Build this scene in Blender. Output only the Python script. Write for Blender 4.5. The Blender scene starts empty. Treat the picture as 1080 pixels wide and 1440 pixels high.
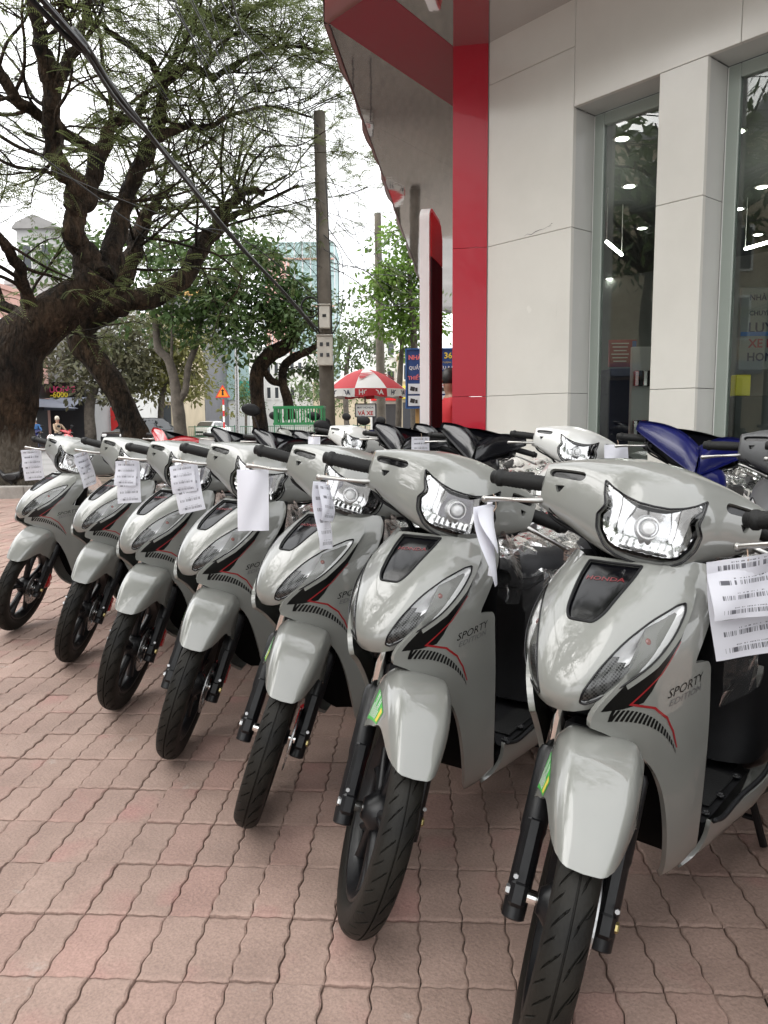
import bpy, bmesh, math, random
import numpy as np
from mathutils import Vector, Matrix, geometry
R = math.radians
rnd = random.Random(7)
sc = bpy.context.scene
col = sc.collection

# ------------------------------------------------------------------ camera
cam_d = bpy.data.cameras.new('camera'); cam = bpy.data.objects.new('camera', cam_d); col.objects.link(cam); sc.camera = cam
cam_d.sensor_fit = 'VERTICAL'; cam_d.sensor_height = 24.; cam_d.lens = 24.*1075/1440
cam_d.clip_start = .05; cam_d.clip_end = 2000
cam.location = (0, 0, 1.2); cam.rotation_euler = (Matrix.Rotation(R(90-6.8), 3, 'X') @ Matrix.Rotation(R(-.45), 3, 'Z')).to_euler()
# ------------------------------------------------------------------ sky, sun, exposure
SUN_EL, SUN_AZ = 50., 252.     # degrees; azimuth clockwise from +Y
w = bpy.data.worlds.new('World'); sc.world = w; w.use_nodes = True
nt = w.node_tree; N = nt.nodes; L = nt.links; bg = N['Background']
sky = N.new('ShaderNodeTexSky'); sky.sky_type = 'NISHITA'; sky.sun_disc = False
sky.sun_elevation = R(SUN_EL); sky.sun_rotation = R(SUN_AZ); sky.air_density = 1.; sky.dust_density = 6.; sky.ozone_density = 1.
hs = N.new('ShaderNodeHueSaturation'); hs.inputs['Saturation'].default_value = .22
L.new(sky.outputs['Color'], hs.inputs['Color'])
tcw = N.new('ShaderNodeTexCoord'); cn = N.new('ShaderNodeTexNoise'); cn.inputs['Scale'].default_value = 2.2; cn.inputs['Detail'].default_value = 5
L.new(tcw.outputs['Generated'], cn.inputs['Vector'])
cr = N.new('ShaderNodeValToRGB'); cr.color_ramp.elements[0].position = .3; cr.color_ramp.elements[1].position = .75
cr.color_ramp.elements[0].color = (8.6, 8.8, 9.1, 1); cr.color_ramp.elements[1].color = (11., 11., 11., 1)
L.new(cn.outputs['Fac'], cr.inputs['Fac'])
mx = N.new('ShaderNodeMix'); mx.data_type = 'RGBA'; mx.inputs['Factor'].default_value = .8     # closed cloud cover
L.new(hs.outputs['Color'], mx.inputs['A']); L.new(cr.outputs['Color'], mx.inputs['B']); L.new(mx.outputs['Result'], bg.inputs['Color'])
bg.inputs['Strength'].default_value = .11
sun_d = bpy.data.lights.new('sun', 'SUN'); sun_d.energy = 1.3; sun_d.angle = R(75); sun_d.color = (1, .97, .92)
sun = bpy.data.objects.new('sun', sun_d); col.objects.link(sun)
_el, _az = R(SUN_EL), R(SUN_AZ)
sun.rotation_euler = Vector((math.sin(_az)*math.cos(_el), math.cos(_az)*math.cos(_el), math.sin(_el))).to_track_quat('Z', 'Y').to_euler()
sun.location = (-6, -8, 14)
vs = sc.view_settings; vs.view_transform = 'Standard'; vs.look = 'None'; vs.exposure = 1.38; vs.gamma = 1
vs.use_curve_mapping = False
# ------------------------------------------------------------------ materials
MATS = {}
def lin(c):
    return tuple((x/12.92 if x <= .04045 else ((x+.055)/1.055)**2.4) for x in c)
def mat(name, base, rough=.5, metal=0., coat=0., vary=0., vscale=8., bump=0., bscale=60., spec=.5, var2=None, rvary=0., emit=0., ior=None, coords='Object', sheen=0., coat_rough=.04, detail=6.):
    m = bpy.data.materials.new(name); m.use_nodes = True
    nt = m.node_tree; N = nt.nodes; L = nt.links
    b = N['Principled BSDF']
    b.inputs['Base Color'].default_value = (*base, 1)
    b.inputs['Roughness'].default_value = rough
    b.inputs['Metallic'].default_value = metal
    b.inputs['Coat Weight'].default_value = coat
    b.inputs['Coat Roughness'].default_value = coat_rough; b.inputs['Coat IOR'].default_value = 1.62
    b.inputs['Specular IOR Level'].default_value = spec
    if ior: b.inputs['IOR'].default_value = ior
    if emit:
        b.inputs['Emission Color'].default_value = (*base, 1); b.inputs['Emission Strength'].default_value = emit
    tc = None
    if vary or bump or rvary:
        tc = N.new('ShaderNodeTexCoord')
    if vary:
        n = N.new('ShaderNodeTexNoise'); n.inputs['Scale'].default_value = vscale; n.inputs['Detail'].default_value = detail; n.inputs['Roughness'].default_value = .62
        L.new(tc.outputs[coords], n.inputs['Vector'])
        r = N.new('ShaderNodeValToRGB'); r.color_ramp.elements[0].position = .3; r.color_ramp.elements[1].position = .7
        c2 = var2 if var2 else tuple(min(1, x*(1+vary)) for x in base)
        c1 = base if var2 else tuple(x*(1-vary) for x in base)
        r.color_ramp.elements[0].color = (*c1, 1); r.color_ramp.elements[1].color = (*c2, 1)
        L.new(n.outputs['Fac'], r.inputs['Fac']); L.new(r.outputs['Color'], b.inputs['Base Color'])
    if rvary:
        n3 = N.new('ShaderNodeTexNoise'); n3.inputs['Scale'].default_value = vscale*1.7; n3.inputs['Detail'].default_value = 4
        L.new(tc.outputs[coords], n3.inputs['Vector'])
        mr = N.new('ShaderNodeMapRange'); mr.inputs['From Min'].default_value = .3; mr.inputs['From Max'].default_value = .7
        mr.inputs['To Min'].default_value = max(0, rough-rvary); mr.inputs['To Max'].default_value = min(1, rough+rvary)
        L.new(n3.outputs['Fac'], mr.inputs['Value']); L.new(mr.outputs['Result'], b.inputs['Roughness'])
    if bump:
        n2 = N.new('ShaderNodeTexNoise'); n2.inputs['Scale'].default_value = bscale; n2.inputs['Detail'].default_value = 5
        L.new(tc.outputs[coords], n2.inputs['Vector'])
        bp = N.new('ShaderNodeBump'); bp.inputs['Strength'].default_value = bump; bp.inputs['Distance'].default_value = .01
        L.new(n2.outputs['Fac'], bp.inputs['Height']); L.new(bp.outputs['Normal'], b.inputs['Normal'])
    MATS[name] = m
    return m

def glass_mat(name, tint=(1,1,1), refl=(1,1,1), rough=.02, ior=1.5, gain=1.0, bump=0., bscale=20., milk=0.):
    """thin clear sheet: see-through with fresnel reflection"""
    m = bpy.data.materials.new(name); m.use_nodes = True
    nt = m.node_tree; N = nt.nodes; L = nt.links
    N.remove(N['Principled BSDF']); out = N['Material Output']
    t = N.new('ShaderNodeBsdfTransparent'); t.inputs['Color'].default_value = (*tint, 1)
    g = N.new('ShaderNodeBsdfGlossy'); g.inputs['Color'].default_value = (*refl, 1); g.inputs['Roughness'].default_value = rough
    f = N.new('ShaderNodeFresnel'); f.inputs['IOR'].default_value = ior
    mx = N.new('ShaderNodeMixShader')
    src = f.outputs['Fac']
    if gain != 1:
        mm = N.new('ShaderNodeMath'); mm.operation = 'MULTIPLY'; mm.inputs[1].default_value = gain; mm.use_clamp = True
        L.new(src, mm.inputs[0]); src = mm.outputs[0]
    L.new(src, mx.inputs['Fac']); L.new(t.outputs[0], mx.inputs[1]); L.new(g.outputs[0], mx.inputs[2])
    res = mx.outputs[0]
    if milk:
        d = N.new('ShaderNodeBsdfDiffuse'); d.inputs['Color'].default_value = (.8, .8, .8, 1)
        m2 = N.new('ShaderNodeMixShader'); m2.inputs['Fac'].default_value = milk
        L.new(res, m2.inputs[1]); L.new(d.outputs[0], m2.inputs[2]); res = m2.outputs[0]
    if bump:
        tc = N.new('ShaderNodeTexCoord'); n2 = N.new('ShaderNodeTexNoise'); n2.inputs['Scale'].default_value = bscale; n2.inputs['Detail'].default_value = 6; n2.inputs['Distortion'].default_value = 1.2
        L.new(tc.outputs['Object'], n2.inputs['Vector'])
        bp = N.new('ShaderNodeBump'); bp.inputs['Strength'].default_value = bump; bp.inputs['Distance'].default_value = .02
        L.new(n2.outputs['Fac'], bp.inputs['Height']); L.new(bp.outputs['Normal'], g.inputs['Normal']); L.new(bp.outputs['Normal'], f.inputs['Normal'])
    L.new(res, out.inputs['Surface'])
    MATS[name] = m
    return m

# ------------------------------------------------------------------ object helpers
def mesh(name, verts, faces, smooth=True, mi=None):
    me = bpy.data.meshes.new(name)
    me.from_pydata([tuple(map(float, v)) for v in verts], [], [tuple(map(int, f)) for f in faces])
    if smooth: me.polygons.foreach_set('use_smooth', [True]*len(me.polygons))
    if mi is not None: me.polygons.foreach_set('material_index', list(mi))
    me.update()
    return me
def link(name, me, m=None, parent=None, loc=None, kind=None):
    o = bpy.data.objects.new(name, me); col.objects.link(o)
    if me is not None and m is not None:
        if not isinstance(m, (list, tuple)): m = [m]
        if len(me.materials) == 0:
            for x in m: me.materials.append(MATS[x] if isinstance(x, str) else x)
    if parent is not None: o.parent = parent
    if loc is not None: o.location = loc
    if kind: o['kind'] = kind
    return o
def empty(name, loc=(0,0,0), rot=(0,0,0)):
    o = bpy.data.objects.new(name, None); o.empty_display_size = .1; col.objects.link(o)
    o.location = loc; o.rotation_euler = rot
    return o
def tag(o, label, cat, group=None):
    o['label'] = label; o['category'] = cat
    if group: o['group'] = group
    return o
KIDS = {}
def ptree(o):
    return [c for c in bpy.data.objects if c.parent is o]
def copy_tree(o, parent=None, swap=None, skip=()):
    c = o.copy(); col.objects.link(c); c.parent = parent
    if swap and o.data is not None:
        for i, s in enumerate(c.material_slots):
            if s.material and s.material.name in swap:
                nm = MATS[swap[s.material.name]]
                s.link = 'OBJECT'; s.material = nm
    for ch in KIDSOF(o):
        if ch.name.split('.')[0] in skip: continue
        copy_tree(ch, c, swap, skip)
    return c
_kids_cache = {}
def KIDSOF(o):
    if o.name not in _kids_cache:
        _kids_cache[o.name] = list(o.children)
    return _kids_cache[o.name]

class MB:
    """collects shapes into one mesh"""
    def __init__(s): s.v = []; s.f = []; s.mi = []; s.m = 0
    def add(s, v, f):
        o = len(s.v); s.v += [tuple(p) for p in v]; s.f += [tuple(i+o for i in q) for q in f]; s.mi += [s.m]*len(f)
        return s
    def box(s, c, d, rot=None, bev=0.):
        """centre, full size; optional chamfer"""
        bm = bmesh.new(); bmesh.ops.create_cube(bm, size=1)
        bmesh.ops.scale(bm, vec=d, verts=bm.verts)
        if bev: bmesh.ops.bevel(bm, geom=list(bm.edges), offset=bev, segments=1, affect='EDGES', profile=.5)
        M = Matrix.Translation(c)
        if rot is not None: M = M @ (rot if isinstance(rot, Matrix) else Matrix.Rotation(rot, 4, 'Z'))
        bm.verts.index_update()
        v = [M @ x.co for x in bm.verts]; f = [[q.index for q in p.verts] for p in bm.faces]; bm.free()
        return s.add(v, f)
    def tube(s, pts, rad, seg=10, caps=True, flat=1.):
        v, f = tube(pts, rad, seg, caps, flat); return s.add(v, f)
    def cyl(s, a, b, r, r2=None, seg=16):
        return s.tube([a, b], [r, r if r2 is None else r2], seg)
    def lathe(s, prof, seg=24, M=None, closed=False):
        v, f = lathe(prof, seg, closed)
        if M is not None: v = [M @ Vector(p) for p in v]
        return s.add(v, f)
    def prism(s, poly, z0, z1, M=None):
        n = len(poly)
        v = [Vector((x, y, z0)) for x, y in poly]+[Vector((x, y, z1)) for x, y in poly]
        f = [tuple(reversed(range(n))), tuple(range(n, 2*n))]+[(i, (i+1) % n, n+(i+1) % n, n+i) for i in range(n)]
        if M is not None: v = [M @ p for p in v]
        return s.add(v, f)
    def quad(s, a, b, c, d): return s.add([a, b, c, d], [(0, 1, 2, 3)])
    def mesh(s, name, smooth=False, auto=None):
        me = mesh(name, s.v, s.f, smooth, s.mi)
        return me
    def ob(s, name, m, parent=None, smooth=False, kind=None, sharp=None):
        me = s.mesh(name, smooth or sharp is not None)
        o = link(name, me, m, parent, kind=kind)
        if sharp is not None: me.set_sharp_from_angle(angle=R(sharp))
        return o

def tube(pts, rad, seg=10, caps=True, flat=1.):
    pts = [Vector(p) for p in pts]; n = len(pts)
    if not hasattr(rad, '__len__'): rad = [rad]*n
    T = []
    for i in range(n):
        a = pts[max(0, i-1)]; b = pts[min(n-1, i+1)]
        t = (b-a); T.append(t.normalized() if t.length > 1e-9 else Vector((0, 0, 1)))
    up = Vector((0, 0, 1)) if abs(T[0].z) < .9 else Vector((1, 0, 0))
    Nn = (up-T[0]*up.dot(T[0])).normalized()
    v = []; f = []
    for i in range(n):
        if i:
            Nn = Nn-T[i]*Nn.dot(T[i]); Nn.normalize()
        B = T[i].cross(Nn)
        for k in range(seg):
            a = 2*math.pi*k/seg
            v.append(pts[i]+(Nn*math.cos(a)*flat+B*math.sin(a))*rad[i])
    for i in range(n-1):
        for k in range(seg):
            k2 = (k+1) % seg
            f.append((i*seg+k, i*seg+k2, (i+1)*seg+k2, (i+1)*seg+k))
    if caps:
        f.append(tuple(reversed(range(seg)))); f.append(tuple(range((n-1)*seg, n*seg)))
    return v, f
def lathe(prof, seg=24, closed=False):
    """profile of (r, z) round the z axis"""
    n = len(prof); v = []; f = []
    for k in range(seg):
        a = 2*math.pi*k/seg
        for r, z in prof: v.append((r*math.cos(a), r*math.sin(a), z))
    for k in range(seg):
        k2 = (k+1) % seg
        for i in range(n if closed else n-1):
            j = (i+1) % n
            f.append((k*n+i, k2*n+i, k2*n+j, k*n+j))
    return v, f
def spline(pts, n=8, closed=False):
    """Catmull-Rom through points"""
    P = [Vector(p) for p in pts]; out = []; m = len(P)
    for i in range(m if closed else m-1):
        p0 = P[(i-1) % m] if closed or i > 0 else P[0]*2-P[1]
        p1 = P[i]; p2 = P[(i+1) % m]
        p3 = P[(i+2) % m] if closed or i < m-2 else P[-1]*2-P[-2]
        for k in range(n):
            t = k/n
            out.append(.5*((2*p1)+(p2-p0)*t+(2*p0-5*p1+4*p2-p3)*t*t+(3*p1-p0-3*p2+p3)*t**3))
    if not closed: out.append(P[-1])
    return out
def rpoly(pts, r, n=4):
    """round the corners of a closed 2D polygon; r may be one number or a list"""
    out = []; m = len(pts)
    for i in range(m):
        p = Vector(pts[i]); a = Vector(pts[i-1]); b = Vector(pts[(i+1) % m]); rr = r[i] if hasattr(r, '__len__') else r
        if rr <= 0: out.append(p); continue
        da = (a-p); db = (b-p); k = min(rr, da.length*.45, db.length*.45)
        s0 = p+da.normalized()*k; s1 = p+db.normalized()*k
        for j in range(n+1):
            t = j/n; out.append(s0*(1-t)**2+p*2*t*(1-t)+s1*t*t)
    return [tuple(q) for q in out]

# ------------------------------------------------------------------ spline surfaces and trimmed panels
def nat_matrix(n):
    """second derivatives of a natural cubic spline as a linear map of its data"""
    A = np.eye(n); B = np.zeros((n, n))
    for i in range(1, n-1):
        A[i, i-1] = 1; A[i, i] = 4; A[i, i+1] = 1
        B[i, i-1] = 6; B[i, i] = -12; B[i, i+1] = 6
    return np.linalg.solve(A, B)
def sweights(t, n, Mx):
    t = np.clip(t, 0, n-1); i = np.minimum(t.astype(int), n-2); b = t-i; a = 1-b
    W = np.zeros((len(t), n)); k = np.arange(len(t))
    W[k, i] += a; W[k, i+1] += b
    W += ((a**3-a)/6)[:, None]*Mx[i]+((b**3-b)/6)[:, None]*Mx[i+1]
    return W
class Surf:
    def __init__(s, P, flip=False):
        s.P = np.array(P, float); s.nv, s.nu = s.P.shape[:2]
        s.Mu = nat_matrix(s.nu); s.Mv = nat_matrix(s.nv); s.sg = -1 if flip else 1
    def at(s, uv):
        uv = np.asarray(uv, float)
        return np.einsum('mi,mj,ijk->mk', sweights(uv[:, 1], s.nv, s.Mv), sweights(uv[:, 0], s.nu, s.Mu), s.P)
    def nrm(s, uv):
        uv = np.asarray(uv, float); e = .02
        du = s.at(uv+[e, 0])-s.at(uv-[e, 0]); dv = s.at(uv+[0, e])-s.at(uv-[0, e])
        n = np.cross(du, dv)*s.sg
        return n/np.maximum(np.linalg.norm(n, axis=1), 1e-9)[:, None]
def mirror_rows(rows):
    """rows of half sections (centre first, towards +y) -> full rows from -y to +y"""
    return [[(x, -y, z) for x, y, z in reversed(r[1:])]+list(r) for r in rows]
def inpoly(pts, poly):
    pts = np.asarray(pts); x, y = pts[:, 0], pts[:, 1]; c = np.zeros(len(pts), bool); n = len(poly)
    for i in range(n):
        x1, y1 = poly[i]; x2, y2 = poly[i-1]
        m = ((y1 > y) != (y2 > y)) & (x < (x2-x1)*(y-y1)/((y2-y1) if y2 != y1 else 1e-12)+x1)
        c ^= m
    return c
def resample(poly, step):
    out = []; n = len(poly)
    for i in range(n):
        a = np.array(poly[i], float); b = np.array(poly[(i+1) % n], float)
        k = max(1, int(np.ceil(np.linalg.norm(b-a)/step)))
        for j in range(k): out.append(tuple(a+(b-a)*j/k))
    return out
def cdt(outline, holes, step):
    """triangulate outline minus holes (and each hole) in the plane"""
    polys = [resample(p, step) for p in [outline]+holes]
    V = []; E = []
    for p in polys:
        o = len(V); V += p; E += [(o+i, o+(i+1) % len(p)) for i in range(len(p))]
    bx = np.array(polys[0]); lo = bx.min(0); hi = bx.max(0)
    gx, gy = np.meshgrid(np.arange(lo[0]+step/2, hi[0], step), np.arange(lo[1]+step/2, hi[1], step))
    G = np.stack([gx.ravel(), gy.ravel()], 1)
    G = G[inpoly(G, polys[0])]
    B = np.array(V)
    if len(G):
        d = np.min(((G[:, None, :]-B[None])**2).sum(2), axis=1)
        G = G[d > (step*.55)**2]
    allv = [Vector(p) for p in V]+[Vector(p) for p in G]
    r = geometry.delaunay_2d_cdt(allv, E, [], 0, 1e-6)
    P = np.array([tuple(v) for v in r[0]]); F = np.array([f for f in r[2] if len(f) == 3])
    C = P[F].mean(1)
    ins = inpoly(C, polys[0]); hm = [inpoly(C, h) & ins for h in polys[1:]]
    main = ins.copy()
    for h in hm: main &= ~h
    return P, F[main], [F[h] for h in hm], polys
def compact(P, F):
    ids = np.unique(F); mp = -np.ones(len(P), int); mp[ids] = np.arange(len(ids))
    return P[ids], mp[F]
def uvmesh(name, surf, P2, F, off=0., thick=0., custom=True, shape=None, rim_only_out=False):
    """lay a flat triangulation on a surface; thick adds a turned-in edge"""
    P2, F = compact(P2, F)
    X = surf.at(P2); Nn = surf.nrm(P2)
    o = off if not callable(off) else off(P2, X)[:, None]
    V = X+Nn*o
    if shape is not None: V = shape(P2, V, Nn)
    # face winding follows the normal
    a, b, c = V[F[:, 0]], V[F[:, 1]], V[F[:, 2]]
    fl = (np.cross(b-a, c-a)*Nn[F[:, 0]]).sum(1) < 0
    F = F.copy(); F[fl] = F[fl][:, ::-1]
    verts = list(V); faces = [tuple(f) for f in F]; nn = list(Nn) if custom else None
    if thick:
        cnt = {}
        for f in F:
            for i in range(3): cnt[(f[i], f[(i+1) % 3])] = 1
        bd = [e for e in cnt if (e[1], e[0]) not in cnt]
        mp = {}
        for a_, b_ in bd:
            for q in (a_, b_):
                if q not in mp:
                    mp[q] = len(verts)
                    verts.append(V[q]); verts.append(V[q]-Nn[q]*thick)
                    if nn is not None: nn += [np.zeros(3), np.zeros(3)]
            faces.append((mp[b_], mp[a_], mp[a_]+1, mp[b_]+1))
    me = mesh(name, verts, faces, True)
    if nn is not None and shape is None:
        me.normals_split_custom_set_from_vertices([tuple(n) for n in nn])
    return me
def grid_mesh(name, surf, nu, nv, u0=0, u1=None, v0=0, v1=None, off=0., thick=0.):
    u1 = surf.nu-1 if u1 is None else u1; v1 = surf.nv-1 if v1 is None else v1
    us = np.linspace(u0, u1, nu); vs = np.linspace(v0, v1, nv)
    uv = np.array([(u, v) for v in vs for u in us]); X = surf.at(uv); Nn = surf.nrm(uv); V = X+Nn*off
    q = []
    for j in range(nv-1):
        for i in range(nu-1):
            q.append((j*nu+i, j*nu+i+1, (j+1)*nu+i+1, (j+1)*nu+i))
    if surf.sg < 0: q = [tuple(reversed(x)) for x in q]
    verts = list(V)
    if thick:
        loop = [i for i in range(nu)]+[j*nu+nu-1 for j in range(1, nv)]+[(nv-1)*nu+i for i in range(nu-2, -1, -1)]+[j*nu for j in range(nv-2, 0, -1)]
        o = len(verts)
        for k in loop: verts.append(V[k]); verts.append(V[k]-Nn[k]*thick)
        n = len(loop)
        for i in range(n):
            j = (i+1) % n
            fq = (o+2*j, o+2*i, o+2*i+1, o+2*j+1)
            q.append(tuple(reversed(fq)) if surf.sg < 0 else fq)
    return mesh(name, verts, q, True)
_tc = {}
def text2d(s, size=1., shear=0., bold=0., center=True):
    """lettering as a flat triangulated outline: (verts2d, faces)"""
    k = (s, shear, bold)
    if k not in _tc:
        cu = bpy.data.curves.new('t', 'FONT'); cu.body = s; cu.size = 1; cu.shear = shear; cu.offset = bold; cu.resolution_u = 2; cu.fill_mode = 'FRONT'
        o = bpy.data.objects.new('t', cu); col.objects.link(o)
        dg = bpy.context.evaluated_depsgraph_get(); dg.update()
        me = bpy.data.meshes.new_from_object(o.evaluated_get(dg))
        V = np.array([(v.co.x, v.co.y) for v in me.vertices]); F = [tuple(p.vertices) for p in me.polygons]
        bpy.data.objects.remove(o); bpy.data.curves.remove(cu); bpy.data.meshes.remove(me)
        _tc[k] = (V, F)
    V, F = _tc[k]; V = V.copy()
    lo, hi = V.min(0), V.max(0)
    if center: V -= (lo+hi)/2
    return V*size, F
def text_ob(name, s, m, parent, origin, xdir, ydir, size=None, width=None, off=.001, shear=0., bold=0.):
    """flat lettering on a plane"""
    V, F = text2d(s, 1., shear, bold)
    w = V[:, 0].max()-V[:, 0].min()
    k = size if size else width/w
    ox, xd, yd = Vector(origin), Vector(xdir).normalized(), Vector(ydir).normalized(); n = xd.cross(yd)
    me = mesh(name, [ox+xd*(p[0]*k)+yd*(p[1]*k)+n*off for p in V], F, False)
    return link(name, me, m, parent)
# ------------------------------------------------------------------ scooter materials
PAINT = (.205, .208, .192)
mat('paint_grey', PAINT, rough=.35, coat=1., spec=.4, bump=.005, bscale=5., coat_rough=.012)
mat('paint_white', (.55, .55, .53), rough=.3, coat=1., coat_rough=.02, bump=.012, bscale=9.)
mat('paint_blue', (.004, .006, .075), rough=.3, coat=.35, coat_rough=.02, spec=.3)
mat('paint_black', (.005, .005, .007), rough=.2, coat=.4, coat_rough=.03, spec=.3)
mat('paint_red', (.42, .008, .014), rough=.25, coat=1., coat_rough=.03)
mat('paint_matte_grey', (.09, .092, .095), rough=.45, coat=.0, metal=.3)
mat('black_plastic', (.006, .006, .007), rough=.55, bump=.08, bscale=400., vary=.25, vscale=30, spec=.3)
mat('cavity_black', (.002, .002, .002), rough=.8, spec=.15)
mat('gloss_black', (.003, .003, .004), rough=.10, spec=.38)
mat('black_metal', (.006, .006, .007), rough=.38, spec=.4, rvary=.08, vscale=25)
mat('rubber', (.008, .008, .008), rough=.6, bump=.15, bscale=220., vary=.3, vscale=14., spec=.35)
mat('tyre_rubber', (.006, .006, .006), rough=.55, vary=1., vscale=4., var2=(.020, .018, .014), bump=.12, bscale=150., detail=8, spec=.2)
mat('chrome', (.82, .82, .80), rough=.10, metal=1.)
mat('alloy', (.46, .45, .43), rough=.33, metal=1., rvary=.08)
mat('steel', (.42, .42, .42), rough=.3, metal=1., rvary=.1)
mat('zinc_yellow', (.55, .45, .2), rough=.35, metal=1.)
mat('reflector', (.50, .50, .50), rough=.05, metal=1., bump=.05, bscale=18.)
mat('reflector_dull', (.88, .88, .88), rough=.25, metal=.2, bump=.25, bscale=60.)
mat('amber_bulb', (.20, .045, .03), rough=.15, coat=.6)
mat('grille_dark', (.02, .02, .02), rough=.35, metal=.6)
mat('seat_leather', (.006, .006, .008), rough=.45, bump=.25, bscale=300., spec=.35)
mat('visor_grey', (.10, .10, .115), rough=.18, coat=.6)
mat('red_decal', (.26, .010, .014), rough=.3, coat=.6)
mat('red_dim', (.13, .008, .012), rough=.3)
mat('black_decal', (.004, .004, .004), rough=.3, coat=.15, spec=.3)
mat('grey_decal', (.10, .10, .10), rough=.3, coat=.6)
mat('caliper_red', (.5, .012, .015), rough=.35, coat=.3)
mat('green_sticker', (.06, .42, .07), rough=.4)
mat('white_print', (.78, .78, .78), rough=.5)
mat('yellow_print', (.7, .55, .08), rough=.5)
mat('tail_red', (.35, .004, .006), rough=.12, coat=1.)
glass_mat('lens', gain=.9, ior=1.45)
glass_mat('wrap', tint=(.97, .97, .97), ior=1.38, gain=.8, rough=.10, bump=.5, bscale=6., milk=.02)


def mesh_mat():
    m = mat('indicator_mesh', (.03, .03, .03), rough=.3, metal=.7)
    nt = m.node_tree; N = nt.nodes; L = nt.links; b = N['Principled BSDF']
    tc = N.new('ShaderNodeTexCoord'); mp = N.new('ShaderNodeMapping'); mp.inputs['Rotation'].default_value = (.4, .7, .78)
    v = N.new('ShaderNodeTexVoronoi'); v.inputs['Scale'].default_value = 190; v.inputs['Randomness'].default_value = 0.
    L.new(tc.outputs['Object'], mp.inputs['Vector']); L.new(mp.outputs['Vector'], v.inputs['Vector'])
    r = N.new('ShaderNodeValToRGB'); r.color_ramp.elements[0].color = (.005, .005, .005, 1); r.color_ramp.elements[0].position = .25; r.color_ramp.elements[1].color = (.09, .09, .088, 1); r.color_ramp.elements[1].position = .55
    L.new(v.outputs['Distance'], r.inputs['Fac']); L.new(r.outputs['Color'], b.inputs['Base Color'])
mesh_mat()
# ---- trimmed surfaces of the body (x forward, y left, z up; front tyre touches the ground at 0,0,0)
NOSE = Surf(mirror_rows([[(r[0][0]+(x-r[0][0])*.84+.028+dx, y*.85, z+.030+dz) for x, y, z in r] for (dx, dz), r in zip(((.01, 0), (.015, 0), (0, .004), (-.018, .010), (-.032, .020), (-.030, .024)), [
 [(-.300,0,.880),(-.303,.05,.880),(-.322,.098,.876),(-.358,.140,.868),(-.405,.175,.857)],
 [(-.215,0,.832),(-.220,.056,.832),(-.246,.111,.829),(-.293,.158,.822),(-.352,.196,.812)],
 [(-.118,0,.770),(-.124,.058,.770),(-.156,.114,.767),(-.211,.165,.759),(-.280,.205,.747)],
 [(-.043,0,.700),(-.050,.052,.700),(-.084,.105,.697),(-.142,.153,.690),(-.215,.193,.677)],
 [(-.006,0,.640),(-.015,.043,.640),(-.048,.085,.636),(-.104,.126,.630),(-.180,.165,.615)],
 [(-.022,0,.600),(-.030,.035,.599),(-.060,.068,.596),(-.112,.103,.590),(-.180,.145,.578)]])]), flip=True)
# side shield, left (+y): columns from under the nose to the outer rim, rows from top to bottom
SIDE_ROWS = [
 [(-.345,.118,.882),(-.375,.150,.880),(-.402,.178,.876),(-.425,.198,.870),(-.440,.206,.864)],
 [(-.262,.132,.822),(-.305,.165,.822),(-.345,.196,.820),(-.385,.222,.815),(-.412,.232,.810)],
 [(-.190,.148,.740),(-.235,.178,.742),(-.285,.205,.740),(-.340,.228,.734),(-.388,.238,.728)],
 [(-.120,.130,.655),(-.170,.165,.655),(-.230,.197,.654),(-.300,.226,.650),(-.372,.243,.645)],
 [(-.075,.085,.588),(-.135,.130,.580),(-.205,.178,.572),(-.290,.220,.565),(-.378,.243,.560)],
 [(-.160,.125,.490),(-.200,.155,.486),(-.255,.188,.480),(-.325,.218,.475),(-.398,.234,.470)],
 [(-.225,.150,.375),(-.262,.172,.372),(-.305,.193,.368),(-.360,.212,.366),(-.425,.221,.365)],
 [(-.300,.140,.275),(-.325,.157,.272),(-.360,.175,.272),(-.405,.190,.276),(-.460,.202,.285)],
 [(-.385,.110,.215),(-.400,.125,.215),(-.425,.142,.220),(-.460,.158,.230),(-.505,.176,.248)]]
def zmap(z): return float(np.interp(z, [.2, .3, .5, .65, .75, .88], [.185, .28, .535, .712, .795, .910]))
def remap(rows, dx=.054, ky=.745): return [[(x+dx, y*ky*float(np.interp(z, [.2, .5], [.93, 1.])), zmap(z)) for x, y, z in r] for r in rows]
SIDE_ROWS = remap(SIDE_ROWS)
SIDE = Surf(SIDE_ROWS, flip=True)
SIDE_R = Surf([[(x, -y, z) for x, y, z in r] for r in SIDE_ROWS], flip=False)
def cowl_cols(): # y: (x,z) from the rear top edge over the brow to the rear bottom edge
    c = {0: [(-.475,1.088),(-.405,1.108),(-.318,1.085),(-.262,1.018),(-.246,.948),(-.262,.908),(-.340,.898)],
      .055:[(-.475,1.086),(-.405,1.105),(-.322,1.082),(-.268,1.016),(-.253,.950),(-.270,.911),(-.345,.901)],
      .108:[(-.475,1.079),(-.412,1.093),(-.345,1.070),(-.303,1.010),(-.293,.955),(-.312,.922),(-.370,.910)],
      .170:[(-.480,1.064),(-.432,1.075),(-.392,1.056),(-.366,1.005),(-.360,.965),(-.374,.940),(-.415,.930)],
      .235:[(-.490,1.042),(-.455,1.050),(-.432,1.040),(-.418,1.004),(-.415,.974),(-.424,.955),(-.452,.948)]}
    ys = sorted(c); ys = [-y for y in reversed(ys[1:])]+ys
    return [[(c[abs(y)][r][0], y, c[abs(y)][r][1]) for y in ys] for r in range(7)]
COWL = Surf(cowl_cols(), flip=True)

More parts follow.
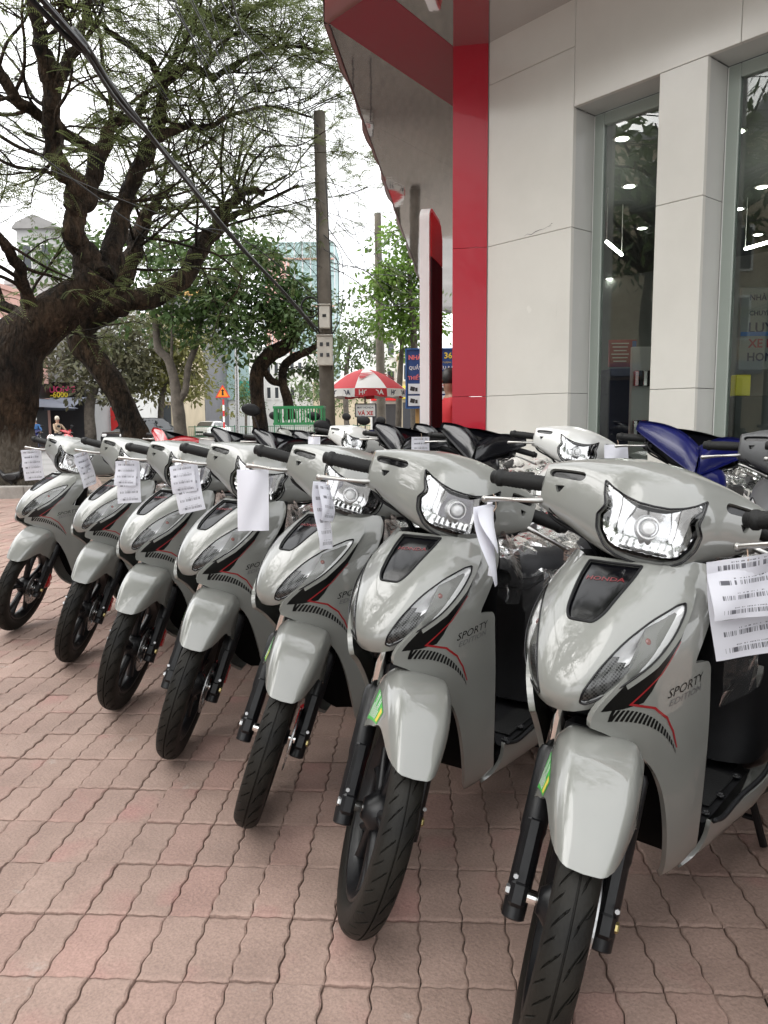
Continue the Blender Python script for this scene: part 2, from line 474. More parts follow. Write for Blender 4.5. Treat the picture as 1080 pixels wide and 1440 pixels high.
STEER_A = Vector((.08, 0, 0)); STEER_D = Vector((-.447, 0, .894)).normalized()
def steer_matrix(deg):
    return Matrix.Translation(STEER_A) @ Matrix.Rotation(R(deg), 4, STEER_D) @ Matrix.Translation(-STEER_A)
STEERED = {'front_wheel', 'fork_leg', 'front_fender', 'handle_cowl', 'headlight', 'handlebar', 'grip', 'brake_lever', 'brake_caliper', 'brake_reservoir', 'instrument_cover', 'energy_label', 'mirror', 'cable', 'beak_cowl', 'visor', 'lower_jaw', 'steering_stem', 'handlebar_wrap'}
def set_steer(root, deg):
    M = steer_matrix(deg)
    for c in root.children:
        if c.name.split('.')[0] in STEERED: c.matrix_local = M

def find_uv(surf, target, u0, v0, comps=(1, 2)):
    """surface parameters whose point has the wanted coordinates (front view)"""
    u, v = u0, v0
    for _ in range(25):
        uv = np.array([[u, v], [u+.01, v], [u, v+.01]]); X = surf.at(uv)[:, list(comps)]
        J = np.stack([(X[1]-X[0])/.01, (X[2]-X[0])/.01], 1); d = np.array(target)-X[0]
        try: s = np.linalg.solve(J, d)
        except np.linalg.LinAlgError: break
        s = np.clip(s, -.7, .7); u += s[0]; v += s[1]
        u = min(max(u, 0), surf.nu-1); v = min(max(v, 0), surf.nv-1)
    return (u, v)

def surf_text(name, s, surf, c_uv, dirpt, height, m, parent, shear=0., bold=0., off=.0008, mirror=False, spread=1.):
    """lettering wrapped on a surface: starts from c_uv, reads towards the uv point dirpt"""
    V, F = text2d(s, 1., shear, bold)
    V[:, 0] *= spread
    c = surf.at([c_uv])[0]; n = surf.nrm([c_uv])[0]; d = surf.at([dirpt])[0]-c
    d = d-n*d.dot(n); d /= np.linalg.norm(d); up = np.cross(n, d)
    e = .02; Du = (surf.at([(c_uv[0]+e, c_uv[1])])[0]-surf.at([(c_uv[0]-e, c_uv[1])])[0])/(2*e)
    Dv = (surf.at([(c_uv[0], c_uv[1]+e)])[0]-surf.at([(c_uv[0], c_uv[1]-e)])[0])/(2*e)
    A = np.stack([Du, Dv], 1); k = height/(V[:, 1].max()-V[:, 1].min())
    W = (V[:, :1]*d+V[:, 1:]*up)*k
    duv = np.linalg.lstsq(A, W.T, rcond=None)[0].T
    uv = duv+np.array(c_uv)
    X = surf.at(uv)+surf.nrm(uv)*off
    me = mesh(name, X, F, False)
    return link(name, me, m, parent)

# ---- front and rear tyre with cut grooves
def tyre_mesh(Rr, rb, hw, name, npitch=26):
    def prof(s): # s in [-1,1] across the tread -> (y, r)
        a = s*R(78)
        y = hw*math.sin(a)/math.sin(R(78)); rr = Rr-(hw*1.02)*(1-math.cos(a))*.78
        return y, rr
    L = 1.; H = .55
    pitch = 2*math.pi*Rr/npitch; sc_ = 2*hw*1.15/2  # metres per unit s
    ax = pitch/sc_                                    # pitch in s units
    def stroke(pts, w):
        P = spline([(x, y, 0) for x, y in pts], 4); a = []; b = []
        for i, p in enumerate(P):
            t = (P[min(i+1, len(P)-1)]-P[max(i-1, 0)]).normalized(); n = Vector((-t.y, t.x, 0)); ww = w*(.35 if i in (0, len(P)-1) else 1)
            a.append((p+n*ww)[:2]); b.append((p-n*ww)[:2])
        return [tuple(q) for q in a]+[tuple(q) for q in reversed(b)]
    g1 = [(ax*.10, .16), (ax*.45, .30), (ax*.88, .62)]
    g2 = [(ax*.62, -.14), (ax*.42, -.34), (ax*.10, -.66)]
    g3 = [(ax*.55, .50), (ax*.72, .66), (ax*.92, .86)]
    g4 = [(ax*.92, -.44), (ax*.80, -.60), (ax*.62, -.86)]
    grooves = [g1, g2, g3, g4]
    V = []; E = []; dep = []
    def addp(poly, d, closed=True):
        o = len(V); V.extend(poly); dep.extend([d]*len(poly))
        E.extend([(o+i, o+(i+1) % len(poly)) for i in range(len(poly) if closed else len(poly)-1)])
    for g in grooves:
        addp(stroke(g, .046), 0); addp(stroke(g, .028), 1)
    for s_, d in ((-.042, 0), (-.026, 1), (.026, 1), (.042, 0)):
        addp([(ax*k/6, s_) for k in range(7)], d, False)
    ss = [-1, -.85, -.7, -.55, -.4, -.25, -.12, .12, .25, .4, .55, .7, .85, 1]
    for x in np.linspace(0, ax, 7):
        for s_ in ss:
            V.append((x, s_)); dep.append(0)
    r = geometry.delaunay_2d_cdt([Vector(p) for p in V], E, [], 0, 1e-5)
    outv = r[0]; orig = r[3]
    D = [max([dep[k] for k in o] or [0]) for o in orig]
    verts = []; faces = []
    for k in range(npitch):
        o = len(verts)
        for p, d in zip(outv, D):
            y, rr = prof(max(-1, min(1, p[1]))); rr -= d*.0045
            th = (k+p[0]/ax)*2*math.pi/npitch
            verts.append((rr*math.cos(th), y, rr*math.sin(th)))
        faces += [tuple(o+i for i in f) for f in r[2]]
    # sidewalls
    y1, r1 = prof(1.)
    n = npitch*4
    for sg in (-1, 1):
        pr = [(y1, r1), (y1*1.04, r1-.010), (y1*1.03, r1-.013), (y1*1.05, (r1+rb)/2), (y1*.98, rb+.016), (y1*.95, rb+.013), (y1*.80, rb+.001), (y1*.62, rb-.004)]
        o = len(verts)
        for k in range(n):
            a = 2*math.pi*k/n
            for y, rr in pr: verts.append((rr*math.cos(a), sg*y, rr*math.sin(a)))
        m = len(pr)
        for k in range(n):
            k2 = (k+1) % n
            for i in range(m-1):
                q = (o+k*m+i, o+k2*m+i, o+k2*m+i+1, o+k*m+i+1)
                faces.append(q if sg > 0 else tuple(reversed(q)))
    me = mesh(name, verts, faces, True)
    bm = bmesh.new(); bm.from_mesh(me); bmesh.ops.remove_doubles(bm, verts=bm.verts, dist=.00012); bmesh.ops.recalc_face_normals(bm, faces=bm.faces); bm.to_mesh(me); bm.free()
    me.polygons.foreach_set('use_smooth', [True]*len(me.polygons)); me.set_sharp_from_angle(angle=R(32))
    return me

Y2Z = Matrix.Rotation(R(-90), 4, 'X')   # z axis -> y axis
def rim_mesh(rb, hw, name):
    b = MB()
    w = hw*.72
    pr = [(rb+.004, w), (rb-.004, w+.003), (rb-.010, w), (rb-.014, w*.7), (rb-.026, w*.45), (rb-.028, 0), (rb-.026, -w*.45), (rb-.014, -w*.7), (rb-.010, -w), (rb-.004, -w-.003), (rb+.004, -w), (rb-.004, -w*.6), (rb-.004, w*.6)]
    b.lathe(pr, 72, Y2Z, closed=True)
    b.lathe([(0, .045), (.020, .045), (.024, .040), (.030, .036), (.046, .022), (.050, .0), (.046, -.022), (.030, -.036), (.024, -.045), (0, -.045)], 28, Y2Z)
    for k in range(5):
        a0 = 2*math.pi*k/5+.3
        for s in (-1, 1):
            pts = []
            for t in np.linspace(0, 1, 7):
                rr = .035+(rb-.060+.04)*t*.98
                an = a0+s*(.10+.16*t**1.6)+.10*math.sin(t*2.2)
                pts.append((rr*math.cos(an), 0, rr*math.sin(an)))
            v, f = tube(pts, [.0135, .0125, .0115, .011, .011, .012, .015], 8, True)
            v = [(p[0], p[1]*1.25, p[2]) for p in v]
            b.add(v, f)
    return b.mesh(name, True)

def make_scooter(kind='step'):
    root = empty('motor_scooter')
    P = 'paint_grey'
    # ---------------- front cover (nose) with the indicator openings
    c = 4.
    def both(pts): # left polygon -> left and right in columns 0..8
        return [(c+u, v) for u, v in pts], [(c-u, v) for u, v in reversed(pts)]
    sig = rpoly([(3.40, 1.12), (3.46, 1.35), (3.34, 1.95), (3.02, 2.70), (2.45, 3.42), (1.85, 4.02), (1.42, 4.30), (1.18, 4.22), (1.18, 3.75), (1.42, 2.95), (1.85, 2.25), (2.45, 1.65), (3.12, 1.20)], [.05, .1, .3, .3, .3, .2, .06, .06, .2, .3, .3, .2, .1], 3)
    sigL, sigR = both(sig)
    vent = rpoly([(c-1.32, .14), (c+1.32, .14), (c+1.22, .55), (c+.78, 1.62), (c+.52, 1.86), (c-.52, 1.86), (c-.78, 1.62), (c-1.22, .55)], [.05, .05, .3, .2, .15, .15, .2, .3], 4)
    half = [(0, .0), (2.4, .0), (3.5, .30), (3.74, .75), (3.70, 1.3), (3.56, 2.0), (3.22, 2.82), (2.66, 3.60), (2.10, 4.20), (1.60, 4.62), (.9, 4.86), (0, 4.95)]
    outl = [(c+u, v) for u, v in half]+[(c-u, v) for u, v in reversed(half[1:-1])]
    P2, Fm, Fh, polys = cdt(outl, [sigL, sigR, vent], .14)
    nose = link('front_cover', uvmesh('front_cover', NOSE, P2, Fm, thick=.012), P, root)
    # vent panel with lettering, slightly sunk
    vp = link('vent_panel', uvmesh('vent_panel', NOSE, P2, Fh[2], off=-.005), 'gloss_black', root)
    surf_text('lettering', 'HONDA', NOSE, (c, .62), (c+1, .62), .013, 'red_dim', vp, bold=.02, off=-.0042, spread=1.25)
    # indicators
    for i, (h, poly, sg) in enumerate(((Fh[0], sigL, 1), (Fh[1], sigR, -1))):
        def depth(P2_, X):
            t = np.clip(P2_[:, 1], 0, 5); cc = np.abs(P2_[:, 0]-c)
            # deeper towards the middle of the opening
            pl = np.array(resample(poly, .1)); dd = np.sqrt(((P2_[:, None]-pl[None])**2).sum(2)).min(1)
            return -.004-.030*np.minimum(dd/.45, 1)
        body = link('indicator', uvmesh('indicator', NOSE, P2, h, off=depth, custom=False), 'reflector_dull', root)
        link('lens', uvmesh('lens', NOSE, P2, h, off=-.0015), 'lens', body)
        # lower mesh section
        lowp = [p for p in poly]
        C2 = P2[h].mean(1); low = h[(C2[:, 1]-.42*np.abs(C2[:, 0]-c)) > 1.85]
        link('grille', uvmesh('grille', NOSE, P2, low, off=-.006), 'indicator_mesh', body)
        # inner dark strip along the upper inside edge
        th = 1.9+(np.abs(C2[:, 0]-c)-2.35)*-1.55
        # bulb
        bu = NOSE.at([(c+sg*2.62, 2.15)])[0]-NOSE.nrm([(c+sg*2.62, 2.15)])[0]*.016
        b = MB(); b.lathe([(0, .009), (.005, .008), (.008, .004), (.009, 0), (.009, -.012)], 14, Matrix.Translation(bu) @ Vector(NOSE.nrm([(c+sg*2.62, 2.15)])[0]).to_track_quat('Z', 'Y').to_matrix().to_4x4())
        b.ob('bulb', 'amber_bulb', body, smooth=True)
        # dark gasket
        pl = resample(poly, .1); X = NOSE.at(pl)+NOSE.nrm(pl)*.0004
        b = MB(); pts = [Vector(x) for x in X]; b.tube(pts+[pts[0]], .0022, 5, False); b.ob('gasket', 'gloss_black', body, smooth=True)
    pl = resample(vent, .1); X = NOSE.at(pl)+NOSE.nrm(pl)*.0
    b = MB(); pts = [Vector(x) for x in X]; b.tube(pts+[pts[0]], .0030, 5, False); b.ob('gasket', 'black_plastic', vp, smooth=True)
    # ---------------- side shields
    so = [(0, 0), (3.2, 0), (3.9, .35), (3.95, 1.0), (3.45, 1.9), (3.12, 2.70), (3.1, 2.86), (3.85, 2.88), (4, 3.02), (4, 7.45), (3.3, 8), (.75, 8), (1.1, 7.5), (1.55, 6.8), (1.75, 6.0), (1.72, 5.3), (1.45, 4.75), (.95, 4.36), (.45, 4.15), (0, 4.02), (0, 3.5)]
    so = rpoly(so, [0, .1, .2, .3, .3, .15, .06, .12, .12, .3, .3, .05, .2, .3, .3, .3, .3, .2, .2, 0, 0], 4)
    P2s, Fs, _, _ = cdt(so, [], .16)
    for S_, sg in ((SIDE, 1), (SIDE_R, -1)):
        sh = link('side_shield', uvmesh('side_shield', S_, P2s, Fs, thick=.012), P, root)
        # black, red and striped decals below the indicator
        def decal(name, poly, m, off):
            p2, f, _, _ = cdt(poly, [], .12)
            link(name, uvmesh(name, S_, p2, f, off=off), m, sh)
        decal('black_stripe', [(1.75, 1.1), (2.05, 1.5), (1.98, 2.2), (1.65, 2.9), (1.62, 3.3), (1.50, 3.52), (.9, 3.62), (.2, 3.66), (.3, 3.1), (1.0, 2.4), (1.4, 1.7)], 'black_decal', .0006)
        decal('red_stripe', [(1.98, 2.2), (2.02, 2.21), (1.70, 2.95), (1.14, 3.51), (1.95, 3.63), (2.39, 3.86), (2.58, 4.16), (2.62, 4.55), (2.58, 4.55), (2.53, 4.18), (2.36, 3.90), (1.92, 3.67), (1.02, 3.54), (1.65, 2.93)], 'red_decal', .0010)
        for k in range(20):
            t0 = k/20; t1 = t0+.030
            def arc(t, w): # curve of the striped band
                u = .55+2.0*math.sin(t*1.5)**.9; v = 3.635+1.0*t**2.2
                return (u, v+w)
            w = .25*(1-.3*t0); sk = .09
            a0, a1 = arc(t0, 0), arc(t1, 0); b0, b1 = arc(max(0, t0-sk*.5), w), arc(max(.02, t1-sk*.5), w)
            decal('stripe', [a0, a1, b1, b0], 'black_decal', .0008)
        if sg > 0:
            surf_text('lettering', 'SPORTY', S_, (2.92, 3.30), (3.9, 3.12), .0175, 'black_decal', sh, shear=.35, bold=.0, spread=1.25)
            surf_text('lettering', 'EDITION', S_, (2.95, 3.50), (3.9, 3.33), .0125, 'grey_decal', sh, shear=.35, spread=1.45)
        else:
            surf_text('lettering', 'SPORTY', S_, (2.92, 3.30), (1.9, 3.45), .0175, 'black_decal', sh, shear=.35, spread=1.25)
            surf_text('lettering', 'EDITION', S_, (2.95, 3.50), (1.9, 3.66), .0125, 'grey_decal', sh, shear=.35, spread=1.45)
    # ---------------- inner fender (black hollow behind the front wheel)
    inn = [[(-.10,0,.60),(-.10,.05,.598),(-.11,.09,.595),(-.13,.125,.59)],
           [(-.22,0,.60),(-.22,.06,.595),(-.22,.12,.58),(-.205,.165,.56)],
           [(-.335,0,.54),(-.335,.07,.53),(-.32,.13,.50),(-.27,.185,.47)],
           [(-.385,0,.42),(-.385,.07,.42),(-.37,.135,.40),(-.32,.190,.37)],
           [(-.42,0,.30),(-.42,.07,.30),(-.41,.12,.29),(-.36,.172,.28)],
           [(-.47,0,.21),(-.47,.06,.21),(-.46,.10,.21),(-.42,.135,.215)]]
    S_ = Surf(mirror_rows(remap(inn, .012, .75)))
    link('inner_fender', grid_mesh('inner_fender', S_, 21, 21), 'cavity_black', root)
    # ---------------- rider side of the leg shield
    leg = [[(-.43,0,.875),(-.43,.08,.875),(-.435,.15,.872),(-.442,.200,.866)],
           [(-.47,0,.83),(-.465,.08,.83),(-.44,.16,.82),(-.415,.228,.81)],
           [(-.455,0,.72),(-.45,.09,.72),(-.425,.17,.715),(-.392,.234,.71)],
           [(-.455,0,.58),(-.45,.09,.58),(-.42,.17,.575),(-.385,.238,.57)],
           [(-.465,0,.44),(-.46,.09,.44),(-.44,.17,.44),(-.412,.226,.44)],
           [(-.49,0,.345),(-.488,.09,.345),(-.475,.16,.345),(-.45,.205,.345)],
           [(-.56,0,.305),(-.56,.08,.305),(-.555,.14,.304),(-.55,.19,.302)],
           [(-.70,0,.300),(-.70,.08,.300),(-.70,.14,.300),(-.70,.188,.298)],
           [(-.83,0,.300),(-.83,.08,.300),(-.83,.14,.300),(-.83,.188,.298)]]
    S_ = Surf(mirror_rows(remap(leg, .050, .75)))
    fl = link('leg_shield', grid_mesh('leg_shield', S_, 25, 37), 'black_plastic', root)
    for y in (-.125, .125):
        for x in (-.52, -.63, -.76):
            b = MB(); b.lathe([(.012, 0), (.011, .004), (.006, .004), (.005, .001), (0, .001)], 12, Matrix.Translation((x, y, .2865))); b.ob('floor_screw', 'black_metal', fl, smooth=True)
    for y in (-.085, .085):
        b = MB(); b.box((-.66, y, .2845), (.20, .07, .006), bev=.002); b.ob('floor_mat', 'rubber', fl)
    # ---------------- floor side skirts (body colour)
    sk = [[(-.40,.118,.200),(-.425,.140,.222),(-.442,.160,.262),(-.428,.176,.318)],
          [(-.50,.115,.195),(-.50,.142,.215),(-.505,.166,.258),(-.505,.174,.292)],
          [(-.62,.118,.195),(-.62,.150,.215),(-.62,.174,.262),(-.62,.180,.300)],
          [(-.76,.130,.210),(-.76,.168,.232),(-.76,.198,.280),(-.76,.204,.322)],
          [(-.90,.128,.25),(-.90,.170,.28),(-.90,.198,.34),(-.90,.205,.40)]]
    for sg in (1, -1):
        S_ = Surf([[(x, y*sg*float(np.interp(-x, [.4, .6], [.92, 1.])), z) for x, y, z in r] for r in sk], flip=sg > 0)
        link('floor_skirt', grid_mesh('floor_skirt', S_, 9, 19, thick=.010), P, root)
        pts = spline([(-.436, sg*.168, .318), (-.51, sg*.168, .298), (-.62, sg*.174, .306), (-.76, sg*.196, .328), (-.90, sg*.198, .405)], 5)
        b = MB(); b.tube(pts, .006, 6); b.ob('trim_strip', 'black_plastic', root, smooth=True)
    b = MB(); b.box((-.66, 0, .245), (.44, .25, .07), bev=.02); b.ob('belly_pan', 'black_plastic', root)
    # ---------------- seat post cover, rear body, seat
    rb_ = []
    for x, hw, z0, z1 in ((-.80, .085, .31, .66), (-.86, .125, .33, .70), (-.95, .165, .36, .715), (-1.10, .185, .43, .725), (-1.28, .175, .52, .735), (-1.45, .14, .60, .765), (-1.60, .085, .67, .795), (-1.68, .03, .71, .80)):
        h = z1-z0
        rb_.append([(x, hw*.35, z0), (x, hw*.85, z0+h*.12), (x, hw, z0+h*.4), (x, hw*.97, z0+h*.7), (x, hw*.84, z0+h*.95), (x, hw*.6, z1)])
    for sg in (1, -1):
        S_ = Surf([[(x, y*sg, z) for x, y, z in r] for r in rb_[2:]], flip=sg > 0)
        rc = link('rear_cover', grid_mesh('rear_cover', S_, 13, 25, thick=.010), P, root)
        surf_text('lettering', 'VISION', S_, (3.3, 2.6), (3.3, 2.6-sg), .020, 'red_decal', rc, shear=.3, spread=1.3)
    fr = [[(-.775,0,.305),(-.78,.07,.305),(-.80,.12,.305),(-.86,.150,.305),(-.95,.165,.34)],
          [(-.795,0,.42),(-.80,.07,.42),(-.82,.12,.42),(-.88,.155,.42),(-.96,.172,.42)],
          [(-.785,0,.55),(-.79,.08,.55),(-.81,.13,.55),(-.87,.165,.55),(-.96,.178,.55)],
          [(-.77,0,.66),(-.775,.08,.66),(-.80,.13,.665),(-.87,.162,.675),(-.96,.172,.685)],
          [(-.79,0,.715),(-.80,.07,.715),(-.825,.11,.715),(-.88,.135,.72),(-.96,.145,.72)]]
    S_ = Surf(mirror_rows(fr))
    link('seat_post_cover', grid_mesh('seat_post_cover', S_, 25, 17), 'black_plastic', root)
    secs = []
    for x, hw, zb, zt in ((-.735, .04, .695, .735), (-.755, .085, .675, .768), (-.82, .125, .680, .790), (-.95, .150, .700, .792), (-1.10, .155, .715, .785), (-1.22, .150, .725, .800), (-1.36, .130, .742, .835), (-1.50, .095, .762, .840), (-1.57, .05, .785, .825)):
        h = zt-zb
        secs.append([(x, 0, zb), (x, hw*.7, zb), (x, hw*.97, zb+h*.22), (x, hw*.98, zb+h*.55), (x, hw*.82, zb+h*.88), (x, hw*.4, zt), (x, 0, zt+.002)])
    full = [r+[(x, -y, z) for x, y, z in reversed(r[1:-1])]+[r[0]] for r in secs]
    S_ = Surf(full, flip=True)
    st = link('seat', grid_mesh('seat', S_, 33, 33), 'seat_leather', root)
    b = MB(); pts = [tuple(S_.at([(2.6, v)])[0]) for v in np.linspace(.6, 7.5, 24)]; b.tube(pts, .003, 5)
    pts = [tuple(S_.at([(12-2.6, v)])[0]) for v in np.linspace(.6, 7.5, 24)]; b.tube(pts, .003, 5); b.ob('seam', 'black_plastic', st, smooth=True)
    # tail light, grab rail, rear mudguard
    b = MB(); b.lathe([(0, .022), (.06, .018), (.085, 0), (.06, -.02), (0, -.022)], 20, Matrix.Translation((-1.665, 0, .735)) @ Matrix.Diagonal((.45, 1, 1.4, 1))); b.ob('tail_light', 'tail_red', root, smooth=True)
    b = MB(); b.tube(spline([(-1.30, .165, .745), (-1.50, .150, .800), (-1.66, .09, .835), (-1.70, 0, .84), (-1.66, -.09, .835), (-1.50, -.150, .800), (-1.30, -.165, .745)], 6), .013, 8); b.ob('grab_rail', 'black_metal', root, smooth=True)
    mg = [[(-1.50,.0,.60),(-1.50,.06,.595),(-1.50,.085,.56)],[(-1.62,.0,.60),(-1.62,.06,.595),(-1.62,.085,.57)],[(-1.72,0,.54),(-1.715,.06,.535),(-1.70,.08,.52)],[(-1.80,0,.42),(-1.795,.06,.42),(-1.785,.075,.41)]]
    link('rear_mudguard', grid_mesh('rear_mudguard', Surf(mirror_rows(mg)), 11, 13), 'black_plastic', root)
    # ---------------- engine, stand, exhaust
    b = MB()
    v, f = tube(spline([(-.92, .095, .30), (-1.02, .105, .295), (-1.15, .108, .275), (-1.255, .105, .262)], 4), [.055, .065, .075, .08, .082, .082, .080, .08, .085, .09, .095, .09, .07], 14); b.add([(p[0], .105+(p[1]-.105)*.5, p[2]) for p in v], f)
    b.ob('engine_cover', 'black_metal', root, smooth=True)
    b = MB(); b.box((-.98, 0, .33), (.22, .16, .16), bev=.03); b.cyl((-.90, 0, .31), (-.84, 0, .27), .05, .045); b.ob('engine_block', 'steel', root)
    b = MB(); b.tube(spline([(-1.02, -.13, .27), (-1.18, -.145, .275), (-1.45, -.150, .36), (-1.50, -.150, .375)], 5), [.03]*5+[.045]*5+[.05]*5+[.03], 14); b.ob('muffler', 'black_metal', root, smooth=True)
    b = MB(); b.tube(spline([(-.78, .125, .22), (-.90, .150, .20), (-1.02, .165, .19)], 4), .010, 8); b.box((-1.03, .168, .188), (.05, .035, .012)); b.ob('side_stand', 'black_metal', root)
    b = MB(); b.tube([(-.93, .11, .20), (-.97, .15, .012)], .011, 8); b.tube([(-.93, -.11, .20), (-.97, -.15, .012)], .011, 8); b.cyl((-.955, -.135, .09), (-.955, .135, .09), .008); b.cyl((-.93, -.12, .20), (-.93, .12, .20), .012); b.ob('centre_stand', 'black_metal', root)
    b = MB(); b.tube([(-.90, .15, .25), (-.89, .215, .25)], .012, 8); b.box((-.885, .235, .25), (.035, .06, .022), bev=.004); b.ob('foot_peg', 'alloy', root)
    for sg in (1, -1):
        b = MB(); b.cyl((-1.25, sg*.125, .30), (-1.36, sg*.125, .60), .022)
        for k in range(9):
            t = k/9; b.lathe([(.022, -.006), (.030, 0), (.022, .006)], 12, Matrix.Translation((-1.25-.11*t, sg*.125, .30+.3*t)) @ Vector((-.34, 0, .94)).to_track_quat('Z', 'Y').to_matrix().to_4x4())
        b.ob('shock_absorber', 'black_metal', root, smooth=True)
    rw = link('rear_wheel', rim_mesh(.178, .045, 'rear_wheel'), 'black_metal', root, loc=(-1.255, 0, .259))
    link('tyre', tyre_mesh(.259, .180, .045, 'rear_tyre', 24), 'tyre_rubber', rw)
    # ================= everything that turns with the handlebar
    fw = link('front_wheel', rim_mesh(.203, .036, 'front_rim'), 'black_metal', root)
    AX = Matrix.Translation((0, 0, .275))
    for v in fw.data.vertices: v.co = AX @ v.co
    ty = tyre_mesh(.275, .205, .036, 'front_tyre', 26)
    for v in ty.vertices: v.co = AX @ v.co
    link('tyre', ty, 'tyre_rubber', fw)
    b = MB()   # brake disc on the left
    n = 60
    pr = [(.058, -.0018), (.095, -.0018), (.095, .0018), (.058, .0018)]
    b.lathe(pr, n, Matrix.Translation((0, .056, .275)) @ Y2Z, closed=True)
    for k in range(5):
        a = 2*math.pi*k/5; b.box((.048*math.cos(a), .056, .275+.048*math.sin(a)), (.03, .004, .016), Matrix.Rotation(-a, 4, 'Y'))
    b.lathe([(.02, .0), (.044, .0), (.044, .006), (.02, .006)], 24, Matrix.Translation((0, .052, .275)) @ Y2Z, closed=True)
    b.ob('brake_disc', 'steel', fw)
    b = MB()
    for k in range(10):
        for j, rr in enumerate((.066, .076, .086)):
            a = 2*math.pi*(k+j*.33)/10
            b.lathe([(0, .0026), (.0042, .0026), (.0042, -.0026), (0, -.0026)], 7, Matrix.Translation((rr*math.cos(a), .056, .275+rr*math.sin(a))) @ Y2Z)
    b.ob('disc_hole', 'gloss_black', fw)
    b = MB(); b.cyl((0, -.097, .275), (0, .097, .275), .0085); b.cyl((0, -.082, .275), (0, -.048, .275), .014); b.cyl((0, .062, .275), (0, .082, .275), .014); b.ob('axle', 'chrome', fw, smooth=False)
    b = MB(); b.tube([(.145, -.012, .40), (.128, -.016, .385)], .0035, 8); b.ob('valve', 'steel', fw)
    U = Vector((-.447, 0, .894))
    for sg in (1, -1):
        y = sg*.083
        base = Vector((-.012, y, .275))
        b = MB()
        b.tube([base-U*.055, base-U*.052, base-U*.01, base+U*.10, base+U*.112, base+U*.265, base+U*.277], [.018, .0225, .0235, .0235, .026, .0265, .021], 18)
        b.box(base+Vector((.012, 0, .0)), (.045, .034, .05), Matrix.Rotation(R(-26.5), 4, 'Y'), bev=.008)
        b.box(base+U*.07+Vector((.016, 0, .008)), (.022, .030, .14), Matrix.Rotation(R(-26.5), 4, 'Y'), bev=.007)
        lg = b.ob('fork_leg', 'black_metal', root, sharp=35)
        b = MB(); b.tube([base+U*.25, base+U*.62], .0145, 14); b.ob('stanchion', 'chrome', lg, smooth=True)
        b = MB(); b.lathe([(0, .016), (.0095, .016), (.0110, .013), (.0110, .004), (.016, .003), (.016, 0)], 6, Matrix.Translation((0, sg*.092, .275)) @ Matrix.Rotation(R(-90*sg), 4, 'X')); b.ob('axle_nut', 'zinc_yellow' if sg > 0 else 'steel', lg)
        b = MB(); b.lathe([(0, .006), (.005, .006), (.0055, 0)], 6, Matrix.Translation(base+Vector((.028, sg*.012, .045))) @ Matrix.Rotation(R(70), 4, 'Y')); b.ob('pinch_bolt', 'steel', lg)
    b = MB(); b.box((-.085, .075, .30), (.055, .05, .085), Matrix.Rotation(R(-10), 4, 'Y'), bev=.010); b.cyl((-.085, .10, .32), (-.085, .106, .32), .018); b.cyl((-.078, .10, .285), (-.078, .106, .285), .018)
    b.ob('brake_caliper', 'caliper_red', root)
    # front fender
    FR = .302
    def fsec(deg, hw, drop, Rr, side):
        a = R(deg); ca, sa = math.cos(a), math.sin(a)
        out = []
        for y, d in ((0, 0), (hw*.52, .0012), (hw*.74, .007), (hw*.89, .024), (hw*.97, .052), (hw*1.0+side, drop)):
            rr = Rr-d; out.append((rr*ca, y, .275+rr*sa))
        return out
    fen = [fsec(46, .050, .066, .302, 0), fsec(54, .059, .070, .309, .001), fsec(64, .069, .078, .320, .002), fsec(75, .077, .092, .333, .004), fsec(88, .083, .130, .344, .008), fsec(103, .087, .160, .346, .010), fsec(120, .088, .13, .306, .004), fsec(140, .082, .09, .300, 0)]
    F_ = Surf(mirror_rows(fen), flip=False)
    hf = [(0, .12), (1.0, .18), (1.9, .36), (2.7, .68), (3.35, 1.15), (3.9, 1.75), (4.4, 2.5), (4.72, 3.1), (5, 3.55), (5, 4.9), (4.6, 5.3), (4.2, 6.2), (4.0, 7), (0, 7)]
    fo = [(5+u, v) for u, v in hf]+[(5-u, v) for u, v in reversed(hf[1:-1])]
    P2f, Ff, _, _ = cdt(fo, [], .16)
    fd = link('front_fender', uvmesh('front_fender', F_, P2f, Ff, thick=.005), P, root)
    # raised bridge over the fender towards the rear
    b = MB(); b.box((-.135, 0, .575), (.10, .14, .05), Matrix.Rotation(R(-26), 4, 'Y'), bev=.015); b.ob('fender_bracket', 'black_plastic', fd)
    # green energy label on the right flank
    lp = [(5-4.85, 3.35), (5-4.15, 3.35), (5-4.15, 4.75), (5-4.85, 4.75)]
    p2, f, _, _ = cdt(lp, [], .14)
    el = link('energy_label', uvmesh('energy_label', F_, p2, f, off=.0008), 'green_sticker', root)
    for (a, bb, cc, dd, m) in ((4.78, 4.22, 3.42, 3.66, 'yellow_print'),):
        p2, f, _, _ = cdt([(5-a, cc), (5-bb, cc), (5-bb, dd), (5-a, dd)], [], .14); link('print', uvmesh('print', F_, p2, f, off=.0014), m, el)
    for k in range(7):
        v0 = 3.8+k*.125; w = .62 if k % 3 else .3
        p2, f, _, _ = cdt([(5-4.78, v0), (5-4.78+w, v0), (5-4.78+w, v0+.05), (5-4.78, v0+.05)], [], .14); link('print', uvmesh('print', F_, p2, f, off=.0014), 'white_print', el)
    # steering stem
    b = MB(); b.tube([STEER_A+STEER_D*.62, STEER_A+STEER_D*1.10], .026, 14); b.box(STEER_A+STEER_D*.655, (.06, .22, .04), Matrix.Rotation(R(-26.5), 4, 'Y'), bev=.01); b.ob('steering_stem', 'black_metal', root)
    # handlebar, grips, levers
    b = MB(); b.tube(spline([(-.505, -.345, .985), (-.475, -.23, .995), (-.43, -.10, .995), (-.43, .10, .995), (-.475, .23, .995), (-.505, .345, .985)], 5), .011, 10); b.ob('handlebar', 'black_metal', root, smooth=True)
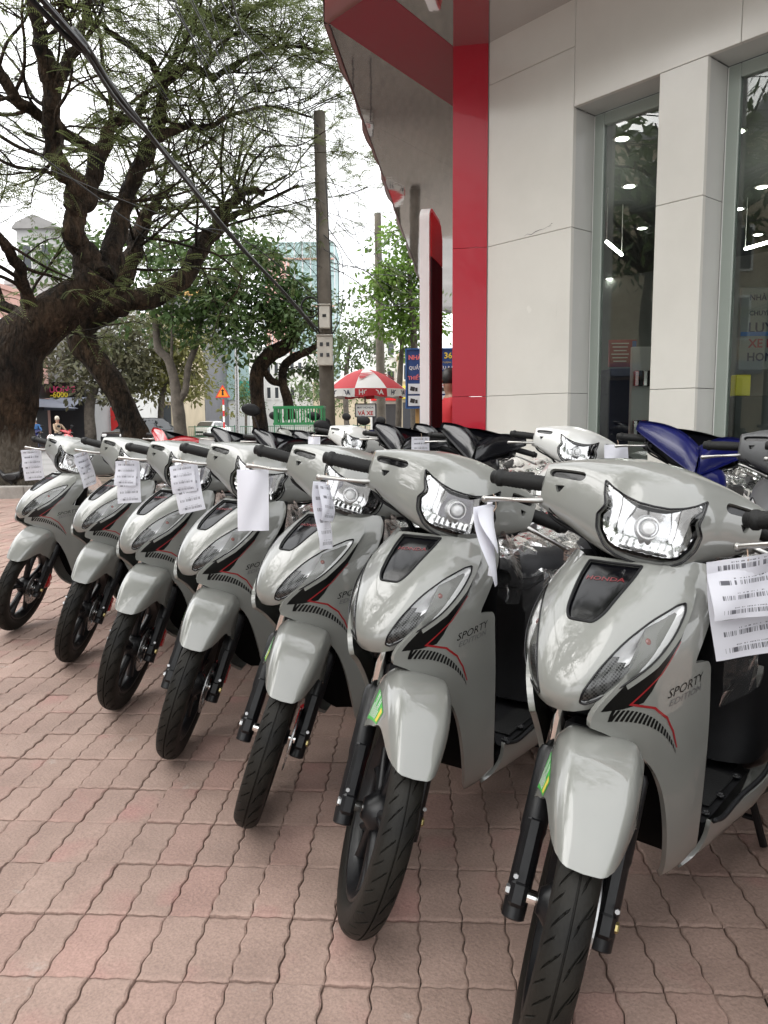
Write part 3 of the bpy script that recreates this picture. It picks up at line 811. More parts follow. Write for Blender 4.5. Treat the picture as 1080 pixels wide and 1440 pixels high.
    for sg in (1, -1):
        a = Vector((-.468, sg*.222, 1.000)); d = (Vector((-.508, sg*.352, .984))-a); Ld = d.length; d.normalize()
        M = Matrix.Translation(a) @ d.to_track_quat('Z', 'Y').to_matrix().to_4x4()
        prof = [(0, -.004), (.024, -.004), (.0285, -.001), (.0285, .006), (.021, .010)]
        nr = 22
        for k in range(nr+1):
            t = .012+(Ld-.030)*k/nr; prof.append((.0172+(.0016 if k % 2 else 0)+.0012*math.sin(k/nr*3.14), t))
        prof += [(.0195, Ld-.016), (.0215, Ld-.012), (.0215, Ld-.003), (.019, Ld), (.0165, Ld+.002), (.0165, Ld+.012), (.013, Ld+.015), (0, Ld+.015)]
        b = MB(); b.lathe(prof, 20, M); b.ob('grip', 'rubber', root, smooth=True)
        # lever: perch, blade and ball end
        b = MB()
        p0 = Vector((-.440, sg*.205, .968))
        b.box(p0+Vector((-.005, sg*.008, .004)), (.034, .044, .030), bev=.006)
        b.cyl(p0+Vector((.018, sg*.014, -.014)), p0+Vector((.018, sg*.014, .022)), .007)
        lv = b.ob('brake_lever', 'black_metal', root)
        b = MB(); pts = spline([p0+Vector((.016, sg*.012, .002)), p0+Vector((.032, sg*.045, -.004)), p0+Vector((.030, sg*.085, -.012)), p0+Vector((.014, sg*.125, -.022)), p0+Vector((-.004, sg*.158, -.032))], 6)
        nn = len(pts); v, f = tube(pts, [.0085-.0028*math.sin(i/nn*3.1) for i in range(nn)], 10); b.add(v, f)
        e = pts[-1]; bm = bmesh.new(); bmesh.ops.create_uvsphere(bm, u_segments=12, v_segments=8, radius=.0095); b.add([x.co+e for x in bm.verts], [[q.index for q in p.verts] for p in bm.faces]); bm.free()
        b.ob('blade', 'alloy', lv, smooth=True)
    for sg in (1, -1):
        b = MB(); b.tube(spline([(-.440, sg*.215, .985), (-.40, sg*.205, .955), (-.39, sg*.12, .915), (-.41, sg*.05, .84)], 6), .0045, 6); b.tube(spline([(-.450, sg*.215, .975), (-.42, sg*.200, .935), (-.405, sg*.10, .90), (-.42, sg*.03, .83)], 6), .0045, 6)
        b.ob('cable', 'black_plastic', root, smooth=True)
    if kind == 'step':
        # handlebar cowl with the headlight opening and end slots
        hp = [(.0, 1.030), (.030, 1.031), (.060, 1.037), (.083, 1.045), (.1035, 1.055), (.1000, 1.030), (.0935, 1.010), (.1055, .987), (.100, .957), (.078, .929), (.048, .915), (.0, .910)]
        hl = [find_uv(COWL, p, 4+p[0]/.054, 3.5) for p in hp]
        hr = [(8-u, v) for u, v in hl]
        hole = rpoly(hl+list(reversed(hr[1:-1])), [.0, .1, .2, .12, .05, .1, .1, .08, .15, .15, .2, 0, .2, .15, .15, .08, .1, .1, .05, .12, .2, .1], 3)
        slots = []
        for sg in (1, -1):
            for pl, r_ in (([(.148, 1.057), (.222, 1.044), (.229, 1.036), (.224, 1.027), (.156, 1.036), (.146, 1.045)], .12), ([(.186, 1.017), (.208, 1.012), (.202, .998), (.196, .999)], .06)):
                q = [find_uv(COWL, p, 4+p[0]/.0588, 2.2) for p in pl]
                q = [(4+sg*(u-4), v) for u, v in q]
                slots.append(rpoly(q, r_, 3))
        ou = [(0, 0), (8, 0), (8, 6), (0, 6)]
        P2, Fm, Fh, polys = cdt(ou, [hole]+slots, .13)
        cw = link('handle_cowl', uvmesh('handle_cowl', COWL, P2, Fm, thick=.010), P, root)
        for h in Fh[1:]:
            link('slot', uvmesh('slot', COWL, P2, h, off=-.009), 'gloss_black', cw)
        # end caps
        for u, sg in ((0, -1), (8, 1)):
            loop = [COWL.at([(u, v)])[0] for v in np.linspace(0, 6, 19)]; cc = sum(loop)/len(loop); cc[1] += sg*.004
            b = MB(); n = len(loop); b.add(list(loop)+[cc], [(i, (i+1) % n, n) for i in range(n)]); b.ob('end_cap', P, cw, smooth=False)
        # headlight
        def bowl(P2_, X):
            yy, zz = X[:, 1], X[:, 2]
            k = np.clip(1-(yy/.125)**2-((zz-.980)/.095)**2, 0, 1)
            st = .0026*np.abs(np.sin(yy*170))*np.clip((.958-zz)/.012, 0, 1)*k**.5
            return -.004-.040*k**.85+st
        C2 = P2[Fh[0]]
        # finer triangulation for the fluted reflector
        p3, f3, _, _ = cdt(hole, [], .06)
        hd = link('headlight', uvmesh('headlight', COWL, p3, f3, off=bowl, custom=False), 'reflector', root)
        link('lens', uvmesh('lens', COWL, P2, Fh[0], off=.001), 'lens', hd)
        pl = resample(hole, .08); X = COWL.at(pl)+COWL.nrm(pl)*.0006; pts = [Vector(x) for x in X]
        b = MB(); b.tube(pts+[pts[0]], .0024, 6, False); b.ob('gasket', 'gloss_black', hd, smooth=True)
        b = MB(); Mh = Matrix.Translation((-.272, 0, .984)) @ Matrix.Rotation(R(82), 4, 'Y')
        b.lathe([(0, .012), (.012, .010), (.015, .004), (.016, -.03)], 20, Mh); b.lathe([(.020, .0), (.023, .0), (.023, -.03), (.020, -.03)], 24, Mh, closed=True)
        b.ob('bulb', 'reflector_dull', hd, smooth=False)
    else:
        make_beak(root, P)
    # instrument / rear handle cover
    ic = [[(-.472,0,1.086),(-.472,.06,1.084),(-.472,.12,1.076),(-.478,.17,1.062),(-.488,.232,1.040)],
          [(-.52,0,1.078),(-.52,.06,1.076),(-.515,.12,1.066),(-.505,.17,1.045),(-.502,.232,1.026)],
          [(-.56,0,1.045),(-.555,.06,1.042),(-.54,.12,1.03),(-.52,.17,1.012),(-.507,.232,.995)],
          [(-.54,0,.97),(-.53,.06,.97),(-.515,.12,.97),(-.50,.17,.968),(-.495,.232,.962)],
          [(-.45,0,.91),(-.45,.06,.91),(-.45,.12,.915),(-.455,.17,.935),(-.46,.232,.950)],
          [(-.34,0,.899),(-.345,.055,.902),(-.37,.108,.911),(-.415,.17,.931),(-.452,.232,.948)]]
    link('instrument_cover', grid_mesh('instrument_cover', Surf(mirror_rows(ic)), 25, 17), 'black_plastic', root)
    return root

def make_beak(root, P):
    """swept handlebar cover of the sport scooters: two wings meeting in a low beak, dark visor between them"""
    wing = [[(-.195,.003,.890),(-.222,.003,.945),(-.262,.003,.985),(-.310,.003,1.008)],
            [(-.262,.066,.922),(-.272,.064,.972),(-.300,.060,1.018),(-.345,.056,1.048)],
            [(-.345,.145,.962),(-.350,.140,1.005),(-.372,.132,1.046),(-.405,.120,1.076)],
            [(-.418,.218,1.000),(-.420,.214,1.032),(-.434,.208,1.060),(-.455,.200,1.082)],
            [(-.468,.282,1.036),(-.469,.281,1.050),(-.473,.279,1.064),(-.480,.275,1.078)]]
    for sg in (1, -1):
        S_ = Surf([[(x, y*sg, z) for x, y, z in r] for r in wing], flip=sg < 0)
        o = link('beak_cowl', grid_mesh('beak_cowl', S_, 13, 25, thick=.014), P, root)
        def dec(name, poly, m, off):
            p2, f, _, _ = cdt(poly, [], .12); link(name, uvmesh(name, S_, p2, f, off=off), m, o)
        dec('facet', [(1.25, .10), (2.75, .35), (2.95, 1.0), (2.35, 1.75), (1.55, 1.5), (.9, .75)], 'visor_grey', .003)
        dec('slot', rpoly([(1.2, 3.05), (2.0, 2.95), (2.1, 3.55), (1.5, 3.7)], .1), 'gloss_black', .001)
        dec('trim_line', [(.05, .02), (.22, .02), (.22, 3.9), (.05, 3.9)], 'black_decal', .001)
        # lower jaw below the wing
        low = [[(-.205,.003,.884),(-.255,.003,.865),(-.330,.003,.870)],[(-.270,.060,.914),(-.310,.058,.892),(-.370,.050,.885)],[(-.352,.136,.955),(-.385,.130,.930),(-.430,.118,.915)],[(-.424,.205,.992),(-.445,.200,.968),(-.470,.185,.950)]]
        link('lower_jaw', grid_mesh('lower_jaw', Surf([[(x, y*sg, z) for x, y, z in r] for r in low], flip=sg > 0), 9, 15), 'black_plastic', o)
    vis = [[(-.312,.0,1.006),(-.318,.02,1.014),(-.330,.04,1.030),(-.346,.056,1.047)],
           [(-.375,.0,1.018),(-.378,.04,1.026),(-.390,.08,1.046),(-.405,.118,1.075)],
           [(-.440,.0,1.040),(-.440,.05,1.045),(-.445,.10,1.058),(-.452,.165,1.080)],
           [(-.505,.0,1.075),(-.500,.06,1.077),(-.492,.13,1.080),(-.482,.20,1.080)]]
    link('visor', grid_mesh('visor', Surf(mirror_rows(vis), flip=False), 21, 17), 'gloss_black', root)
# ------------------------------------------------------------------ ground
def at(x, y, Y):
    """world point on the line of sight through a pixel of the 1080x1440 photograph, at distance Y along +Y"""
    dx, dz = (x-540)/1075, -(y-720)/1075; c, s = math.cos(R(6.8)), math.sin(R(6.8)); cr_, sr_ = math.cos(R(.45)), math.sin(R(.45)); dx, dz = dx*cr_+dz*sr_, dz*cr_-dx*sr_
    d = Vector((dx, c+dz*s, -s+dz*c)); return Vector((0, 0, 1.2))+d*(Y/d.y)
PAV_ROT = R(-2.6); PW, PL = .1030, .215        # paver width and length
def paver_mat():
    m = mat('paver', (.27, .205, .175), rough=.8, bump=.35, bscale=90.)
    nt = m.node_tree; N = nt.nodes; L = nt.links; b = N['Principled BSDF']
    g = N.new('ShaderNodeNewGeometry'); mp = N.new('ShaderNodeMapping'); mp.vector_type = 'POINT'; mp.inputs['Rotation'].default_value = (0, 0, -PAV_ROT)
    mp2 = N.new('ShaderNodeMapping'); mp2.inputs['Scale'].default_value = (1/PW, 1/PL, 0)
    fl = N.new('ShaderNodeVectorMath'); fl.operation = 'FLOOR'; wn = N.new('ShaderNodeTexWhiteNoise'); wn.noise_dimensions = '2D'
    L.new(g.outputs['Position'], mp.inputs['Vector']); L.new(mp.outputs['Vector'], mp2.inputs['Vector']); L.new(mp2.outputs['Vector'], fl.inputs[0]); L.new(fl.outputs['Vector'], wn.inputs['Vector'])
    r = N.new('ShaderNodeValToRGB'); e = r.color_ramp.elements
    e[0].position = 0; e[0].color = (.345, .265, .225, 1); e[1].position = 1; e[1].color = (.385, .262, .228, 1)
    for p, c in ((.3, (.365, .278, .237)), (.6, (.372, .288, .246)), (.85, (.380, .280, .240))):
        q = e.new(p); q.color = (*c, 1)
    L.new(wn.outputs['Value'], r.inputs['Fac'])
    n1 = N.new('ShaderNodeTexNoise'); n1.inputs['Scale'].default_value = 2.3; n1.inputs['Detail'].default_value = 8; n1.inputs['Roughness'].default_value = .65; L.new(g.outputs['Position'], n1.inputs['Vector'])
    r1 = N.new('ShaderNodeValToRGB'); r1.color_ramp.elements[0].position = .35; r1.color_ramp.elements[0].color = (.71, .64, .62, 1); r1.color_ramp.elements[1].position = .7; r1.color_ramp.elements[1].color = (1.04, .95, .92, 1); L.new(n1.outputs['Fac'], r1.inputs['Fac'])
    mu = N.new('ShaderNodeMix'); mu.data_type = 'RGBA'; mu.blend_type = 'MULTIPLY'; mu.inputs['Factor'].default_value = 1; L.new(r.outputs['Color'], mu.inputs['A']); L.new(r1.outputs['Color'], mu.inputs['B'])
    n2 = N.new('ShaderNodeTexNoise'); n2.inputs['Scale'].default_value = 5.5; n2.inputs['Detail'].default_value = 9; n2.inputs['Roughness'].default_value = .7; L.new(g.outputs['Position'], n2.inputs['Vector'])
    r2 = N.new('ShaderNodeValToRGB'); r2.color_ramp.elements[0].position = .63; r2.color_ramp.elements[0].color = (0, 0, 0, 1); r2.color_ramp.elements[1].position = .74; r2.color_ramp.elements[1].color = (.75, .75, .75, 1); L.new(n2.outputs['Fac'], r2.inputs['Fac'])
    m2 = N.new('ShaderNodeMix'); m2.data_type = 'RGBA'; L.new(r2.outputs['Color'], m2.inputs['Factor']); L.new(mu.outputs['Result'], m2.inputs['A']); m2.inputs['B'].default_value = (.40, .37, .33, 1)
    nr = N.new('ShaderNodeTexNoise'); nr.inputs['Scale'].default_value = 3.1; nr.inputs['Detail'].default_value = 3; ofs = N.new('ShaderNodeVectorMath'); ofs.operation = 'MULTIPLY_ADD'; L.new(wn.outputs['Color'], ofs.inputs[0]); ofs.inputs[1].default_value = (.8, .8, .8); L.new(g.outputs['Position'], ofs.inputs[2]); L.new(ofs.outputs['Vector'], nr.inputs['Vector'])
    rr = N.new('ShaderNodeValToRGB'); rr.color_ramp.elements[0].position = .60; rr.color_ramp.elements[0].color = (0, 0, 0, 1); rr.color_ramp.elements[1].position = .74; rr.color_ramp.elements[1].color = (.8, .8, .8, 1); L.new(nr.outputs['Fac'], rr.inputs['Fac'])
    mr_ = N.new('ShaderNodeMix'); mr_.data_type = 'RGBA'; L.new(rr.outputs['Color'], mr_.inputs['Factor']); L.new(m2.outputs['Result'], mr_.inputs['A']); mr_.inputs['B'].default_value = (.36, .185, .165, 1); m2 = mr_
    n3 = N.new('ShaderNodeTexNoise'); n3.inputs['Scale'].default_value = 160; n3.inputs['Detail'].default_value = 4; L.new(g.outputs['Position'], n3.inputs['Vector'])
    r3 = N.new('ShaderNodeValToRGB'); r3.color_ramp.elements[0].position = .3; r3.color_ramp.elements[0].color = (.80, .80, .80, 1); r3.color_ramp.elements[1].position = .65; r3.color_ramp.elements[1].color = (1.08, 1.08, 1.08, 1); L.new(n3.outputs['Fac'], r3.inputs['Fac'])
    m3 = N.new('ShaderNodeMix'); m3.data_type = 'RGBA'; m3.blend_type = 'MULTIPLY'; m3.inputs['Factor'].default_value = 1; L.new(m2.outputs['Result'], m3.inputs['A']); L.new(r3.outputs['Color'], m3.inputs['B'])
    L.new(m3.outputs['Result'], b.inputs['Base Color'])
paver_mat()
mat('joint_sand', (.10, .083, .068), rough=.95, vary=.45, vscale=9., bump=.5, bscale=120.)
mat('asphalt', (.19, .185, .18), rough=.85, vary=.2, vscale=.6, bump=.2, bscale=40.)
mat('concrete', (.32, .30, .275), rough=.85, vary=.3, vscale=3., bump=.4, bscale=30.)
mat('soil', (.14, .105, .075), rough=.95, vary=.5, vscale=3., bump=.7, bscale=16.)

def paver_outline():
    n = 9
    def fz(t): # long side: two-step zigzag
        return .0034*math.sin(2*math.pi*t*3+.3)*min(1, t*12, (1-t)*12)
    def gz(t): return .0020*math.sin(2*math.pi*t*2)
    pts = []
    for i in range(8): t = i/8; pts.append((t*PW, gz(t)))
    for i in range(18): t = i/18; pts.append((PW+fz(t), t*PL))
    for i in range(8): t = 1-i/8; pts.append((t*PW, PL+gz(t)))
    for i in range(18): t = 1-i/18; pts.append((fz(t), t*PL))
    return [Vector((x-PW/2, y-PL/2)) for x, y in pts]
def paver_geo(lod=0):
    P = paver_outline()
    if lod: P = P[::2]
    n = len(P); c = Vector((0, 0)); v = []; f = []
    def shrink(p, d, e=None): # towards the inside
        q = Vector((abs(p.x), abs(p.y))); return Vector((p.x-math.copysign(min(d, q.x), p.x), p.y-math.copysign(min(d*1.9, q.y), p.y)))
    rings = [(.0010, -.016), (.0012, -.0030), (.0050, 0)] if not lod else [(.0014, -.008), (.0034, 0)]
    for d, z in rings:
        v += [(shrink(p, d).x, shrink(p, d).y, z) for p in P]
    for k in range(len(rings)-1):
        for i in range(n):
            j = (i+1) % n; f.append((k*n+i, k*n+j, (k+1)*n+j, (k+1)*n+i))
    o = (len(rings)-1)*n; f.append(tuple(range(o, o+n)))
    return v, f
ground = MB(); ground.quad((-900, -200, -.16), (900, -200, -.16), (900, 1200, -.16), (-900, 1200, -.16)); ground.ob('road', 'asphalt', kind='structure')
bed = MB(); bed.box((3.0, 16.0, -.087), (22.0, 34.0, .13)); pavement = bed.ob('pavement', 'joint_sand', kind='structure')
_pv, _pf = paver_geo(); _pm = mesh('brick', _pv, _pf, False); _pm.materials.append(MATS['paver'])
cr_, sr_ = math.cos(PAV_ROT), math.sin(PAV_ROT)
cands = []
def hidden(wx, wy):
    x, y = wx, wy
    return False
for iy in range(0, 150):
    for ix in range(-110, 90):
        lx, ly = (ix+.5)*PW, (iy+.5)*PL
        wx, wy = lx*cr_-ly*sr_, lx*sr_+ly*cr_
        if wy < .25 or wy > 13.0 or wx < -7.9 or wx > 13.9: continue
        yy = wy*math.cos(R(6.85))+1.2*math.sin(R(6.85)); zz = wy*math.sin(R(6.85))-1.2*math.cos(R(6.85))
        px, py = 540+1075*wx/yy, 720-1075*zz/yy
        # pavers the row of scooters leaves in sight
        lim = np.interp(px, [0, 200, 400, 600, 800, 1080], [760, 1000, 1090, 1150, 1180, 1230])
        vis = -40 < px < 1110 and py < 1500 and py > lim-150
        cands.append((0 if vis else 1, wy, wx, px, py))
cands.sort()
prs = random.Random(3)
far = MB(); fv, ff = paver_geo(1)
for k, (hid, wy, wx, px, py) in enumerate(cands):
    tilt = (prs.gauss(0, .010), prs.gauss(0, .012)); dz = prs.gauss(0, .0020)
    if k < 300 and hid == 0:
        o = bpy.data.objects.new('brick', _pm); col.objects.link(o); o.parent = pavement
        o.location = (wx, wy, dz); o.rotation_euler = (tilt[0], tilt[1], PAV_ROT+prs.gauss(0, .004))
    else:
        if wy > 9 and prs.random() < 0: continue
        M = Matrix.Translation((wx, wy, dz)) @ Matrix.Rotation(PAV_ROT, 4, 'Z')
        far.add([M @ Vector((p[0], p[1], p[2]+p[0]*tilt[1])) for p in fv], ff)
far.ob('bricks', 'paver', pavement, kind='stuff')

# low tiled apron along the showroom
mat('apron_tile', (.30, .29, .275), rough=.5, vary=.12, vscale=1.5, bump=.2, bscale=50.)
APZ = .05
# ------------------------------------------------------------------ showroom building
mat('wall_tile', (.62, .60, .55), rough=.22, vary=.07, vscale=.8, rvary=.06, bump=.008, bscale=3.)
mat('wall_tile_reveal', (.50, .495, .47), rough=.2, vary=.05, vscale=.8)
mat('joint_dark', (.40, .39, .37), rough=.8)
mat('red_panel', (.40, .004, .018), rough=.25, coat=.12, spec=.3, bump=.006, bscale=2.)
mat('red_soffit', (.30, .006, .03), rough=.15, coat=.6, bump=.02, bscale=1.5)
mat('grey_soffit', (.62, .60, .59), rough=.035, metal=.85, coat=.3, bump=.22, bscale=1.3)
mat('fascia_red', (.20, .06, .055), rough=.3, coat=.3)
mat('frame_alu', (.36, .40, .36), rough=.4, metal=.2)
mat('frame_white', (.72, .72, .69), rough=.35)
mat('interior_dark', (.045, .05, .048), rough=.6, vary=.3, vscale=1.2)
mat('interior_floor', (.16, .16, .155), rough=.25, vary=.15, vscale=2.)
mat('interior_ceiling', (.09, .095, .09), rough=.5)
mat('interior_wall', (.24, .25, .24), rough=.7, vary=.3, vscale=.9)
mat('lamp', (1., .97, .9), emit=14.)
mat('poster_red', (.25, .015, .03), rough=.4)
mat('poster_blue', (.03, .12, .35), rough=.4)
mat('shelf_white', (.6, .6, .58), rough=.5)
mat('banner_dim', (.22, .225, .22), rough=.6)
mat('yellow_box', (.75, .65, .05), rough=.5)
mat('navy', (.01, .014, .05), rough=.7)
glass_mat('shop_glass', tint=(.86, .91, .88), gain=.85, ior=1.5, rough=.0)
bld = empty('showroom_building', (.924, 6.9, 0))
tag(bld, 'white tiled showroom with tall windows, red corner column and grey canopy', 'building')
WE = Vector((.6361, -.7716, 0)); WN = Vector((-.7716, -.6361, 0)); WP = Vector((.924, 6.9, 0))
WM = Matrix(((WE.x, WN.x, 0, WP.x), (WE.y, WN.y, 0, WP.y), (0, 0, 1, 0), (0, 0, 0, 1)))   # (along, out, up) from the corner
SOF = 4.37
def wpiece(name, a0, a1, z0, z1, m, out=0., th=.04, bev=.003, parent=bld):
    b = MB(); g = .0016
    b.box(((a0+a1)/2, out-th/2, (z0+z1)/2), (a1-a0-g*2, th, z1-z0-g*2), bev=bev)
    v = [WM @ Vector(p) for p in b.v]; b.v = [tuple(p) for p in v]
    return b.ob(name, m, parent)
b = MB(); q_ = [WP+WE*(-1.0)+WN*2.15, WP+WE*4.6+WN*2.15, WP+WE*4.6-WN*.1, WP-WN*.1+WE*.3, WP+WN*.02, Vector((.60, 6.94, 0)), Vector((.60, 8.2, 0)), WP+WE*(-1.0)+Vector((-.3, .5, 0))]
b.prism([(p.x, p.y) for p in q_], -.02, APZ); b.ob('apron', 'apron_tile', kind='structure')
# backing of the wall, then tiles with open joints
T0, T1, T2, T3 = .885, 1.61, 1.965, 2.85
ZW = 3.59
for a0, a1, z0, z1 in ((0, T0-.045, 0, SOF), (T0-.045, T3+4, ZW+.045, SOF), (T1+.045, T2-.045, 0, ZW), (T3+.045, T3+.6, 0, ZW)):
    wpiece('wall', a0+.004, a1-.004, z0, z1-.004, 'joint_dark', out=-.03, th=.20, bev=0)
for z0, z1 in ((0, 1.41), (1.41, 2.70), (2.70, 4.03), (4.03, SOF+.045)): wpiece('wall_panel', 0, T0, z0, z1, 'wall_tile')
for a0, a1 in ((T0, 2.18), (2.18, 3.5), (3.5, 4.9)): wpiece('wall_panel', a0, a1, ZW, SOF+.045, 'wall_tile')
for a0, a1 in ((T1, T2), (T3, T3+.5)):
    for z0, z1 in ((0, 1.41), (1.41, 2.70), (2.70, ZW)): wpiece('wall_panel', a0, a1, z0, z1, 'wall_tile')
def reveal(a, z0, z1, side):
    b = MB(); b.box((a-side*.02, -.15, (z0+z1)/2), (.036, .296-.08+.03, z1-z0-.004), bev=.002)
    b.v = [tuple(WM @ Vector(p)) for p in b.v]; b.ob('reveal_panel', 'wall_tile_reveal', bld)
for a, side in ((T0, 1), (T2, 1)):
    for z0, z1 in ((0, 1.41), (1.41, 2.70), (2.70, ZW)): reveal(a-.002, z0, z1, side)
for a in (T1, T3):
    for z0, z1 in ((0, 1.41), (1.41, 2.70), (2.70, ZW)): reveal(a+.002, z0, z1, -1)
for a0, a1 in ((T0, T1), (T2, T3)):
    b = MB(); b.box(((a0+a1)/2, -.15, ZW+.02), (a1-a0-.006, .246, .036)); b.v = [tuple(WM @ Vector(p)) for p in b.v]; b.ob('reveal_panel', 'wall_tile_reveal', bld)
    # frame and glass, set back in the opening
    wf = MB()
    for x in (a0+.045, a1-.045): wf.box((x, -.295, ZW/2), (.086, .05, ZW-.01), bev=.004)
    wf.box(((a0+a1)/2, -.295, ZW-.05), (a1-a0-.18, .048, .09), bev=.004); wf.box(((a0+a1)/2, -.295, .06), (a1-a0-.18, .048, .10), bev=.004)
    wf.v = [tuple(WM @ Vector(p)) for p in wf.v]; wo = wf.ob('window', 'frame_alu', bld)
    g = MB(); g.box(((a0+a1)/2, -.285, ZW/2+.01), (a1-a0-.17, .008, ZW-.20)); g.v = [tuple(WM @ Vector(p)) for p in g.v]; g.ob('pane', 'shop_glass', wo)
    g = MB(); g.box((a0+.004, -.272, ZW/2), (.006, .012, ZW-.02)); g.v = [tuple(WM @ Vector(p)) for p in g.v]; g.ob('bead', 'frame_white', wo)
# red corner column facing the street
RL = Vector((.620, 6.955, 0))
def rcol(z0, z1):
    b = MB(); a = Vector((.920, 6.905, 0)); d = (a-RL).normalized(); n = Vector((d.y, -d.x, 0)); g = .002
    v = [RL+d*g, a-d*g, a-d*g-n*.05, RL+d*g-n*.05]; poly = [(p.x, p.y) for p in v]
    b.prism(poly, z0+g, z1-g); b.ob('corner_panel', 'red_panel', bld)
for z0, z1 in ((0, 1.41), (1.41, 2.70), (2.70, SOF+.045)): rcol(z0, z1)
b = MB(); b.prism([(.905, 6.93), (.93, 6.915), (1.02, 7.06), (.90, 7.05)], 0, SOF+.04); b.ob('corner_post', 'joint_dark', bld)
# the far side of the building, running along the street
SB = Vector((.114, .9935, 0)).normalized(); SBN = Vector((-SB.y, SB.x, 0))
b = MB()
for k in range(7):
    p0 = RL+SB*(.06+k*2.6); p1 = RL+SB*(.06+k*2.6+2.59)
    b = MB(); q = [p0, p1, p1-SBN*.15, p0-SBN*.15]; b.prism([(p.x, p.y) for p in q], 0, SOF+.04); b.ob('street_wall_panel', 'red_panel' if k == 0 else 'wall_tile', bld)
# canopy soffit: grey panels, a red band from the corner to the canopy's tip
def flat(name, pts, m, z=SOF, th=.02, parent=bld):
    b = MB(); b.prism([(p[0], p[1]) for p in pts], z, z+th); return b.ob(name, m, parent)
c0 = at(461, 28, 1); k0 = (SOF-1.2)/(c0.z-1.2); OC = Vector((c0.x*k0, 1*k0, 0))      # tip of the canopy
c1 = at(591, 394, 1); k1 = (SOF-1.2)/(c1.z-1.2); OF = Vector((c1.x*k1, k1, 0))
OD = (OF-OC).normalized()
u0 = at(555, 0, 1); ku = (SOF-1.2)/(u0.z-1.2); U0 = Vector((u0.x*ku, ku, 0))
UD = (U0-RL).normalized()                     # direction of the band towards the tip
band_n = Vector((-UD.y, UD.x, 0)); band_w = .62
if band_n.dot(OF) < 0: band_n = -band_n
def line_x(p, d, q, e): # intersection of p+t d and q+s e
    M2 = np.array([[d.x, -e.x], [d.y, -e.y]]); t = np.linalg.solve(M2, np.array([q.x-p.x, q.y-p.y]))[0]; return p+d*float(t)
farB = RL+band_n*band_w; TIP = line_x(OC, OD, farB, UD)-OD*.02          # where the street edge and the front edge of the canopy meet
tipA = line_x(RL, UD, TIP, WE); tipB = line_x(farB, UD, TIP, WE)
flat('soffit_band', [RL, tipA, tipB, line_x(RL, SB, farB, UD)], 'red_soffit')
# side soffit in panels between wall and outer edge
start_in = line_x(RL, SB, farB, UD); start_out = line_x(OC, OD, farB, UD)
Ls = 16.; np_ = 8
for k in range(np_):
    t0, t1 = k/np_, (k+1)/np_
    a0 = start_in+SB*(Ls*t0); a1 = start_in+SB*(Ls*t1-.004); b0 = start_out+OD*(Ls*t0); b1 = start_out+OD*(Ls*t1-.004)
    flat('soffit_panel', [a0, b0, b1, a1] if k else [a0+SB*.003, b0+SB*.003, b1, a1], 'grey_soffit', z=SOF+.002)
# front soffit above the windows
A_ = WP+WE*5; OV = (TIP-WP).dot(WN); fe0 = tipA-band_n*.004
flat('soffit_panel', [RL-band_n*.004, WP-WN*.02, WP+WE*1.6-WN*.02, WP+WE*1.6+WN*OV, fe0], 'grey_soffit', z=SOF+.002)
flat('soffit_panel', [WP+WE*1.605-WN*.02, A_-WN*.02, A_+WN*OV, WP+WE*1.605+WN*OV], 'grey_soffit', z=SOF+.002)
# fascia along the outer edge, slightly wavy sheet
b = MB(); prev = None; n = 60
tip = TIP
for i in range(n+1):
    t = i/n; p = tip+OD*((Ls+1.2)*t); wob = .018*math.sin(i*.9)+.012*math.sin(i*2.3+1)
    out = Vector((-OD.y, OD.x, 0))
    sec = [p+Vector((0, 0, SOF-.012)), p+out*(.03+wob)+Vector((0, 0, SOF-.012)), p+out*(.03+wob*1.4)+Vector((0, 0, SOF+.16)), p+out*(.0+wob)+Vector((0, 0, SOF+.34)), p-out*.05+Vector((0, 0, SOF+.34))]
    o = len(b.v); b.v += [tuple(x) for x in sec]
    if i:
        for j in range(4): b.f.append((o-5+j, o-5+j+1, o+j+1, o+j)); b.mi.append(0)
b.ob('fascia', 'fascia_red', bld, smooth=True)
b = MB(); n = 20
for i in range(n+1):
    p = TIP+WE*(5.6*i/n); w_ = .012*math.sin(i*1.1); b.v += [tuple(p+Vector((0, 0, SOF-.012))), tuple(p+WN*(.04+w_)+Vector((0, 0, SOF-.01))), tuple(p+WN*(.03+w_)+Vector((0, 0, SOF+.34)))]
    if i: o = len(b.v)-6; b.f += [(o, o+1, o+4, o+3), (o+1, o+2, o+5, o+4)]; b.mi += [0, 0]
b.ob('fascia', 'fascia_red', bld, smooth=True)
b = MB(); q = [TIP, TIP+OD*Ls, RL+SB*Ls, RL, WP, WP+WE*5, WP+WE*5+WN*OV]; b.prism([(p.x, p.y) for p in q], SOF+.05, SOF+.32); b.ob('canopy_core', 'joint_dark', bld)
for o in list(bld.children):   # parts were laid out in world space
    o.matrix_parent_inverse = Matrix.Translation(-WP)
# ---- the showroom inside
room = MB()
def wbox(b, a0, a1, o0, o1, z0, z1):
    v = [WM @ Vector((a, o, z)) for z in (z0, z1) for a, o in ((a0, o0), (a1, o0), (a1, o1), (a0, o1))]
    b.add(v, [(0, 1, 2, 3), (4, 5, 6, 7), (0, 1, 5, 4), (1, 2, 6, 5), (2, 3, 7, 6), (3, 0, 4, 7)])
def wob(name, m, a0, a1, o0, o1, z0, z1, parent=None):
    b = MB(); wbox(b, a0, a1, o0, o1, z0, z1); return b.ob(name, m, parent)
def wpoly(name, m, z0, z1):
    b = MB(); q = [WM @ Vector((a, o, 0)) for a, o in ((.40, -.335), (7.6, -.335), (7.6, -7.), (-6.1, -7.))]
    b.prism([(p.x, p.y) for p in q], z0, z1); return b.ob(name, m, kind='structure')
wpoly('showroom_floor', 'interior_floor', -.02, .06); wpoly('showroom_ceiling', 'interior_ceiling', 3.70, 3.78)
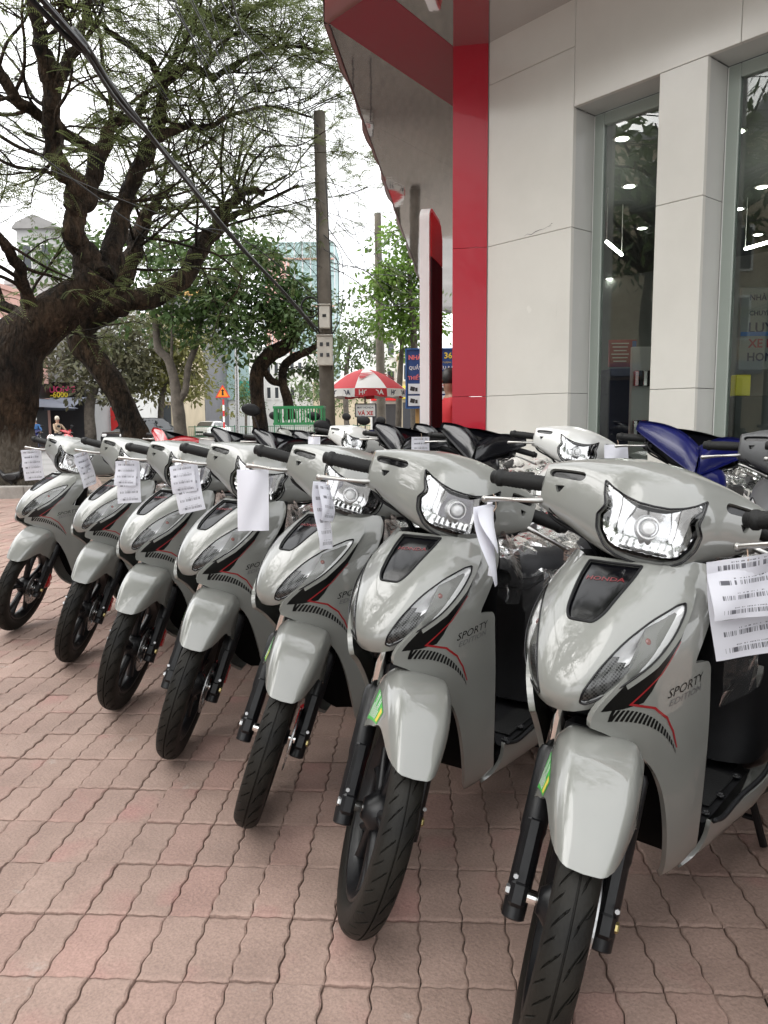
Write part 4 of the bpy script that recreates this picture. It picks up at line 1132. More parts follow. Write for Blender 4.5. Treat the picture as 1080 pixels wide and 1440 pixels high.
for nm, a0, a1, o0, o1 in (('showroom_back_wall', -6.1, 7.6, -7., -7.1), ('showroom_end_wall', 7.6, 7.7, -.34, -6.99)):
    wob(nm, 'interior_wall', a0, a1, o0, o1, .06, 3.70)['kind'] = 'structure'
def ceil_at(x, y, z): q = at(x, y, 1.); s = (z-1.2)/(q.z-1.2); return at(x, y, s)
DL = [(875, 195), (903, 321), (857, 392), (1037, 185), (1038, 294), (1037, 393), (895, 398), (881, 407), (868, 416), (856, 423), (897, 434), (1072, 263), (885, 262), (1066, 330), (1074, 380)]
for i, (x, y) in enumerate(DL):
    p = ceil_at(x, y, 3.692); b = MB(); b.lathe([(0, 0), (.055, 0), (.07, -.006), (.085, .002), (.085, .004)], 16, Matrix.Translation(p))
    dl = b.ob('downlight', 'frame_white'); tag(dl, 'round recessed downlight in the dark showroom ceiling', 'light', 'downlights in the showroom ceiling')
    b = MB(); b.lathe([(0, -.005), (.052, -.005), (.052, -.001), (0, -.001)], 14, Matrix.Translation(p)); b.ob('diffuser', 'lamp', dl)
for (xa, ya, xb, yb), lb_ in (((853, 340, 874, 358), 'slim white tube light hanging behind the window next to the red column'), ((1048, 350, 1092, 337), 'slim white tube light hanging behind the window past the tiled pillar')):
    pa, pb_ = ceil_at(xa, ya, 3.13), ceil_at(xb, yb, 3.13); b = MB(); b.cyl(pa, pb_, .018, seg=8); t = b.ob('tube_light', 'lamp'); tag(t, lb_, 'light')
    b = MB()
    for q in (pa, pb_): b.cyl(q+Vector((0, 0, .016)), Vector((q.x, q.y, 3.70)), .004, seg=5)
    b.ob('hanger', 'frame_white', t)
def card(name, x0, y0, x1, y1, Y, m, label, cat, th=.04, floor=False):
    """upright board facing the street window"""
    a = at(x0, y0, Y); c = at(x1, y1, Y); z1 = .06 if floor else c.z
    root = empty(name, ((a.x+c.x)/2, Y, z1)); tag(root, label, cat); b = MB(); b.box((0, 0, (a.z-z1)/2), (c.x-a.x, th, a.z-z1), bev=.006); b.ob('panel', m, root)
    return root, c.x-a.x, a.z-z1
pr_, w_, h_ = card('poster_board', 856, 478, 894, 516, 9.4, 'poster_red', 'dark red board with lines of print inside the showroom', 'board')
for k in range(6): b = MB(); b.box((-w_*.1, -.024, h_*(.86-.13*k)), (w_*(.62-.08*(k % 3)), .006, h_*.035)); b.ob('print_line', 'frame_white', pr_)
b = MB(); b.box((w_*.40, -.026, h_*.5), (w_*.14, .008, h_*.9)); b.ob('blue_strip', 'poster_blue', pr_)
ct_, w_, h_ = card('counter', 850, 520, 890, 590, 9.2, 'navy', 'dark blue counter standing below the red board', 'counter', .5, True)
sh_, w_, h_ = card('display_rack', 888, 488, 925, 590, 8.6, 'shelf_white', 'pale display rack hung with small goods beside the red board', 'rack', .06, True)
for k in range(12):
    b = MB(); b.box((-w_*.38+w_*.15*(k % 6), -.07, h_*(.82-.28*(k//6))), (.05, .06, .17), bev=.008); b.ob('hanging_item', ('paint_red', 'black_plastic', 'alloy', 'black_plastic')[k % 4], sh_)
bn_, w_, h_ = card('wall_banner', 1042, 405, 1120, 520, 7.2, 'banner_dim', 'white printed banner with dark lettering behind the second window', 'banner')
for k, (tx, m_) in enumerate((('NHÀ ĐẠI LÝ', 'navy'), ('CHUYÊN MÔN', 'navy'), ('LUYỆN', 'navy'), ('XE MÁY', 'poster_red'), ('HONDA', 'navy'))): text_ob('lettering', tx, m_, bn_, (0, -.022, h_*(.88-.18*k)), (1, 0, 0), (0, 0, 1), width=w_*.72, bold=.02)
b = MB(); b.box((0, -.024, h_*.44), (w_*.98, .006, h_*.05)); b.ob('blue_strip', 'poster_blue', bn_)
dk_, w_, h_ = card('display_desk', 1015, 558, 1110, 640, 6.4, 'interior_dark', 'dark display desk behind the second window', 'desk', .5, True)
q = at(1041, 548, 6.3); b = MB(); b.box((0, 0, .085), (.12, .10, .17), bev=.006); yb = b.ob('yellow_box', 'yellow_box'); yb.location = (q.x, 6.3, dk_.location.z+h_+.001); tag(yb, 'small bright yellow box standing on the dark display desk', 'box')
# scuffs on the tiles
mat('scuff', (.16, .155, .15), rough=.8)
def scuff(a0, z0, a1, z1, w_):
    b = MB(); n = 7; v = []; rg = random.Random(int(a0*1000))
    for i in range(n+1):
        t = i/n; ww = w_*math.sin(math.pi*min(1, t+.05))*rg.uniform(.3, 1); a = a0+(a1-a0)*t; z = z0+(z1-z0)*t+rg.gauss(0, .004); v += [WM @ Vector((a, .0012, z-ww)), WM @ Vector((a, .0012, z+ww))]
    b.add(v, [(2*i, 2*i+2, 2*i+3, 2*i+1) for i in range(n)]); o = b.ob('scuff_mark', 'scuff', bld); o.matrix_parent_inverse = Matrix.Translation(-WP)
for s_ in ((.40, 2.715, .70, 2.745, .004), (.66, 2.745, .71, 2.77, .003), (.755, 1.95, .762, 2.25, .012), (.74, 1.62, .735, 1.90, .005), (.03, 1.9, .035, 2.1, .006), (.03, 1.65, .032, 1.78, .004)): scuff(*s_)
# ------------------------------------------------------------------ trees
def bark_mat(name, c1, c2, pale=None):
    m = mat(name, c1, rough=.95, spec=.2); nt = m.node_tree; N = nt.nodes; L = nt.links; b = N['Principled BSDF']
    g = N.new('ShaderNodeNewGeometry'); mp = N.new('ShaderNodeMapping'); mp.inputs['Scale'].default_value = (9, 9, 3.2); L.new(g.outputs['Position'], mp.inputs['Vector'])
    n1 = N.new('ShaderNodeTexNoise'); n1.inputs['Scale'].default_value = 1.; n1.inputs['Detail'].default_value = 9; n1.inputs['Roughness'].default_value = .7; n1.inputs['Distortion'].default_value = .6; L.new(mp.outputs['Vector'], n1.inputs['Vector'])
    v = N.new('ShaderNodeTexVoronoi'); v.feature = 'DISTANCE_TO_EDGE'; v.inputs['Scale'].default_value = 1.6; L.new(mp.outputs['Vector'], v.inputs['Vector'])
    n2 = N.new('ShaderNodeTexNoise'); n2.inputs['Scale'].default_value = 1.7; n2.inputs['Detail'].default_value = 5; L.new(g.outputs['Position'], n2.inputs['Vector'])
    r = N.new('ShaderNodeValToRGB'); r.color_ramp.elements[0].position = .38; r.color_ramp.elements[0].color = (*c1, 1); r.color_ramp.elements[1].position = .66; r.color_ramp.elements[1].color = (*c2, 1); L.new(n1.outputs['Fac'], r.inputs['Fac'])
    r2 = N.new('ShaderNodeValToRGB'); r2.color_ramp.elements[0].position = .4; r2.color_ramp.elements[0].color = (.55, .55, .55, 1); r2.color_ramp.elements[1].position = .62; r2.color_ramp.elements[1].color = (1.25, 1.15, 1.0, 1); L.new(n2.outputs['Fac'], r2.inputs['Fac'])
    mu = N.new('ShaderNodeMix'); mu.data_type = 'RGBA'; mu.blend_type = 'MULTIPLY'; mu.inputs['Factor'].default_value = 1; L.new(r.outputs['Color'], mu.inputs['A']); L.new(r2.outputs['Color'], mu.inputs['B']); res = mu.outputs['Result']
    if pale:   # old limewash flaking off the foot
        sp = N.new('ShaderNodeSeparateXYZ'); L.new(g.outputs['Position'], sp.inputs[0]); ma = N.new('ShaderNodeMath'); ma.operation = 'MULTIPLY_ADD'; L.new(n1.outputs['Fac'], ma.inputs[0]); ma.inputs[1].default_value = 1.3; L.new(sp.outputs[2], ma.inputs[2])
        rr = N.new('ShaderNodeMapRange'); rr.inputs['From Min'].default_value = 1.75; rr.inputs['From Max'].default_value = 1.5; rr.inputs['To Min'].default_value = 0; rr.inputs['To Max'].default_value = .85; L.new(ma.outputs[0], rr.inputs['Value'])
        m2 = N.new('ShaderNodeMix'); m2.data_type = 'RGBA'; L.new(rr.outputs['Result'], m2.inputs['Factor']); L.new(res, m2.inputs['A']); m2.inputs['B'].default_value = (*pale, 1); res = m2.outputs['Result']
    L.new(res, b.inputs['Base Color'])
    ad = N.new('ShaderNodeMath'); ad.operation = 'ADD'; L.new(n1.outputs['Fac'], ad.inputs[0]); L.new(v.outputs['Distance'], ad.inputs[1])
    bp = N.new('ShaderNodeBump'); bp.inputs['Strength'].default_value = 1; bp.inputs['Distance'].default_value = .09; L.new(ad.outputs[0], bp.inputs['Height']); L.new(bp.outputs['Normal'], b.inputs['Normal'])
bark_mat('bark_dark', (.011, .009, .007), (.065, .046, .033)); bark_mat('bark_old', (.011, .009, .007), (.068, .048, .035), (.15, .13, .105))
mat('bark_grey', (.10, .085, .07), rough=.95, vary=.4, vscale=5., bump=.9, bscale=18., detail=10)
mat('bark_pale_foot', (.22, .19, .155), rough=.95, vary=.5, vscale=5., bump=1., bscale=18.)
def leaf_mat(name, c1, c2, rough=.5, tr=.35):
    m = mat(name, c1, rough=rough, vary=1., var2=c2, vscale=1.3, spec=.3)
    nt = m.node_tree; N = nt.nodes; L = nt.links; b = N['Principled BSDF']; out = N['Material Output']
    t = N.new('ShaderNodeBsdfTranslucent'); mx = N.new('ShaderNodeMixShader'); mx.inputs['Fac'].default_value = tr
    lk = b.inputs['Base Color'].links[0].from_socket; L.new(lk, t.inputs['Color']); L.new(b.outputs[0], mx.inputs[1]); L.new(t.outputs[0], mx.inputs[2]); L.new(mx.outputs[0], out.inputs['Surface'])
    return m
leaf_mat('leaf_feather', (.085, .11, .040), (.19, .22, .09), tr=.5)
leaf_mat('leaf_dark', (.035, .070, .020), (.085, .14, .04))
leaf_mat('leaf_yellow', (.12, .125, .035), (.22, .21, .075))
leaf_mat('leaf_grey', (.075, .085, .05), (.17, .155, .09))
leaf_mat('leaf_bright', (.09, .17, .03), (.19, .30, .06), tr=.5)
leaf_mat('leaf_mid', (.065, .105, .04), (.13, .18, .065))

def limb_mesh(b, pts, rad, seg=9, rough=.0, rng=rnd):
    P = spline(pts, 5); n = len(P); rr = np.interp(np.linspace(0, 1, n), np.linspace(0, 1, len(rad)), rad)
    v, f = tube(P, list(rr), seg, True)
    out = []
    ph = [rng.uniform(0, 6.28) for _ in range(6)]
    for i, p in enumerate(v):
        k = i//seg
        if k < n:
            a = 2*math.pi*(i % seg)/seg
            q = 1+rough*(.5*math.sin(3*a+k*.5+ph[0])+.35*math.sin(5*a-k*.9+ph[1])+.4*math.sin(k*.7+ph[2])+.35*math.sin(2*a+k*1.7+ph[3]))
            out.append(P[k]+(p-P[k])*q)
        else: out.append(p)
    b.add(out, f)
    return P, rr
class Leaves:
    def __init__(s): s.v = []; s.f = []
    def leaf(s, p, d, w, l, nrm):
        side = d.cross(nrm); side = side.normalized()*w if side.length > 1e-6 else Vector((w, 0, 0))
        o = len(s.v); s.v += [p, p+d*(l*.5)+side*.5, p+d*l, p+d*(l*.5)-side*.5]; s.f.append((o, o+1, o+2, o+3))
    def spray(s, p, d, L, n, w, l, rng, droop=.25):
        """one feathery compound leaf"""
        d = d.normalized(); up = Vector((rng.gauss(0, .5), rng.gauss(0, .5), 1)).normalized(); side = d.cross(up).normalized()
        for i in range(n):
            t = (i+1)/n; q = p+d*(L*t)-Vector((0, 0, droop*L*t*t))
            for sg in (-1, 1):
                dd = (side*sg+d*.55+Vector((0, 0, -.25))).normalized()
                s.leaf(q, dd, w, l*(1-.4*abs(t-.5)), up)
    def cluster(s, p, r, n, w, l, rng, flatk=.7):
        for _ in range(n):
            d = Vector((rng.gauss(0, 1), rng.gauss(0, 1), rng.gauss(0, 1)*flatk)); 
            if d.length < 1e-3: continue
            q = p+d*(r*.5); dd = (d.normalized()+Vector((0, 0, -.5))+Vector((rng.gauss(0, .4), rng.gauss(0, .4), rng.gauss(0, .3)))).normalized()
            nn = Vector((rng.gauss(0, .6), rng.gauss(0, .6), 1)).normalized()
            s.leaf(q, dd, w*rng.uniform(.7, 1.2), l*rng.uniform(.7, 1.2), nn)
    def ob(s, name, m, parent): return link(name, mesh(name, s.v, s.f, False), m, parent, kind='stuff')
def grow(b, L, p, d, length, r, depth, rng, leaf, spread=.7, nseg=4, up=.12, kids=3):
    pts = [p]; q = Vector(p); dd = Vector(d).normalized()
    for i in range(nseg):
        dd = (dd+Vector((rng.gauss(0, .22), rng.gauss(0, .22), rng.gauss(0, .18)+up*.5))).normalized(); q = q+dd*(length/nseg); pts.append(q)
    limb_mesh(b, pts, [r, r*.55], 5 if r < .03 else 7, 0, rng)
    if depth == 0:
        leaf(L, pts, dd, rng); return
    for k in range(kids):
        i = rng.randint(1, nseg); base = pts[i]
        ax = Vector((rng.gauss(0, 1), rng.gauss(0, 1), rng.gauss(0, .6))).normalized()
        nd = (dd*(1-spread*.5)+ax*spread).normalized()
        grow(b, L, base, nd, length*rng.uniform(.55, .8), max(.004, r*.5), depth-1, rng, leaf, spread, nseg, up, kids)
    leaf(L, pts[-2:], dd, rng)
def feather(nsp, L_=.34, n=11, w=.016, l=.062):
    def f(L, pts, dd, rng):
        for _ in range(nsp):
            p = pts[rng.randint(0, len(pts)-1)]; d = (dd*.5+Vector((rng.gauss(0, 1), rng.gauss(0, 1), rng.gauss(0, .35)))).normalized()
            L.spray(p, d, L_*rng.uniform(.7, 1.3), n, w, l, rng)
    return f
def broad(n, r=.35, w=.05, l=.12):
    def f(L, pts, dd, rng):
        for p in pts[1:]: L.cluster(p, r, n, w, l, rng)
    return f
def px_limb(lst, Y):
    """limb given as (photo x, photo y, extra distance, width in photo pixels) at distance Y"""
    pts = []; rad = []
    for x, y, dy, wd in lst:
        D = Y+dy; pts.append(at(x, y, D)); rad.append(wd/2*D/1075)
    return pts, rad
def big_tree(name, base, limbs, Y, label, bark, leafm, leaf, seed, twigs, length=1.6, group=None, rough=.10, up=.1, kids=3, depth=2, foot=None, seg=12):
    rng = random.Random(seed); root = empty(name, base); tag(root, label, 'tree', group)
    b = MB(); L = Leaves(); tb = MB()
    for li, (lst, tw) in enumerate(limbs):
        pts, rad = px_limb(lst, Y)
        if li:
            rad = [q*.86 for q in rad]; P0 = spline(pts, 3); r0 = np.interp(np.linspace(0, 1, len(P0)), np.linspace(0, 1, len(rad)), rad)
            pts = [P0[0]]+[q+Vector((rng.gauss(0, .20), rng.gauss(0, .20), rng.gauss(0, .18)))*float(r0[k+1]) for k, q in enumerate(P0[1:])]; rad = [float(q*rng.uniform(.95, 1.05)) for q in r0]
        tw = int(tw*1.5); P, rr = limb_mesh(b, pts, rad, seg, rough, rng)
        n = len(P)
        for k in range(tw):
            i = int(n*rng.uniform(.35, 1)); i = min(i, n-1); p = P[i]
            t = (P[min(i+1, n-1)]-P[max(i-1, 0)]).normalized()
            d = (t*.4+Vector((rng.gauss(0, .8), rng.gauss(0, .8), rng.gauss(.2, .5)))).normalized()
            grow(tb, L, p, d, length*rng.uniform(.7, 1.25), max(.012, rr[i]*.35 if rr[i] < .12 else .035), depth, rng, leaf, up=up, kids=kids)
    inv = Matrix.Translation(-Vector(base))
    tr = b.ob('trunk', bark, root, smooth=True); tr.matrix_parent_inverse = inv
    tw_ = tb.ob('twigs', bark, root, smooth=True, kind='stuff'); tw_.matrix_parent_inverse = inv
    cr = L.ob('crown', leafm, root); cr.matrix_parent_inverse = inv
    return root
# the two old trees on the left
T1Y = 13.5
b1 = at(0, 690, T1Y); b1.z = 0
big_tree('old_street_tree', b1, [
 ([(-14, 706, 0, 135), (-8, 650, 0, 110), (0, 560, 0, 98), (24, 490, 0, 84), (66, 448, 0, 60), (115, 415, .1, 54), (138, 385, .1, 52)], 0),
 ([(136, 392, .1, 50), (118, 360, 0, 40), (104, 318, -.1, 34), (110, 285, -.1, 33), (92, 245, -.3, 28), (72, 200, -.5, 26), (70, 140, -.8, 26), (64, 85, -1., 26), (50, 30, -1.3, 20), (40, -40, -1.5, 15)], 8),
 ([(110, 288, -.1, 32), (128, 255, .1, 27), (140, 218, .3, 26), (160, 172, .5, 16), (190, 165, .8, 13), (205, 130, 1., 10)], 5),
 ([(140, 222, .3, 22), (105, 195, .2, 16), (70, 170, -.2, 16), (35, 150, -.6, 18), (8, 120, -.9, 18), (-20, 60, -1.2, 15)], 4),
 ([(70, 150, -.8, 22), (90, 95, -.4, 18), (112, 60, -.2, 15), (120, 10, 0, 12), (130, -50, 0, 9)], 6),
 ([(142, 390, .2, 44), (160, 350, .6, 34), (172, 300, .8, 26), (185, 255, 1, 24), (215, 200, 1.2, 20), (228, 140, 1.4, 16), (226, 110, 1.5, 13), (200, 75, 1.2, 11), (160, 50, 1, 9), (140, 30, .8, 7)], 8),
 ([(218, 195, 1.2, 18), (255, 178, 1.5, 13), (290, 178, 1.8, 9), (330, 160, 2.2, 6)], 7),
 ([(228, 118, 1.4, 14), (260, 95, 1.5, 12), (285, 100, 1.6, 12), (300, 112, 1.7, 10)], 6),
 ([(300, 112, 1.7, 9), (350, 80, 2., 7), (410, 65, 2.4, 5), (460, 75, 2.7, 3)], 8),
 ([(330, 160, 2.2, 6), (380, 150, 2.6, 5), (440, 165, 3., 3)], 8),
 ([(226, 110, 1.5, 10), (270, 50, 1.7, 8), (330, 20, 2., 6), (400, -5, 2.2, 4)], 8),
 ([(60, 455, 0, 34), (35, 410, -.4, 20), (20, 365, -.8, 18), (-5, 330, -1.2, 15)], 4),
 ([(52, 468, 0, 26), (20, 440, .2, 18), (-20, 420, .4, 16)], 2),
], T1Y, 'old gnarled feathery-leaved street tree rising from a pale foot in the planting bed', 'bark_old', 'leaf_feather', feather(7), 11, 0, length=1.9, rough=.11, group=None)
T2Y = 16.5
b2 = at(195, 640, T2Y); b2.z = -.05
big_tree('leaning_street_tree', b2, [
 ([(206, 650, 0, 44), (186, 600, 0, 34), (166, 552, 0, 33), (138, 512, 0, 34), (116, 482, 0, 38), (120, 452, 0, 40), (150, 428, 0, 44)], 0),
 ([(135, 440, 0, 44), (165, 408, .2, 36), (182, 370, .5, 30), (198, 320, .8, 24), (215, 290, 1., 16), (240, 262, 1.3, 10)], 8),
 ([(150, 430, 0, 36), (200, 422, .4, 34), (248, 400, .8, 30), (282, 350, 1.2, 26), (305, 318, 1.4, 22), (322, 290, 1.5, 17), (350, 268, 1.8, 13), (372, 274, 2., 8)], 10),
 ([(312, 310, 1.4, 16), (335, 300, 1.7, 10), (360, 290, 2., 7), (420, 260, 2.3, 4)], 7),
], T2Y, 'dark leaning tree with a bent trunk just behind the old gnarled one', 'bark_dark', 'leaf_feather', feather(7), 23, 0, length=2.2, rough=.10)
# broad-leaved tree with a forked slim trunk
def simple_tree(name, px, Y, limbs, label, bark, leafm, blobs, seed, w=.09, l=.2, n=60, group=None, zb=-.1):
    """limbs as pixel polylines; blobs are (photo x, y, extra distance, radius m, leaves)"""
    rng = random.Random(seed); base = at(px[0], px[1], Y); base.z = zb
    root = empty(name, base); tag(root, label, 'tree', group); inv = Matrix.Translation(-base)
    b = MB(); L = Leaves()
    for lst in limbs:
        pts, rad = px_limb(lst, Y)
        limb_mesh(b, pts, rad, 8, .06, rng)
    for x, y, dy, r, k in blobs:
        c = at(x, y, Y+dy)
        sub = [c+Vector((rng.gauss(0, .55), rng.gauss(0, .55), rng.gauss(0, .45)))*r for _ in range(max(6, k//n))]
        for q in sub:
            if rng.random() < .5: limb_mesh(b, [c+(q-c)*.1, c+(q-c)*.55+Vector((0, 0, -.06*r)), q], [.02, .008], 4, 0, rng)
            L.cluster(q, r*.42, n, w, l, rng)
    t = b.ob('trunk', bark, root, smooth=True); t.matrix_parent_inverse = inv
    c = L.ob('crown', leafm, root); c.matrix_parent_inverse = inv
    return root
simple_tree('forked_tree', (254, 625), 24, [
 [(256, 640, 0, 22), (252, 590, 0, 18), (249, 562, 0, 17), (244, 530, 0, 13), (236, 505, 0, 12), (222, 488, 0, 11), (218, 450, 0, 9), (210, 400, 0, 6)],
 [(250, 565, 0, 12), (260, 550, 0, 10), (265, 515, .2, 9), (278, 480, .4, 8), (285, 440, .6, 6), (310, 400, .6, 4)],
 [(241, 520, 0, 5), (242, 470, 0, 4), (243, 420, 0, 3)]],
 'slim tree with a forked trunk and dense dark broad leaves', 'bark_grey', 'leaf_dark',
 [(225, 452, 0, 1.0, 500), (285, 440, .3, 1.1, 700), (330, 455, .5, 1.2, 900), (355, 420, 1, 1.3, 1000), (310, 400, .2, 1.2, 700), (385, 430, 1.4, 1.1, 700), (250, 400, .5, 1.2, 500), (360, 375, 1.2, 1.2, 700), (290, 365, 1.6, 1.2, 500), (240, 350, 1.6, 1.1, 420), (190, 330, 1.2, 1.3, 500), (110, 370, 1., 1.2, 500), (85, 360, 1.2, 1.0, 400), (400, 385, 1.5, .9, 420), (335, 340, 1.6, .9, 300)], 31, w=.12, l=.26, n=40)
simple_tree('crooked_dark_tree', (365, 600), 25, [
 [(372, 640, 0, 24), (366, 600, 0, 21), (362, 560, 0, 20), (362, 525, 0, 20), (378, 500, 0, 22), (400, 488, 0, 20), (415, 470, 0, 16), (405, 440, .2, 10), (390, 420, .2, 7)],
 [(408, 590, 0, 18), (405, 565, 0, 14), (398, 540, 0, 12), (400, 515, 0, 12), (418, 500, 0, 12), (440, 490, .2, 9), (455, 470, .4, 6)],
 [(372, 522, 0, 10), (382, 535, 0, 10), (395, 540, 0, 9)], [(400, 490, 0, 12), (425, 462, .3, 8), (440, 440, .5, 5)]],
 'crooked dark tree with twin trunks and thin foliage near the utility pole', 'bark_dark', 'leaf_mid',
 [(400, 452, 0, .9, 380), (430, 440, .4, .9, 320), (372, 455, .3, .8, 260), (440, 475, .4, .7, 200), (415, 415, .6, .9, 260), (470, 430, 1, 1., 300), (420, 515, .3, .6, 150), (440, 520, .5, .5, 100)], 37, w=.09, l=.22, n=30)
simple_tree('bright_green_tree', (580, 600), 26, [
 [(585, 640, 0, 14), (583, 560, 0, 12), (582, 480, 0, 10), (578, 420, 0, 8), (575, 360, 0, 5)], [(560, 620, .3, 9), (562, 540, .3, 8), (566, 470, .3, 6)]],
 'tall bright green conical tree growing beyond the canopy edge', 'bark_grey', 'leaf_bright',
 [(570, 345, 0, .75, 420), (558, 375, 0, .8, 480), (590, 385, .3, 1., 600), (552, 405, 0, .8, 480), (580, 420, .3, 1.1, 700), (556, 435, .2, .9, 520), (595, 450, .4, 1.1, 600), (570, 465, .2, 1., 520), (548, 395, -.2, .5, 200), (600, 340, .5, .9, 350), (540, 385, 0, .4, 140), (575, 318, .2, .5, 200)], 41, w=.11, l=.22, n=36)
for i, (x0, y0, Y, lab, lm, blobs, tr) in enumerate([
 (215, 615, 42, 'rounded yellowish green tree by the far shop fronts', 'leaf_yellow', [(225, 500, 0, 1.9, 900), (255, 490, 0, 1.7, 900), (275, 525, 0, 1.5, 700), (240, 540, .5, 1.6, 700), (200, 520, .5, 1.5, 600), (262, 460, 0, 1.2, 450)], [(225, 615, 0, 9), (228, 560, 0, 8), (240, 520, 0, 6)]),
 (150, 610, 40, 'grey green bushy tree behind the leaning trunk', 'leaf_grey', [(150, 480, 0, 1.9, 1000), (185, 470, 0, 1.8, 900), (120, 510, 0, 1.5, 700), (170, 520, 0, 1.9, 900), (200, 500, .4, 1.6, 700), (90, 500, .4, 1.4, 600), (140, 540, 0, 1.3, 450)], [(128, 620, 0, 16), (126, 575, 0, 15), (135, 540, 0, 10)]),
 (485, 600, 48, 'thin pale tree across the street behind the utility pole', 'leaf_mid', [(490, 470, 0, 2.0, 500), (505, 510, 0, 1.8, 380), (470, 500, 0, 1.8, 380), (520, 450, 0, 1.6, 300), (440, 540, 0, 1.4, 300), (525, 490, 0, 1.4, 250)], [(488, 610, 0, 8), (486, 540, 0, 7), (492, 480, 0, 5)]),
 (345, 600, 75, 'small far tree standing beside the median fence', 'leaf_mid', [(345, 545, 0, 1.8, 400), (352, 560, 0, 1.5, 300), (335, 560, 0, 1.4, 250)], [(346, 612, 0, 4), (346, 570, 0, 3)]),
 (450, 600, 70, 'low far tree between the crooked trunks and the umbrella', 'leaf_mid', [(450, 555, 0, 2.2, 450), (470, 560, 0, 1.8, 300), (430, 560, 0, 1.8, 300)], [(450, 612, 0, 5), (450, 570, 0, 4)])]):
    simple_tree('far_tree', (x0, y0), Y, [tr], lab, 'bark_grey', lm, blobs, 50+i, w=.16, l=.34, n=30)

# unseen street trees behind and beside the viewer, added for their dark reflections
rt = random.Random(77); LT = Leaves(); bt = MB()
for (tx, ty, th, tr_) in ((-7.5, -9., 6.5, 2.6), (-10.5, 3.5, 7.2, 3.0), (2.5, -13, 7., 3.2), (-16., -8, 8., 4.), (9.5, -15, 7.5, 3.6), (-19, 3, 8., 3.6), (-3, -17, 8, 4.)):
    limb_mesh(bt, [(tx, ty, -.15), (tx+.2, ty, 2.2), (tx-.2, ty+.2, 4.2), (tx, ty, th)], [.30, .24, .18, .06], 8, .08, rt)
    for k in range(26):
        a = rt.uniform(0, 6.28); rr_ = tr_*math.sqrt(rt.random()); q = Vector((tx+rr_*math.cos(a), ty+rr_*math.sin(a), th+rt.uniform(-1.6, 1.4)*(1-.3*rr_/tr_)))
        limb_mesh(bt, [(tx, ty, th-2.2), (tx*.5+q.x*.5, ty*.5+q.y*.5, th-.9), q], [.09, .05, .015], 5, 0, rt)
        LT.cluster(q, 1.25, 46, .16, .42, rt)
o_ = bt.ob('reflection_trunks', 'bark_dark', kind='stuff', smooth=True); o2_ = LT.ob('reflection_foliage', 'leaf_mid', o_)
# another old tree of the row stands beside the viewer and hangs over the scooters
ov = copy_tree(bpy.data.objects['old_street_tree']); ov.location = (-5.4, .9, 0); ov.rotation_euler = (0, 0, R(-8)); tag(ov, 'old feathery tree overhanging the front row of grey scooters', 'tree')
for ch in ov.children: ch.matrix_parent_inverse = Matrix.Translation(-b1)
# planting bed with its kerb
bb = MB(); bb.box((-8.2, 14.2, -.02), (6.9, 3.5, .20)); tag(bb.ob('planting_bed', 'soil'), 'bare soil planting bed around the old tree', 'planting bed')
kb = empty('kerb', (-8.2, 12.35, 0)); tag(kb, 'low concrete kerb along the bare planting bed', 'kerb')
for k in range(9):
    b = MB(); b.box((-3.45+.78*k, .0, .07), (.772, .16, .26), bev=.015); b.ob('kerb_stone', 'concrete', kb)

# ------------------------------------------------------------------ utility pole, meters, cables
mat('pole_concrete', (.105, .09, .072), rough=.9, vary=.35, vscale=2.5, bump=.5, bscale=25.)
mat('meter_box', (.52, .49, .43), rough=.5, vary=.12, vscale=5.)
mat('meter_glass', (.02, .02, .02), rough=.15)
mat('cable_black', (.006, .006, .007), rough=.5)
PY = 16.
pb = at(462, 600, PY); pb.z = 0
pole = empty('utility_pole', pb); tag(pole, 'weathered concrete utility pole carrying meter boxes and looped cables', 'utility pole')
pinv = Matrix.Translation(-pb)
ptop = at(449, 158, PY)
def ppart(b, name, m, **k):
    o = b.ob(name, m, pole, **k); o.matrix_parent_inverse = pinv; return o
b = MB(); b.tube([pb+Vector((0, 0, -.1)), pb*.5+ptop*.5, ptop], [.165, .145, .115], 14); ppart(b, 'shaft', 'pole_concrete', sharp=40)
def meter(x0, y0, x1, y1, nw, nh):
    D = PY-.24; a = at(x0, y0, D); c = at(x1, y1, D); ctr = (a+c)/2; w_, h_ = abs(c.x-a.x), abs(c.z-a.z)
    b = MB(); b.box(ctr, (w_, .18, h_), bev=.012); mo = ppart(b, 'meter_box', 'meter_box')
    b = MB(); b.box(ctr+Vector((0, -.012, h_*.5+.012)), (w_+.04, .22, .02), bev=.004); o = b.ob('lid', 'meter_box', mo)
    for i in range(nw):
        for j in range(nh):
            q = ctr+Vector(((i-(nw-1)/2)*w_*.42, -.094, (j-(nh-1)/2)*h_*.36+.02)); b = MB(); b.box(q, (w_*.2 if nw > 1 else w_*.36, .014, h_*.13), bev=.003); b.ob('meter_window', 'meter_glass', mo)
meter(446, 473, 468, 514, 2, 2); meter(449, 430, 464, 462, 1, 1)
def cable(pts, r, name='cable', seg=6):
    b = MB(); b.tube(spline(pts, 8), r, seg); ppart(b, name, 'cable_black', smooth=True)
rc = random.Random(9)
anc = at(449, 466, PY-.18)
